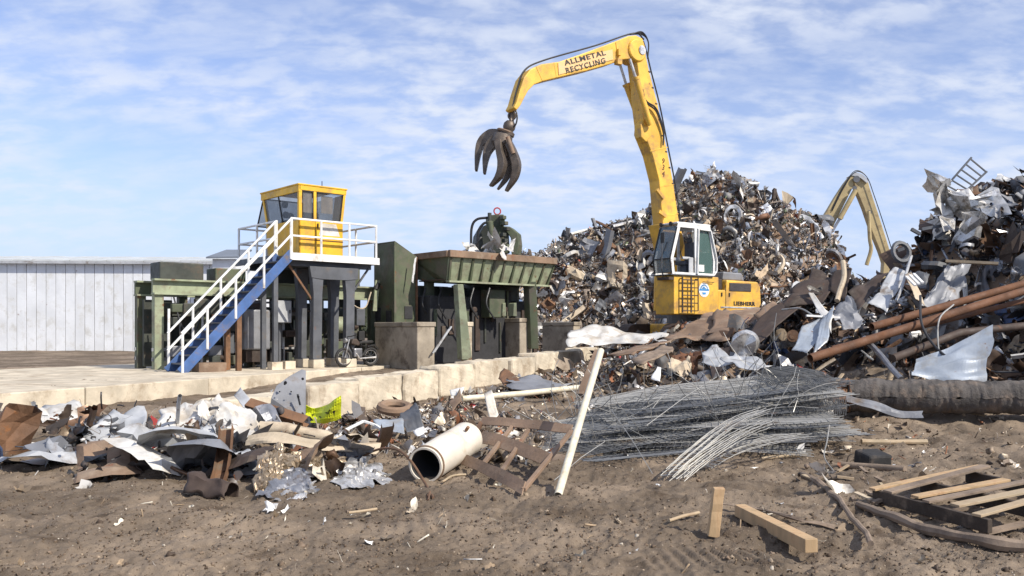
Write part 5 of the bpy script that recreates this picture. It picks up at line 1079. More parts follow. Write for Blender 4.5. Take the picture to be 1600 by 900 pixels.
ptube('stick_hose', 'hose', ex, curve_pts([E(1006, 66, .1) + Vector((0, 0, .1)), E(990, 52, .1), E(930, 74, .1) + Vector((0, 0, .06)), E(850, 97, .1) + Vector((0, 0, .06)), E(822, 112, .1) + Vector((.05, 0, .04)), E(811, 138, .1) + Vector((.06, 0, 0)), E(801, 168, .1)], 6), .03, 6)
for lat, (r0, r1, b1) in ((-.42, ((969, 102), (978, 131), (1000, 190))), (.46, ((984, 92), (993, 120), (1016, 196)))):
    cy = MB().tube([E(*r1, lat), E(*b1, lat)], .115, 14).build('stick_cylinder', YP, ex, smooth=True)
    MB().tube([E(*r0, lat), E(*r1, lat)], .05, 10).build('piston_rod', 'bright_metal', cy, smooth=True)
    MB().tube([E(*r1, lat), E(*r1, lat).lerp(E(*b1, lat), .06)], .14, 14).build('gland', YP, cy, smooth=True)
for lat in (-.55, -.2):                                       # boom lift cylinders behind the cab
    cy = MB().tube([(1.0, lat, zw(2.3)), (.95, lat, zw(4.3))], .13, 14).build('lift_cylinder', YP, ex, smooth=True)
    MB().tube([(.95, lat, zw(4.3)), E(1034, 330, lat)], .06, 10).build('piston_rod', 'bright_metal', cy, smooth=True)

# ------------------------------------------------------------------ grapple
gp = thing('orange_peel_grapple', 'dark steel grapple with curved tines hanging from the boom', 'grapple', P(790, 214, 27.9))
GY = 27.95
GS = 'grapple_steel'
lk = ptube('hanger_link', GS, gp, [P(804, 166, GY), P(801, 176, GY), P(799, 190, GY)], [.09, .075, .085], 10)
for i, (x, y, ax) in enumerate(((801, 172, (1, 0, 0)), (800, 181, (0, 1, 0)), (799, 190, (1, 0, 0)))): MB().torus(P(x, y, GY), ax, .11, .04, 14, 6).build('shackle', GS, gp, smooth=True)
ptube('grapple_hose', 'hose', gp, curve_pts([P(803, 165, GY - .1), P(808, 180, GY - .15), P(806, 194, GY - .15), P(799, 200, GY - .1)], 6), .028, 6)
ptube('grapple_hose', 'hose', gp, curve_pts([P(801, 165, GY + .1), P(797, 178, GY + .1), P(797, 196, GY + .1)], 6), .028, 6)
MB().lathe([(0, .001), (0, .13), (.1, .2), (.22, .2), (.3, .16), (.36, .24), (.46, .24), (.5, .1), (.5, .001)], P(798, 190, GY), (P(791, 214, GY) - P(798, 190, GY)), 16).build('rotator', GS, gp, smooth=True)
MB().lathe([(0, .001), (0, .26), (.05, .29), (.08, .26), (.08, .001)], P(789, 211, GY) + UPZ * .06, Vector((.35, 0, 1)), 20).build('collar_plate', 'rust_brown', gp, smooth=True)
MB().lathe([(0, .001), (0, .3), (.3, .34), (.42, .25), (.42, .001)], P(787, 213, GY) + UPZ * .05, Vector((-.25, 0, -1)), 16).build('hub', GS, gp, smooth=True)
def tine(path, wd, th_, dy):
    """curved tine: rectangular section swept along the path, wd across the view, th_ in depth"""
    pts = curve_pts([P(x, y, GY + d) for (x, y, d) in path], 5); n_ = len(pts); m = MB(); vs = []; fs = []
    def ip(tab, t): k = t * (len(tab) - 1); i = min(int(k), len(tab) - 2); return tab[i] + (tab[i + 1] - tab[i]) * (k - i)
    for i, p in enumerate(pts):
        d = (pts[min(i + 1, n_ - 1)] - pts[max(i - 1, 0)]).normalized(); sd2 = d.cross(Vector((dy, 1, 0))).normalized(); up2 = sd2.cross(d).normalized(); t = i / (n_ - 1); a = ip(wd, t) / 2; b = ip(th_, t) / 2
        vs += [p - sd2 * a - up2 * b, p + sd2 * a - up2 * b, p + sd2 * a + up2 * b, p - sd2 * a + up2 * b]
    for i in range(n_ - 1):
        for k in range(4): fs.append((4 * i + k, 4 * i + (k + 1) % 4, 4 * i + 4 + (k + 1) % 4, 4 * i + 4 + k))
    fs += [(3, 2, 1, 0), tuple(4 * (n_ - 1) + k for k in range(4))]
    return m.add(vs, fs).build('tine', GS, gp, bevel=.02)
tine([(786, 214, .3), (768, 213, .5), (753, 222, .55), (747, 240, .5), (744, 267, .4)], [.40, .42, .28, .20, .08], [.3, .34, .3, .26, .2], 0)
tine([(786, 219, .1), (774, 221, .1), (764, 232, .1), (759, 248, .05), (757, 272, 0)], [.36, .38, .30, .20, .08], [.3, .34, .3, .26, .2], 0)
tine([(780, 222, -.2), (782, 238, -.35), (785, 256, -.4), (780, 275, -.35), (767, 291, -.2)], [.24, .2, .24, .19, .08], [.3, .34, .32, .28, .2], .3)
tine([(787, 220, .1), (791, 240, .2), (795, 258, .2), (791, 278, .15), (778, 296, .1)], [.22, .22, .24, .19, .08], [.3, .34, .32, .28, .2], -.3)
tine([(792, 219, -.1), (801, 237, -.2), (807, 257, -.25), (804, 277, -.2), (791, 299, -.1)], [.24, .24, .26, .20, .08], [.3, .34, .32, .28, .2], .2)
for (x0, y0, x1, y1, d) in ((793, 214, 802, 240, -.4), (786, 214, 790, 244, -.15), (780, 214, 766, 224, .1)): MB().tube([P(x0, y0, GY + d), P(x1, y1, GY + d)], .07, 10).build('grapple_cylinder', 'rust_brown', gp, smooth=True)

# ------------------------------------------------------------------ second excavator beyond the heaps
e2 = thing('far_excavator', 'tan excavator boom bent behind the two scrap heaps', 'excavator', P(1395, 510, 56))
EY = 56.0
def e2p(pts, mt, d, name, dY=0): return MB().prism([P(x, y, EY + dY) for x, y in pts], (0, d, 0)).build(name, mt, e2, bevel=.04)
e2p([(1331, 274), (1337, 270), (1346, 273), (1356, 281), (1360, 296), (1372, 332), (1384, 370), (1394, 402), (1400, 450), (1378, 450), (1381, 410), (1375, 392), (1362, 360), (1350, 325), (1338, 296), (1334, 285)], 'hazy_tan', .6, 'boom')
e2p([(1329, 274), (1336, 274), (1333, 292), (1318, 322), (1304, 350), (1296, 370), (1279, 350), (1293, 328), (1306, 306), (1320, 285)], 'hazy_tan', .5, 'stick', -.15)
ptube('bucket_cylinder', 'hazy_tan', e2, [P(1337, 297, EY - .5), P(1312, 342, EY - .5)], .16, 10)
ptube('piston_rod', 'steel', e2, [P(1312, 342, EY - .5), P(1300, 362, EY - .5)], .09, 8)
ptube('lift_cylinder', 'hazy_tan', e2, curve_pts([P(1357, 330, EY - .4), P(1359, 372, EY - .4), P(1361, 390, EY - .4), P(1354, 414, EY - .4)], 5), .13, 8)
MB().prism([P(x, y, EY - .2) for x, y in ((1329, 274), (1337, 269), (1347, 272), (1357, 281), (1355, 286), (1345, 278), (1336, 275))], (0, 1, 0)).build('elbow_guard', 'light_grey', e2)
for (x, y, r_) in ((1338, 280, .22), (1335, 294, .14), (1358, 332, .14), (1314, 340, .14)): MB().lathe([(0, .001), (0, r_), (.08, r_), (.08, .001)], P(x, y, EY - .25), (0, -1, 0), 14).build('pin', 'grey_steel', e2)
for k in (0, 1): ptube('hose', 'hose', e2, curve_pts([P(1300, 330 - 3 * k, EY - .2), P(1318, 294 - 3 * k, EY - .2), P(1336, 269 - 2 * k, EY - .2), P(1354, 276, EY - .2), P(1366, 306, EY - .2), P(1382, 354, EY - .2), P(1396, 398, EY - .2)], 5), .028, 6)
q = P(1420, 505, EY + 1); MB().box(q + Vector((.6, 1, .9)), (3.6, 2.6, 1.2)).build('upper_body', 'hazy_tan', e2, bevel=.1)
MB().box(q + Vector((-.9, .2, 2.0)), (1.5, 1.0, 1.5)).build('cab', 'hazy_tan', e2, bevel=.08)
for s in (-.1, 2.1): MB().box(q + Vector((.2, s, -.4)), (4.2, .6, .9)).build('track', 'rubber', e2, bevel=.2)
# ------------------------------------------------------------------ pile of welded wire mesh mats
def mesh_mat(O, ax, ay, L_, W_, nl, nw, hf, r, mt, label, group, seed):
    rr = random.Random(seed); m = MB(); ax = Vector(ax).normalized(); ay = (Vector(ay) - ax * Vector(ay).dot(ax)).normalized()
    def S_(s, t):
        p = Vector(O) + ax * (s * L_) + ay * (t * W_); return p + UPZ * hf(s, t) + noise.noise_vector(Vector((s * 2 + seed, t * 2, seed * .7))) * .05 + noise.noise_vector(Vector((s * 11 + seed, t * 9, seed))) * .012
    for i in range(nl):
        t = (i + .5) / nl - .5; s0 = -.5 - rr.uniform(0, .03); s1 = .5 + rr.uniform(0, .04); j = rr.uniform(-.004, .004)
        m.tube([S_(s0 + (s1 - s0) * k / 9, t + j) for k in range(10)], r, 3, False)
    for i in range(nw):
        s = (i + .5) / nw - .5; m.tube([S_(s, -.53 + 1.06 * k / 6) for k in range(7)], r, 3, False)
    return m.build('wire_mesh_mat', mt, None, label=label, cat='wire mesh', group=group)
rw = random.Random(91)
ordinal = ['lowest', 'low', 'middle', 'upper', 'topmost']
NM = 25
for i in range(NM):
    f = i / (NM - 1); yaw = rw.uniform(-.24, .42); ax = Vector((math.cos(yaw), math.sin(yaw), 0)); ay = Vector((-math.sin(yaw), math.cos(yaw), 0))
    O = Vector((1.45 + rw.uniform(-.35, .35) + .35 * f, 11.55 + 1.35 * f + rw.uniform(-.25, .25), .08 + .60 * f))
    tl = rw.uniform(.02, .22) + .22 * f; sag = rw.uniform(.0, .09); tw_ = rw.uniform(-.06, .14); ph_ = rw.uniform(0, 6)
    hf = lambda s, t, tl=tl, sag=sag, tw_=tw_, ph_=ph_: tl * s + tw_ * t + sag * (math.cos(s * 5 + ph_) * .5) + .06 * s * t
    lab = '{} grey welded wire mat in the mesh pile {}'.format(['Sagging', 'Flat', 'Tilted', 'Bent', 'Long'][i % 5].lower(), ['at the bottom by the dirt', 'low down behind the cream pole', 'in the middle of the stack', 'in the upper layers', 'on the top at the back'][min(4, int(f * 5))])
    mesh_mat(O, ax, ay, rw.uniform(2.9, 3.9), rw.uniform(1.3, 1.9), rw.randint(24, 32), rw.randint(24, 34), hf, .0056, rw.choice(['wire_grey', 'wire_grey', 'wire_light']), lab, 'wire mats in the mesh pile', i)
# rolled mat ends standing up at the right end of the pile
for i in range(4):
    c = Vector((3.05 + .14 * i, 12.4 + .25 * i, .5)); m = MB(); rr = random.Random(300 + i)
    for k in range(16):
        y = -.7 + k * .1; m.tube([c + Vector((.25 * math.cos(a) * (1 + .1 * i) - .1 * a, y, .42 * math.sin(a) + .1)) for a in [q * .35 - .6 for q in range(10)]], .005, 3, False)
    for q in range(9): a = q * .38 - .6; m.tube([c + Vector((.25 * math.cos(a) * (1 + .1 * i) - .1 * a, -.75 + k * .31, .42 * math.sin(a) + .1)) for k in range(6)], .005, 3, False)
    m.build('wire_mesh_roll', 'wire_grey', None, label='curled end of grey wire mesh, ' + ['innermost', 'second', 'third', 'outermost'][i] + ' at the right of the pile', cat='wire mesh', group='curled mesh ends')
# loose wires standing out of the pile
for i in range(84):
    px = rw.uniform(855, 1240); Y = rw.uniform(10.6, 12.8); q = P(px, 0, Y); q.z = .15 + .35 * min(1.9, max(0, (px - 850) / 300)) * (Y - 9.6) / 2.4 + rw.uniform(-.05, .15); pts = [q]; d = Vector((rw.uniform(-.7, .7), rw.uniform(-.4, .3), rw.uniform(.1, 1))).normalized()
    for k in range(5): d = (d + Vector((rw.uniform(-.3, .3), rw.uniform(-.3, .3), rw.uniform(-.25, .1)))).normalized(); pts.append(pts[-1] + d * rw.uniform(.08, .26))
    ptube('loose_wire', rw.choice(['wire_light', 'wire_light', 'wire_grey']), None, pts, .0045, 4, label='thin loose wire sticking out of the mesh pile', cat='wire', group='loose wires at the mesh pile')
for i, (a, b) in enumerate(((P(955, 640, 10.6), G(1020, 742)), (P(945, 690, 10.3), G(866, 752)), (P(1010, 665, 10.4), P(1120, 590, 12)))):
    ptube('long_wire', 'wire_light', None, [a, a.lerp(b, .5) + UPZ * .03, b + UPZ * .01], .005, 4, label='long straight wire slanting ' + ['down the front of the mesh pile', 'to the dirt beside the cream pole', 'up across the mesh pile'][i], cat='wire')
# bright lattice girders spilling forward
def girder(path, wd, dep, n_long, seed, label):
    pts = curve_pts(path, 8); m = MB(); rr = random.Random(seed); n_ = len(pts); rows = []
    for i, p in enumerate(pts):
        d = (pts[min(i + 1, n_ - 1)] - pts[max(0, i - 1)]).normalized(); s = d.cross(UPZ).normalized(); u = s.cross(d); t = i / (n_ - 1); rows.append([p + s * wd * (k / (n_long - 1) - .5) * (1.15 - .25 * t) + u * dep * ((k * 7) % 3) / 2 for k in range(n_long)])
    for k in range(n_long): e = rr.randint(0, 3); m.tube([r_[k] + Vector((0, 0, rr.uniform(0, .008))) for r_ in rows[e:]], .0052, 4, False)
    for i in range(1, n_ - 1):
        m.tube([rows[i][0], rows[i][n_long // 2], rows[i][-1]], .005, 3, False)
        if i % 2: m.tube([rows[i][0], rows[i + 1][-1]], .005, 3, False)
    m.build('lattice_girder', 'wire_light', None, label=label, cat='wire girder', group='bright lattice girders')
girder([G(1040, 754) + UPZ * .02, P(1082, 713, 9.3), P(1128, 676, 9.65), P(1160, 658, 10.0), P(1194, 646, 10.5)], .22, .06, 9, 1, 'bright wire girder fanning down to the dirt, leftmost of three')
girder([G(1058, 758) + UPZ * .02, P(1102, 720, 9.2), P(1148, 690, 9.55), P(1176, 676, 9.9), P(1198, 668, 10.2)], .2, .08, 9, 2, 'bright wire girder fanning down to the dirt, middle of three')
girder([G(1095, 738) + UPZ * .03, P(1150, 705, 9.9), P(1210, 690, 10.3), P(1262, 684, 10.8)], .3, .05, 8, 3, 'pale wire girder lying flat towards the dirt bank, rightmost of three')

# ------------------------------------------------------------------ white tank, rusty frame, poles
tk = thing('water_tank', 'cream white cylindrical tank lying open end first on the dirt', 'tank', G(675, 748))
a = P(664, 727, 9.15); b = P(732, 684, 10.25); L_ = (b - a).length; ax = b - a
MB().lathe([(L_ * .9, .001), (L_ * .9, .165), (.02, .165), (0, .172), (0, .192), (.05, .192), (.055, .197), (L_ * .5, .200), (L_ - .05, .197), (L_ - .02, .185), (L_, .14), (L_, .001)], a, ax, 36).build('shell', 'tank_white', tk, smooth=True)
MB().torus(a + ax.normalized() * .045, ax, .196, .012, 36, 8).build('rim_band', 'rust_brown', tk, smooth=True)
MB().lathe([(.5, .001), (.5, .160), (.01, .1635)], a, ax, 32).build('dark_inside', 'interior_dark', tk)  # inside coloured near black, shade of the open mouth put into the colour
MB().torus(a + ax.normalized() * (L_ - .06), ax, .197, .006, 36, 6).build('seam', 'tank_white', tk, smooth=True)
MB().tube([a + ax * .75 + Vector((.1, -.1, .17)), a + ax * .75 + Vector((.13, -.13, .21))], .02, 10).build('outlet', 'rust', tk)
fr = thing('rusty_steel_frame', 'rusty brown steel bed frame lying tilted beside the tank', 'steel frame', G(800, 740))
fp = {'tl': P(752, 658, 11.0), 'tr': P(893, 671, 9.9), 'ml': P(752, 682, 10.4), 'mr': P(858, 719, 9.1), 'bl': P(722, 717, 9.75), 'br': P(818, 762, 8.25)}
for a_, b_, w1 in (('tl', 'tr', .15), ('ml', 'mr', .2), ('bl', 'br', .16)):
    pa, pb = fp[a_], fp[b_]; md = (pa + pb) / 2 + Vector((0, 0, .03)); nrm = Vector((.25, -.72, .65))
    MB().grid(lambda u, v: (pa * (1 - u) ** 2 + md * 2 * u * (1 - u) + pb * u * u) + Vector((.15, .72, .55)).normalized() * (v - .5) * w1 + noise.noise_vector(Vector((u * 4, v, ord(a_[0])))) * .012, 14, 2).build('flat_bar', 'rust_brown', fr, solid=.012)
for a_, b_ in ((fp['tr'], fp['br']), (P(828, 666, 10.4), P(780, 740, 8.9)), (P(802, 662, 10.6), P(752, 726, 9.3))):
    pbar('cross_bar', 'rust_brown', fr, a_ - UPZ * .02, b_ - UPZ * .02, .045, .04, bevel=.004)
pbar('side_bar', 'rust', fr, fp['tl'] - UPZ * .02, fp['bl'] - UPZ * .02, .05, .04)
MB().pipe(P(872, 774, 8.27), P(939, 548, 10.4), .040, .006, 16).build('leaning_pole', 'pole_cream', smooth=True, label='long cream pole leaning up from the dirt over the mesh', cat='pole')
MB().bar(P(906, 617, 12.6), P(934, 548, 13.6), .10, .05).build('leaning_board', 'rust_brown', bevel=.005, label='dark brown board leaning behind the cream pole', cat='board')
ptube('lying_pipe', 'pole_cream', None, [P(722, 623, 16.6), P(815, 615, 17.3), P(909, 605, 18.3)], .058, 14, label='long cream pipe lying across the litter before the block wall', cat='pipe')
ptube('curved_rebar', 'wire_rust', None, curve_pts([P(520, 742, 9.6), P(552, 722, 9.7), P(588, 703, 9.6), P(618, 702, 9.4), P(640, 718, 9.2), P(660, 748, 9.0), P(677, 778, 8.2)], 6), .014, 8, label='rusty rebar arching over the dirt left of the tank', cat='rebar')
ptube('bent_rod', 'wire_rust', None, [P(669, 781, 8.1), P(672, 768, 8.3), P(668, 775, 8.2)], .009, 6, label='short bent rusty rod at the foot of the arched rebar', cat='rod')

# ------------------------------------------------------------------ left pile
def sheet(c, mt, label, name='scrap_sheet', n=10, amp=.05, fr=1.4, seed=1, cat='scrap sheet', solid=.005, smooth=True, sharp=True):
    return MB().sheet(*[Pc(*q) for q in c], n, n, amp, fr, seed, sharp).build(name, mt, None, smooth=smooth, solid=solid, label=label, cat=cat)
m = MB(); pp = [P(x, y, Y) for x, y, Y in ((421, 642, 12.4), (424, 622, 12.4), (432, 603, 12.5), (452, 588, 12.6), (472, 577, 12.7), (478, 579, 12.7), (478, 640, 12.5), (476, 659, 12.4), (452, 652, 12.4))]
pn = thing('grey_steel_panel', 'dark grey torn steel panel standing upright against the slab', 'steel panel', P(450, 660, 12.4))
m.prism(pp, Vector((-.01, .025, 0))).build('plate', 'panel_grey', pn, bevel=.004)
for (x, y, r_) in ((446, 598, .025), (437, 612, .012), (455, 612, .012), (466, 620, .02), (445, 600, .016), (473, 592, .02)):
    MB().lathe([(0, .001), (0, r_), (.012, r_ * .8)], P(x, y, 12.36) , (0, -1, .05), 10).build('hole_mark', 'interior_dark', pn)
pbar('slot', 'interior_dark', pn, P(465, 616, 12.37), P(469, 633, 12.36), .02, .02)
ls = MB()
def lime(u, v):
    x = 478 + 55 * u; top = 633 + 26 * (u * (1 - u)) * (1 - u) * 1.6 - 15 * u ** 2.2; bot = 657 + 6 * math.sin(math.pi * u) - 3 * u; y = top + (bot - top) * v
    return P(x, y, 12.1 + .25 * math.cos(u * 3) * .5 + .12 * math.sin(v * 3 + u * 5)) + noise.noise_vector(Vector((u * 5, v * 4, 2))) * .015
lo_ = ls.grid(lime, 16, 8).build('lime_sheet', 'lime_sheet', None, solid=.006, label='bright lime yellow bent sign sheet with dark marks', cat='sign sheet')
def lime_f(u, v): return lime(u, v) + Vector((0, -.012, .002))
for i, (u, v) in enumerate(((.18, .5), (.42, .62), (.62, .45), (.82, .6))):
    mk = MB(); c_ = lime_f(u, v); R2 = random.Random(i)
    for k in range(3):
        du, dv = R2.uniform(-.09, .09), R2.uniform(.1, .25); p0 = lime_f(u + du, v - dv * .5); p1 = lime_f(u, v + dv); p2 = lime_f(u + du * .2 + .03, v - dv * .3); mk.add([p0, p1, p2], [(0, 1, 2)])
    mk.build('printed_mark', 'black_paint', lo_)
sheet([(300, 628, 10.6), (348, 612, 10.8), (404, 668, 10.2), (322, 690, 10.0)], 'white_sheet', 'large crumpled white sheet at the left edge of the scrap pile', amp=.13, n=16, fr=2.1, seed=3)
sheet([(338, 636, 10.3), (388, 634, 10.4), (414, 680, 10.0), (366, 700, 9.8)], 'white_sheet', 'creased white sheet sloping down to the beige roll', amp=.11, n=16, fr=2.3, seed=4)
sheet([(310, 668, 10.0), (342, 652, 10.1), (374, 706, 9.6), (326, 712, 9.5)], 'light_grey', 'pale grey folded sheet tucked below the white sheets', amp=.11, n=14, fr=2.3, seed=5)
sheet([(362, 618, 11.9), (375, 605, 12.0), (396, 630, 11.7), (382, 640, 11.6)], 'light_grey', 'small ribbed grey sheet leaning behind the rusty channel', amp=.02, n=8, seed=6)
sheet([(240, 640, 10.6), (318, 616, 10.9), (330, 660, 10.4), (256, 696, 9.9)], 'white_sheet', 'bent white panel beyond the pale folded sheet', amp=.13, n=16, fr=2.0, seed=61)
sheet([(130, 655, 10.4), (225, 630, 10.8), (250, 694, 10.0), (150, 716, 9.6)], 'light_grey', 'wide grey crumpled panel far left in the scrap pile', amp=.13, n=16, fr=2.0, seed=62)
sheet([(20, 640, 12.0), (110, 622, 12.4), (140, 668, 11.6), (40, 690, 11.2)], 'white_sheet', 'dull white crumpled panel near the left end of the pile', amp=.13, n=16, fr=2.0, seed=63)
# bulkier pieces heaped on the left pile
for i, (px, py, Y, kd, k, sz, mt_, lb) in enumerate((
        (330, 712, 9.3, 'panel', 0, .85, 'panel_grey', 'dented grey vehicle panel propped below the white sheets'), (300, 690, 9.7, 'panel', 1, .9, 'light_grey', 'pale grey vehicle panel with a window hole at the photo edge'),
        (350, 735, 9.0, 'channel', 2, .8, 'rust', 'rusty channel iron poking out above the half pipe'), (372, 722, 9.1, 'panel', 4, .6, 'rust_dark', 'dark dented panel in the hollow of the left pile'),
        (480, 718, 9.2, 'panel', 2, .6, 'rust_brown', 'brown dented panel behind the crushed grey panel'), (555, 708, 9.6, 'sheet', 5, .5, 'panel_grey', 'bent grey sheet under the end of the beige strip'),
        (250, 716, 9.4, 'panel', 6, .9, 'white_sheet', 'large dull white vehicle panel left of the half pipe'), (205, 700, 9.8, 'box', 3, .9, 'light_grey', 'crushed pale casing in the far left pile'),
        (165, 726, 9.3, 'panel', 3, .9, 'rust_brown', 'brown vehicle panel with a window hole in the far left pile'), (110, 704, 9.9, 'sheet', 7, .9, 'panel_grey', 'folded grey sheet in the far left pile'),
        (60, 720, 9.6, 'panel', 5, 1.0, 'light_grey', 'pale vehicle panel at the left end of the pile'), (278, 660, 10.4, 'tube', 3, 1.2, 'light_grey', 'long pale bent tube lying over the left pile'),
        (140, 672, 10.4, 'tube', 6, 1.3, 'rust', 'long rusty bent tube across the far left pile'), (600, 700, 10.2, 'channel', 5, .7, 'rust_brown', 'short brown channel lying left of the tank'),
        (420, 668, 10.6, 'drum', 1, .55, 'steel', 'dented steel drum wedged beneath the rusty channel'), (20, 690, 10.2, 'drum', 3, .9, 'rust', 'rusty dented drum at the far left end of the pile'))):
    piece(kd, k, sz, Pc(px, py, Y) + UPZ * .06, (rw.uniform(-.7, .7), rw.uniform(-.7, .7), rw.uniform(0, 6.28)), mt_, KNAME[kd][0], lb, KNAME[kd][2], 'bulky pieces on the left pile')
# rusty U channel
a = P(388, 634, 11.0); b = P(478, 662, 10.9); d = (b - a).normalized(); s = Vector((.25, -.6, .76)); s = (s - d * s.dot(d)).normalized(); u = d.cross(s)
m = MB(); m.bar(a + u * .07, b + u * .07, .15, .012, up=u); m.bar(a + s * .07, b + s * .07, .012, .14, up=u); m.bar(a - s * .07, b - s * .07, .012, .14, up=u); m.build('steel_channel', 'rust', None, label='rusty steel channel lying below the grey panel', cat='steel channel')
ptube('carpet_roll', 'beige', None, curve_pts([P(407, 669, 10.2), P(440, 670, 10.2), P(480, 678, 10.2), P(520, 684, 10.2)], 5), [.085, .08, .083, .08, .078, .08, .084, .08, .08, .076, .078, .08, .08, .078, .07, .05], 14, label='dirty beige roll lying on the left pile', cat='roll')
def strip_sheet(p, wd, mt, label, seed, name='metal_strip', cat='metal strip', n=18, up=Vector((.2, .75, .62))):
    pts = curve_pts([Pc(*q) for q in p], 6); N_ = len(pts) - 1
    return MB().grid(lambda uu, vv: pts[int(round(uu * N_))] + up * (vv - .5) * wd + noise.noise_vector(Vector((uu * 4, vv * 2, seed))) * .035, N_, 4).build(name, mt, None, solid=.006, label=label, cat=cat)
strip_sheet([(386, 688, 9.6), (430, 684, 9.5), (480, 692, 9.5), (535, 699, 9.6), (592, 701, 9.8)], .15, 'beige', 'long wavy beige strip running across the left pile', 4)
strip_sheet([(382, 682, 10.7), (408, 678, 10.7), (430, 690, 10.6)], .12, 'panel_grey', 'short blue grey strip under the beige roll', 8)
sheet([(405, 702, 8.9), (447, 696, 9.0), (440, 748, 8.7), (396, 779, 8.2)], 'foil_bronze', 'tall crumpled bronze foil panel hanging down to the dirt', amp=.10, n=26, fr=3.4, smooth=False, seed=7)
sheet([(438, 698, 9.3), (532, 706, 9.5), (530, 746, 9.1), (445, 734, 8.9)], 'foil_bronze', 'crumpled bronze foil bundle below the beige strip', amp=.14, n=26, fr=3.4, smooth=False, seed=8)
sheet([(410, 736, 8.8), (488, 730, 9.0), (492, 770, 8.45), (406, 778, 8.25)], 'steel', 'crushed grey silver panel in front of the foil bundle', amp=.05, n=28, fr=4.5, smooth=False, seed=9)
sheet([(428, 758, 8.5), (490, 750, 8.7), (486, 779, 8.2), (430, 777, 8.25)], 'bright_metal', 'torn bright foil edge at the foot of the crushed panel', amp=.05, n=28, fr=4.5, smooth=False, seed=10)
sheet([(526, 724, 9.3), (602, 720, 9.5), (608, 753, 9.1), (528, 757, 8.95)], 'bright_metal', 'crumpled silver foil lying on the dirt by the rebar', amp=.06, n=28, fr=4.5, smooth=False, seed=11)
sheet([(352, 708, 9.3), (390, 698, 9.4), (402, 738, 9.1), (356, 732, 9.1)], 'light_grey', 'small grey bent sheet in the shade of the left pile', amp=.06, n=10, seed=12)
m = MB(); a = Pc(296, 768, 8.6); b = Pc(364, 778, 8.3)
m.grid(lambda u, v: a.lerp(b, u) + Vector((0, math.cos(v * 3.3 - .2), math.sin(v * 3.3 - .2))) * (.17 + .02 * math.sin(u * 9)) * (1 - .25 * u) + noise.noise_vector(Vector((u * 4, v * 4, 1))) * .05, 14, 14); m.build('half_pipe', 'rust_dark', None, solid=.006, smooth=True, label='dark half pipe lying at the left on the dirt', cat='half pipe')
for i in range(3): ptube('wire_loop', 'wire_rust', None, curve_pts([P(318 + 14 * i, 752, 9.2), P(324 + 14 * i, 733 - 3 * i, 9.3), P(345 + 8 * i, 730 + 4 * i, 9.3), P(364 - 3 * i, 750, 9.1)], 6), .007, 5, label=['left', 'middle', 'right'][i] + ' of three rusty wire loops above the half pipe', cat='wire')
wf = thing('bent_rack', 'white bent metal rack with a red patch beside the lime sheet', 'metal frame', P(560, 690, 11.4))
pts = [P(516, 690, 11.0), P(540, 672, 11.2), P(568, 658, 11.4), P(586, 664, 11.4), P(601, 674, 11.3), P(594, 692, 11.0), P(560, 690, 10.9)]
for p0, p1 in zip(pts[:-1], pts[1:]): pbar('frame_bar', 'white_paint', wf, p0, p1, .035, .035, bevel=.006)
pbar('red_patch', 'red_paint', wf, P(594, 688, 10.96), P(597, 676, 11.1), .06, .05)
sheet([(566, 680, 11.1), (596, 676, 11.2), (598, 692, 10.9), (570, 694, 10.9)], 'white_sheet', 'small white sheet scrap below the white frame', amp=.05, n=8, seed=14)
sheet([(588, 656, 12.4), (628, 650, 12.6), (634, 672, 12.0), (592, 674, 12.0)], 'blue_white', 'pale bluish torn sheet lying behind the white frame', amp=.06, n=12, seed=15)
sheet([(625, 640, 12.8), (652, 628, 13.0), (662, 662, 12.4), (634, 668, 12.3)], 'grey_steel', 'dark grey crumpled sheet in the litter behind the tank', amp=.09, n=12, seed=16)
sheet([(698, 632, 13.4), (718, 604, 13.8), (722, 622, 13.4), (704, 648, 13.0)], 'rust_brown', 'bent brown box lid standing in the litter', amp=.04, n=8, seed=17)
sheet([(702, 608, 13.9), (722, 602, 14.0), (718, 616, 13.7), (706, 618, 13.7)], 'white_sheet', 'white torn sheet corner standing in the litter by the wall', amp=.03, n=8, seed=18)
sheet([(756, 618, 13.5), (768, 612, 13.6), (780, 650, 13.0), (768, 658, 12.9)], 'tank_white', 'small cream torn sheet hanging in the litter before the pipe', amp=.05, n=8, seed=19)
sheet([(785, 592, 19.5), (846, 584, 20.3), (900, 603, 19.0), (815, 606, 18.2)], 'panel_grey', 'wide grey brown sheet lying flat before the block wall', amp=.08, n=12, seed=20)
sheet([(778, 588, 20), (788, 572, 20.5), (812, 592, 19.6), (786, 600, 19.2)], 'rust', 'rusty brown folded plate leaning by the block wall', amp=.05, n=8, seed=21)
m = MB().torus(P(617, 637, 13.9), (.1, -.2, 1), .22, .075, 24, 8); m.build('old_tyre', 'rust_brown', None, smooth=True, label='dusty brown ring shaped tyre at the foot of the wall', cat='tyre')
m = MB().torus(G(205, 690, .1), (.1, -.5, .9), .28, .1, 26, 8); m.build('old_tyre', 'rubber', None, smooth=True, label='black tyre lying in the far left scrap pile', cat='tyre')
ptube('branch', 'beige', None, curve_pts([P(520, 687, 10.5), P(555, 681, 10.7), P(575, 688, 10.5), P(600, 690, 10.5)], 5), .03, 8, label='pale beige stick lying right of the beige roll', cat='stick')
sheet([(646, 672, 11.6), (662, 668, 11.7), (668, 676, 11.4), (650, 680, 11.3)], 'paper_white', 'small pale stone like lump behind the tank', amp=.06, n=8, seed=22)

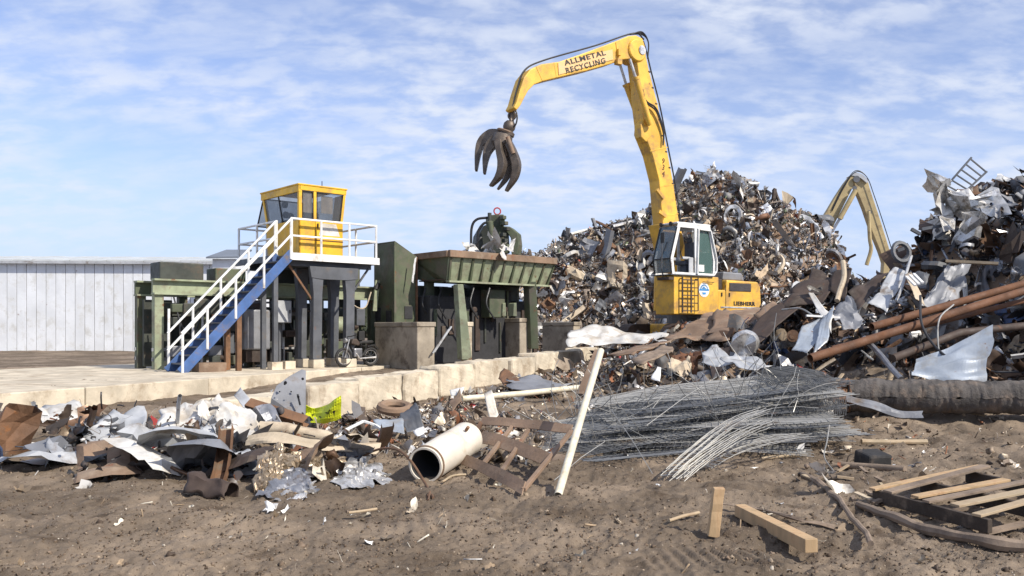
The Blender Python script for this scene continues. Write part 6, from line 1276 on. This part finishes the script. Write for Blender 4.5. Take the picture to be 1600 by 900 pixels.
# ------------------------------------------------------------------ middle ground plates and sheets
def tarp(u, v):
    x = 888 + 155 * u; y = 516 + 22 * v - 9 * math.exp(-((u - .32) / .2) ** 2) * (1 - v) + 6 * u * (1 - v); return P(x, y, 27.2 - 1.2 * v + .5 * math.sin(u * 4)) + noise.noise_vector(Vector((u * 7, v * 3, 4))) * .13
MB().grid(tarp, 36, 12).build('white_tarp', 'white_sheet', None, smooth='all', solid=.01, label='white plastic sheet draped over the end of the wall', cat='tarp')
sheet([(946, 554, 21.5), (1000, 540, 23), (1052, 530, 23.5), (985, 553, 21)], 'rust_brown', 'flat brown board lying below the white plastic sheet', amp=.05, n=10, seed=30, solid=.03)
sheet([(985, 560, 20.5), (1040, 538, 22), (1060, 545, 21), (1010, 566, 20)], 'wood_grey', 'weathered board end poking from the mound left of the orange crumple', amp=.04, n=8, seed=31, solid=.03)
sheet([(1028, 535, 24.0), (1098, 494, 26.5), (1140, 484, 27.0), (1120, 528, 23.5)], 'rust_brown', 'broad rusty brown plate leaning below the excavator, leftmost', amp=.12, n=14, fr=.9, seed=32, solid=.012, sharp=False)
sheet([(1100, 530, 23.2), (1126, 484, 26.6), (1196, 486, 26.0), (1168, 522, 22.8)], 'rust_brown', 'broad rusty brown plate leaning below the excavator, middle', amp=.10, n=14, fr=.9, seed=33, solid=.012, sharp=False)
sheet([(1150, 522, 22.0), (1188, 484, 24.5), (1222, 474, 24.5), (1196, 510, 22.0)], 'rust', 'dark rusty plate right of the broad brown plates', amp=.08, n=12, fr=.9, seed=34, solid=.012, sharp=False)
sheet([(1176, 492, 22.8), (1204, 470, 23.6), (1226, 472, 23.2), (1200, 496, 22.4)], 'rust_brown', 'small tan plate lying over the long dark plate', amp=.05, n=8, seed=35)
sheet([(1158, 530, 19.4), (1246, 446, 21.4), (1270, 466, 20.8), (1190, 530, 19.0)], 'rust_dark', 'long dark rusty plate slanting up to the right', amp=.08, n=16, fr=.8, seed=36, solid=.02, sharp=False)
sheet([(1220, 486, 20.4), (1268, 418, 21.8), (1312, 432, 21.2), (1284, 480, 20.0)], 'rust_dark', 'wide dark brown plate at the upper end of the slanting plate', amp=.10, n=14, fr=1, seed=37, solid=.02, sharp=False)
sheet([(1296, 452, 20.6), (1306, 422, 21.2), (1330, 420, 21), (1322, 462, 20.2)], 'rust_dark', 'upright dark rusty plate in the notch between the heaps', amp=.07, n=10, fr=1, seed=38, solid=.02, sharp=False)
ptube('bent_tan_rod', 'beige', None, curve_pts([P(1317, 408, 20), P(1319, 432, 19.8), P(1312, 455, 19.6), P(1308, 470, 19.4)], 5), .06, 8, label='tan bent bar standing up in the notch between heaps', cat='bar')
sheet([(1236, 555, 15.0), (1252, 512, 15.6), (1302, 486, 16.0), (1262, 558, 14.8)], 'blue_white', 'large pale blue glossy sheet leaning above the mesh pile', amp=.07, n=14, fr=.7, seed=39, sharp=False)
sheet([(1272, 552, 14.8), (1284, 500, 15.6), (1303, 480, 15.8), (1290, 542, 14.9)], 'blue_white', 'narrow pale blue sheet right of the large pale blue one', amp=.05, n=12, fr=1.3, seed=40, sharp=False)
sheet([(1266, 462, 16.4), (1272, 460, 16.4), (1303, 492, 15.8), (1297, 518, 15.5)], 'white_sheet', 'white bent strip on top of the pale blue sheet', amp=.03, n=8, seed=41)
pbar('white_bar', 'white_paint', None, P(1260, 493, 15.7), P(1312, 496, 15.9), .035, .035, label='thin white bar crossing the pale blue sheets', cat='bar')
sheet([(1300, 480, 16.5), (1326, 458, 17), (1352, 505, 15.8), (1318, 506, 15.8)], 'panel_grey', 'crumpled grey striped sheet right of the pale blue sheet', amp=.12, n=14, fr=2.2, seed=42)
sheet([(1358, 474, 16.6), (1394, 420, 17.6), (1416, 428, 17.4), (1386, 482, 16.4)], 'light_grey', 'big grey green sheet leaning high on the right slope', amp=.09, n=14, fr=1.2, seed=43, sharp=False)
sheet([(1322, 462, 17.6), (1372, 424, 18.6), (1388, 432, 18.2), (1346, 476, 17.2)], 'rust_dark', 'dark brown sheet behind the big grey green sheet', amp=.09, n=12, fr=1.2, seed=44, sharp=False)
sheet([(1414, 428, 17), (1424, 424, 17), (1446, 478, 16), (1432, 470, 16)], 'beige', 'narrow tan strip hanging beside the grey green sheet', amp=.05, n=10, seed=45)
for i in range(3): pbar('white_lath', 'white_paint', None, P(1416 + 6 * i, 432 - 2 * i, 16.6), P(1430 + 6 * i, 446 - 2 * i, 16.2), .05, .03, label=['left', 'middle', 'right'][i] + ' of three short white laths on the right slope', cat='lath', group='white laths')
sheet([(1440, 470, 16.2), (1470, 420, 17.6), (1520, 400, 18), (1498, 466, 16.4)], 'panel_grey', 'large blue grey rolled sheet high on the near heap', amp=.16, n=14, fr=1.6, seed=46)
sheet([(1420, 425, 18.2), (1450, 418, 18.2), (1448, 446, 17.4), (1416, 448, 17.4)], 'grey_steel', 'dark blue grey drum like sheet beside the narrow tan strip', amp=.14, n=12, fr=1.6, seed=47)
pbar('tan_board', 'wood_pale', None, P(1478, 408, 17.2), P(1560, 412, 16.8), .3, .05, label='tan board sticking out near the top of the near heap', cat='board')
# rusty pipes across the right slope
for i, (p0, p1, r_, lb) in enumerate((((1362, 511, 15.4), (1640, 432, 17.2), .072, 'upper'), ((1266, 560, 14.3), (1640, 442, 16.6), .075, 'lower'), ((1300, 545, 14.9), (1600, 470, 16.6), .05, 'thin middle'))):
    MB().pipe(P(*p0), P(*p1), r_, .012, 18).build('rusty_pipe', 'rust_orange', None, smooth=True, label=lb + ' long rusty pipe slanting across the near right heap', cat='pipe', group='rusty pipes')
ptube('rusty_pipe', 'rust_dark', None, [P(1395, 560, 14.6), P(1500, 520, 15.4), P(1640, 505, 15.8)], .07, 12, label='dark rusty pipe lowest behind the corrugated panel', cat='pipe', group='rusty pipes')
# corrugated panel
c = [P(1424, 589, 14.0), P(1540, 600, 13.8), P(1552, 512, 14.4), P(1430, 563, 14.5)]
nrm = (c[1] - c[0]).cross(c[3] - c[0]).normalized()
MB().grid(lambda u, v: (c[0] * (1 - u) + c[1] * u) * (1 - v) + (c[3] * (1 - u) + c[2] * u) * v + nrm * .03 * math.sin(v * 20) + noise.noise_vector(Vector((u * 3, v * 3, 7))) * .06, 24, 48).build('corrugated_panel', 'blue_white', None, solid=.004, label='pale grey corrugated panel above the dark culvert', cat='metal panel')
cu = thing('culvert_pipe', 'thick dirty dark culvert pipe lying along the dirt bank', 'culvert', P(1430, 648, 13.8))
a = P(1326, 618, 13.8); b = P(1680, 622, 13.2); N_ = 30
def cul(u, v):
    d = (b - a).normalized(); s = d.cross(UPZ).normalized(); p = a.lerp(b, u) ; r_ = .27 * (1 - .05 * u); return p + (s * math.cos(v * 6.2832) + UPZ * math.sin(v * 6.2832)) * r_ + noise.noise_vector(p * 5 + Vector((0, v * 3, 0))) * .025 + noise.noise_vector(p * 17 + Vector((0, v * 9, 0))) * .02
MB().grid(cul, 150, 24).build('culvert_shell', 'culvert', cu, smooth='all')
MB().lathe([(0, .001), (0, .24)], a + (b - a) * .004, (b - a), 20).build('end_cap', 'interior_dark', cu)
MB().torus(a, (b - a), .255, .02, 24, 6).build('end_rim', 'rust', cu, smooth=True)
sheet([(1275, 600, 13.6), (1322, 590, 13.8), (1330, 625, 13.2), (1290, 632, 13.0)], 'rust', 'rusty crumpled lump between the mesh and the culvert', amp=.14, n=12, fr=3, seed=50)
pbar('white_splinter', 'wood_pale', None, P(1283, 628, 12.9), P(1317, 584, 13.3), .05, .02, label='pale splintered lath leaning at the culvert end', cat='lath')
sheet([(1283, 622, 12.8), (1302, 622, 12.8), (1300, 640, 12.5), (1284, 640, 12.5)], 'white_sheet', 'white paper scraps at the foot of the pale splintered lath', amp=.08, n=8, seed=51)
strip_sheet([(1322, 622, 12.8), (1360, 632, 12.6), (1405, 645, 12.5), (1442, 648, 12.4)], .16, 'panel_grey', 'grey bent strip lying before the culvert', 9)
# crumpled items in the middle
dr = MB().lathe([(0, .001), (0, .23), (.12, .25), (.3, .22), (.42, .26), (.6, .23), (.6, .001)], P(1163, 541, 16.6), Vector((.25, 1, .15)), 24)
for q in dr.v: q += noise.noise_vector(q * 4) * .07
dr.build('crushed_drum', 'bright_metal', None, label='crushed silver drum facing forward above the mesh pile', cat='drum')
sheet([(1044, 566, 16.6), (1058, 545, 17.2), (1102, 542, 17), (1090, 578, 16.2)], 'rust_orange', 'orange brown crumpled sheet at the back of the mesh pile', amp=.16, n=14, fr=3, seed=52)
sheet([(1040, 575, 16.2), (1052, 556, 16.6), (1082, 562, 16.4), (1076, 582, 15.9)], 'beige', 'tan crumpled scrap below the orange brown sheet', amp=.14, n=12, fr=3, seed=53)
sheet([(1094, 566, 16), (1112, 536, 16.8), (1126, 540, 16.6), (1152, 572, 15.6)], 'light_grey', 'grey folded sheet between the orange crumple and the drum', amp=.10, n=12, fr=2, seed=54)
sheet([(1128, 560, 15.6), (1146, 548, 16), (1200, 566, 15.2), (1180, 572, 15)], 'light_grey', 'low grey crumpled sheet beneath the crushed drum', amp=.09, n=12, fr=2, seed=55)
sheet([(1018, 588, 15.2), (1028, 572, 15.6), (1034, 574, 15.6), (1030, 594, 15)], 'paper_white', 'small white torn scrap behind the mesh pile', amp=.03, n=6, seed=56)
MB().lathe([(0, .001), (0, .12), (.02, .12), (.02, .07), (.03, .07), (.03, .001)], P(1239, 525, 17.0), (-.2, -1, .1), 18).build('pipe_flange', 'rust', None, label='round rusty flange in the dark hollow left of the blue sheet', cat='flange')
for i, (pt, r_, mt, lb) in enumerate((([(1438, 462, 15.6), (1440, 505, 15.0), (1458, 538, 14.6), (1490, 566, 14.2), (1530, 590, 14)], .022, 'hose', 'black hose drooping over the corrugated panel'),
                                      ([(1490, 476, 15.4), (1468, 498, 15), (1466, 540, 14.6), (1474, 580, 14.2)], .014, 'wire_light', 'thin grey cable looping down the corrugated panel'),
                                      ([(1350, 528, 15), (1376, 555, 14.6), (1392, 575, 14.3), (1408, 592, 14)], .05, 'steel', 'flattened silver tube lying down the lower right slope'),
                                      ([(1222, 484, 19), (1250, 482, 18.6), (1272, 494, 18)], .02, 'wire_light', 'bent pale rod arching left of the pale blue sheet'),
                                      ([(1400, 470, 16.6), (1408, 452, 16.8), (1424, 400, 17.6)], .03, 'light_grey', 'long pale strip standing beside the grey green sheet'),
                                      ([(1346, 548, 14.8), (1364, 562, 14.5), (1354, 556, 14.6)], .015, 'wire_light', 'short bent wire below the rusty pipes'))):
    ptube('hose' if mt == 'hose' else 'bent_rod', mt, None, curve_pts([P(*q) for q in pt], 6), r_, 8, label=lb, cat='hose' if mt == 'hose' else 'rod')
# bright tangle and ladder at the top right
for i, (x, y, s_) in enumerate(((1470, 296, .9), (1484, 302, .8), (1476, 318, .8), (1492, 318, .9), (1482, 334, .7), (1504, 300, .9), (1520, 318, .9), (1500, 338, .8))):
    piece('sheet', i + 3, s_ * 1.15, P(x, y, 20.2), (R.uniform(0, 6), R.uniform(0, 6), R.uniform(0, 6)), R.choice(['bright_metal', 'white_sheet', 'bright_metal']), 'scrap_sheet', 'shiny crumpled sheet ' + ['at the far left', 'upper left', 'left of centre', 'in the centre', 'at the bottom', 'at the top', 'at the right', 'lower right'][i] + ' of the bright tangle crowning the near heap', 'scrap sheet', 'bright sheets crowning the near heap')
ld = thing('steel_ladder', 'thin steel ladder frame poking up at the top right heap', 'ladder', P(1490, 300, 20.4))
for dx, dy in ((0, 0), (24, 22)): pbar('ladder_rail', 'grey_steel', ld, P(1476 + dx, 294 + dy * .6, 20.4), P(1518 + dx, 246 + dy, 20.4), .05, .04)
for i in range(6): t = i / 5; pbar('rung', 'grey_steel', ld, P(1480 + 36 * t, 290 - 42 * t, 20.4), P(1504 + 36 * t, 303 - 35 * t, 20.4), .03, .03)
for i, (x0, y0, x1, y1) in enumerate(((1424, 358, 1438, 366), (1440, 358, 1476, 352), (1462, 372, 1480, 360), (1402, 392, 1412, 388))):
    pbar('metal_bar', 'grey_steel', None, P(x0, y0, 20), P(x1, y1, 20), .09, .07, label=['short dark bar jutting left from the near heap', 'level dark beam near the top of the near heap', 'slanting dark bar below the level beam', 'stubby dark bar low on the heap ridge'][i], cat='bar')
MB().torus(P(1408, 394, 20), (.3, -1, .2), .22, .06, 16, 6).build('bent_ring', 'grey_steel', None, smooth=True, label='dark bent ring on the left ridge of the near heap', cat='ring')

# ------------------------------------------------------------------ timber and small things in the foreground
wb = MB(); a = G(1114, 834); K = 6
def wbl(u, v, w_): return a + Vector((.085 * (u - .5) + .045 * v, .09 * (w_ - .5), .36 * v))
vs = []
rr = random.Random(3)
for j in range(K + 1):
    v = j / K
    for (u, w_) in ((0, 0), (1, 0), (1, 1), (0, 1)): vs.append(wbl(u, v, w_) + Vector((rr.uniform(-.004, .004), rr.uniform(-.004, .004), (rr.uniform(-.03, .02) if j == 0 else 0))))
fs = [(4 * j + k, 4 * j + (k + 1) % 4, 4 * j + 4 + (k + 1) % 4, 4 * j + 4 + k) for j in range(K) for k in range(4)] + [(3, 2, 1, 0), tuple(4 * K + k for k in range(4))]
wb.add(vs, fs).build('wood_block', 'wood_new', None, bevel=.004, label='short fresh timber block standing upright on the dirt', cat='timber')
pbar('timber_beam', 'wood_new', None, G(1156, 806) + UPZ * .05, G(1268, 864) + UPZ * .05, .10, .10, bevel=.005, label='fresh square timber beam lying on the dirt', cat='timber')
strip_sheet([(1130, 788, 7.98), (1180, 797, 7.7), (1240, 809, 7.4), (1304, 822, 7.05)], .06, 'wood_grey', 'thin grey wooden lath lying behind the timber beam', 12, 'wood_lath', 'lath', up=Vector((.3, .9, .3)))
def ground_tube(pts, r, mt, name, label, cat, jit=.01, n=8, emb=.6):
    q = []
    for i, p in enumerate(curve_pts([G(*p) for p in pts], 6)): q.append(Vector((p.x, p.y, float(TH(np.array([p.x]), np.array([p.y]), False)[0]) + .02 + (r if isinstance(r, float) else r[0]) * emb)) + noise.noise_vector(p * 3.5) * jit * 1.5)
    rr = r if isinstance(r, float) else [(r[0] + (r[1] - r[0]) * k / (len(q) - 1)) * (1 + .35 * noise.noise(q[k] * 6)) for k in range(len(q))]
    return ptube(name, mt, None, q, rr, n, label=label, cat=cat)
ground_tube([(1256, 750), (1288, 768), (1312, 790), (1334, 818), (1362, 858)], [.035, .022], 'wood_grey', 'curved_branch', 'curved grey branch bowing across the dirt beside the pallet', 'branch', .02)
ground_tube([(1342, 794), (1385, 812), (1440, 832), (1520, 852), (1600, 862)], [.035, .05], 'wood_grey', 'long_log', 'long brown log lying below the pallet', 'log', .02)
ground_tube([(1312, 733), (1360, 738), (1414, 745)], .04, 'wood_grey', 'brown_pipe', 'straight brown pipe lying above the pallet', 'pipe', 0, 12)
ground_tube([(1346, 699), (1400, 698), (1448, 697)], .035, 'wood_pale', 'pale_stick', 'pale straight stick lying on the dirt bank', 'stick', .004)
ground_tube([(1266, 667), (1310, 660), (1352, 652)], .025, 'beige', 'pale_stick', 'pale thin stick slanting at the right end of the mesh', 'stick', .006)
ground_tube([(1205, 655), (1240, 660), (1268, 666)], .03, 'rust', 'rusty_rod', 'rusty rod lying at the right end of the mesh', 'rod', .006)
ground_tube([(1282, 672), (1320, 669), (1350, 668)], .028, 'rust_dark', 'rusty_rod', 'dark rod lying in front of the pale thin stick', 'rod', .004)
ground_tube([(1190, 722), (1225, 718), (1260, 716)], .02, 'wood_pale', 'pale_stick', 'short pale stick at the foot of the mesh pile', 'stick', .004)
ground_tube([(1440, 668), (1480, 671), (1540, 674)], .02, 'wood_pale', 'pale_stick', 'pale stick on the bank below the culvert', 'stick', .004)
ground_tube([(690, 756), (712, 747), (728, 745)], .012, 'wood_pale', 'twig', 'pale twig on the dirt right of the tank mouth', 'twig', .01)
ground_tube([(545, 806), (570, 803), (588, 800)], .012, 'wood_pale', 'twig', 'pale twig lying in the open dirt on the left', 'twig', .005)
ground_tube([(1045, 818), (1068, 812), (1092, 806)], .014, 'wood_pale', 'twig', 'pale twig left of the upright timber block', 'twig', .005)
ptube('bent_wire', 'wire_light', None, curve_pts([P(1296, 664, 10.4), P(1292, 690, 10.2), P(1288, 714, 10.1), P(1304, 738, 9.7)], 5), .008, 6, label='thin bent wire standing up on the dirt bank', cat='wire')
bx = G(1370, 733); dk = MB().box(bx + Vector((0, .15, .06)), (.32, .3, .24), Matrix.Rotation(.3, 3, 'Z') @ Matrix.Rotation(.15, 3, 'X')); dk.build('black_box', 'rubber', None, bevel=.03, label='black plastic box half sunk in the dirt bank', cat='box')
# pallet
pl = thing('wood_pallet', 'broken wooden pallet with a dark edge at the lower right', 'pallet', (2.95, 7.6, 0))
d1 = Vector((.35, -.94, 0)).normalized(); d2 = Vector((.94, .35, .10)).normalized(); PO = Vector((2.70, 7.98, .07))
for k in (0, .55, 1.1):
    o = pbar('stringer', 'wood_dark', pl, PO + d2 * k, PO + d2 * k + d1 * 1.35, .05, .11, bevel=.006)
for i, (s_, l0, l1, w_) in enumerate(((.04, -.06, 1.22, .09), (.20, -.02, 1.2, .11), (.50, .02, 1.02, .10), (.70, -.04, 1.2, .09), (.93, .05, 1.2, .11), (1.24, -.03, .7, .09))):
    p0 = PO + d1 * s_ + d2 * l0 + UPZ * .068; p1 = PO + d1 * (s_ + rw.uniform(-.07, .07)) + d2 * l1 + UPZ * .068
    pbar('slat', rw.choice(['wood_pale', 'wood_new', 'wood_grey']), pl, p0 + UPZ * rw.uniform(0, .012), p1 + UPZ * rw.uniform(0, .04), w_, .022, bevel=.003)
for s_ in (.05, .65, 1.28): pbar('bottom_slat', 'wood_grey', pl, PO + d1 * s_ - UPZ * .066, PO + d1 * s_ + d2 * 1.15 - UPZ * .066, .09, .02)
# wood scraps heap left of the pallet
for i in range(16):
    px = rw.uniform(1270, 1385); py = rw.uniform(742, 790); q = G(px, py); a_ = rw.uniform(0, 3.14); l_ = rw.uniform(.08, .22); q.z = th(q.x, q.y) + .02
    pbar('wood_scrap', rw.choice(['wood_grey', 'wood_pale', 'beige', 'wood_dark']), None, q, q + Vector((math.cos(a_) * l_, math.sin(a_) * l_, rw.uniform(0, .06))), rw.uniform(.025, .06), rw.uniform(.012, .03), label='small splintered wood scrap in the heap left of the pallet', cat='wood scrap', group='wood scraps left of the pallet')
# crumpled pale litter on open dirt
for i, (px, py, s_, lb) in enumerate(((425, 803, .16, 'crumpled pale rag on the dirt at lower left'), (445, 806, .13, 'second crumpled pale rag beside the first'), (548, 797, .12, 'torn pale paper lying in the open dirt'), (640, 797, .10, 'small reddish scrap in the open dirt'), (730, 776, .16, 'crumpled tan wrapper right of the tank'),
                                      (1030, 765, .08, 'white foam lump in front of the mesh pile'), (1247, 713, .12, 'white wrapper at the right foot of the mesh pile'), (1222, 716, .08, 'small white wrapper beside the short pale stick'), (505, 818, .07, 'tiny pale scrap in the foreground dirt'), (965, 812, .09, 'dry leafy scrap in the dirt beyond the pole'))):
    q = G(px, py); q.z = th(q.x, q.y) + .03
    piece('sheet', i * 3, s_, q, (rw.uniform(-.6, .6), rw.uniform(-.6, .6), rw.uniform(0, 6)), 'beige' if i in (3, 4, 9) else 'paper_white', 'litter_scrap', lb, 'litter', None)
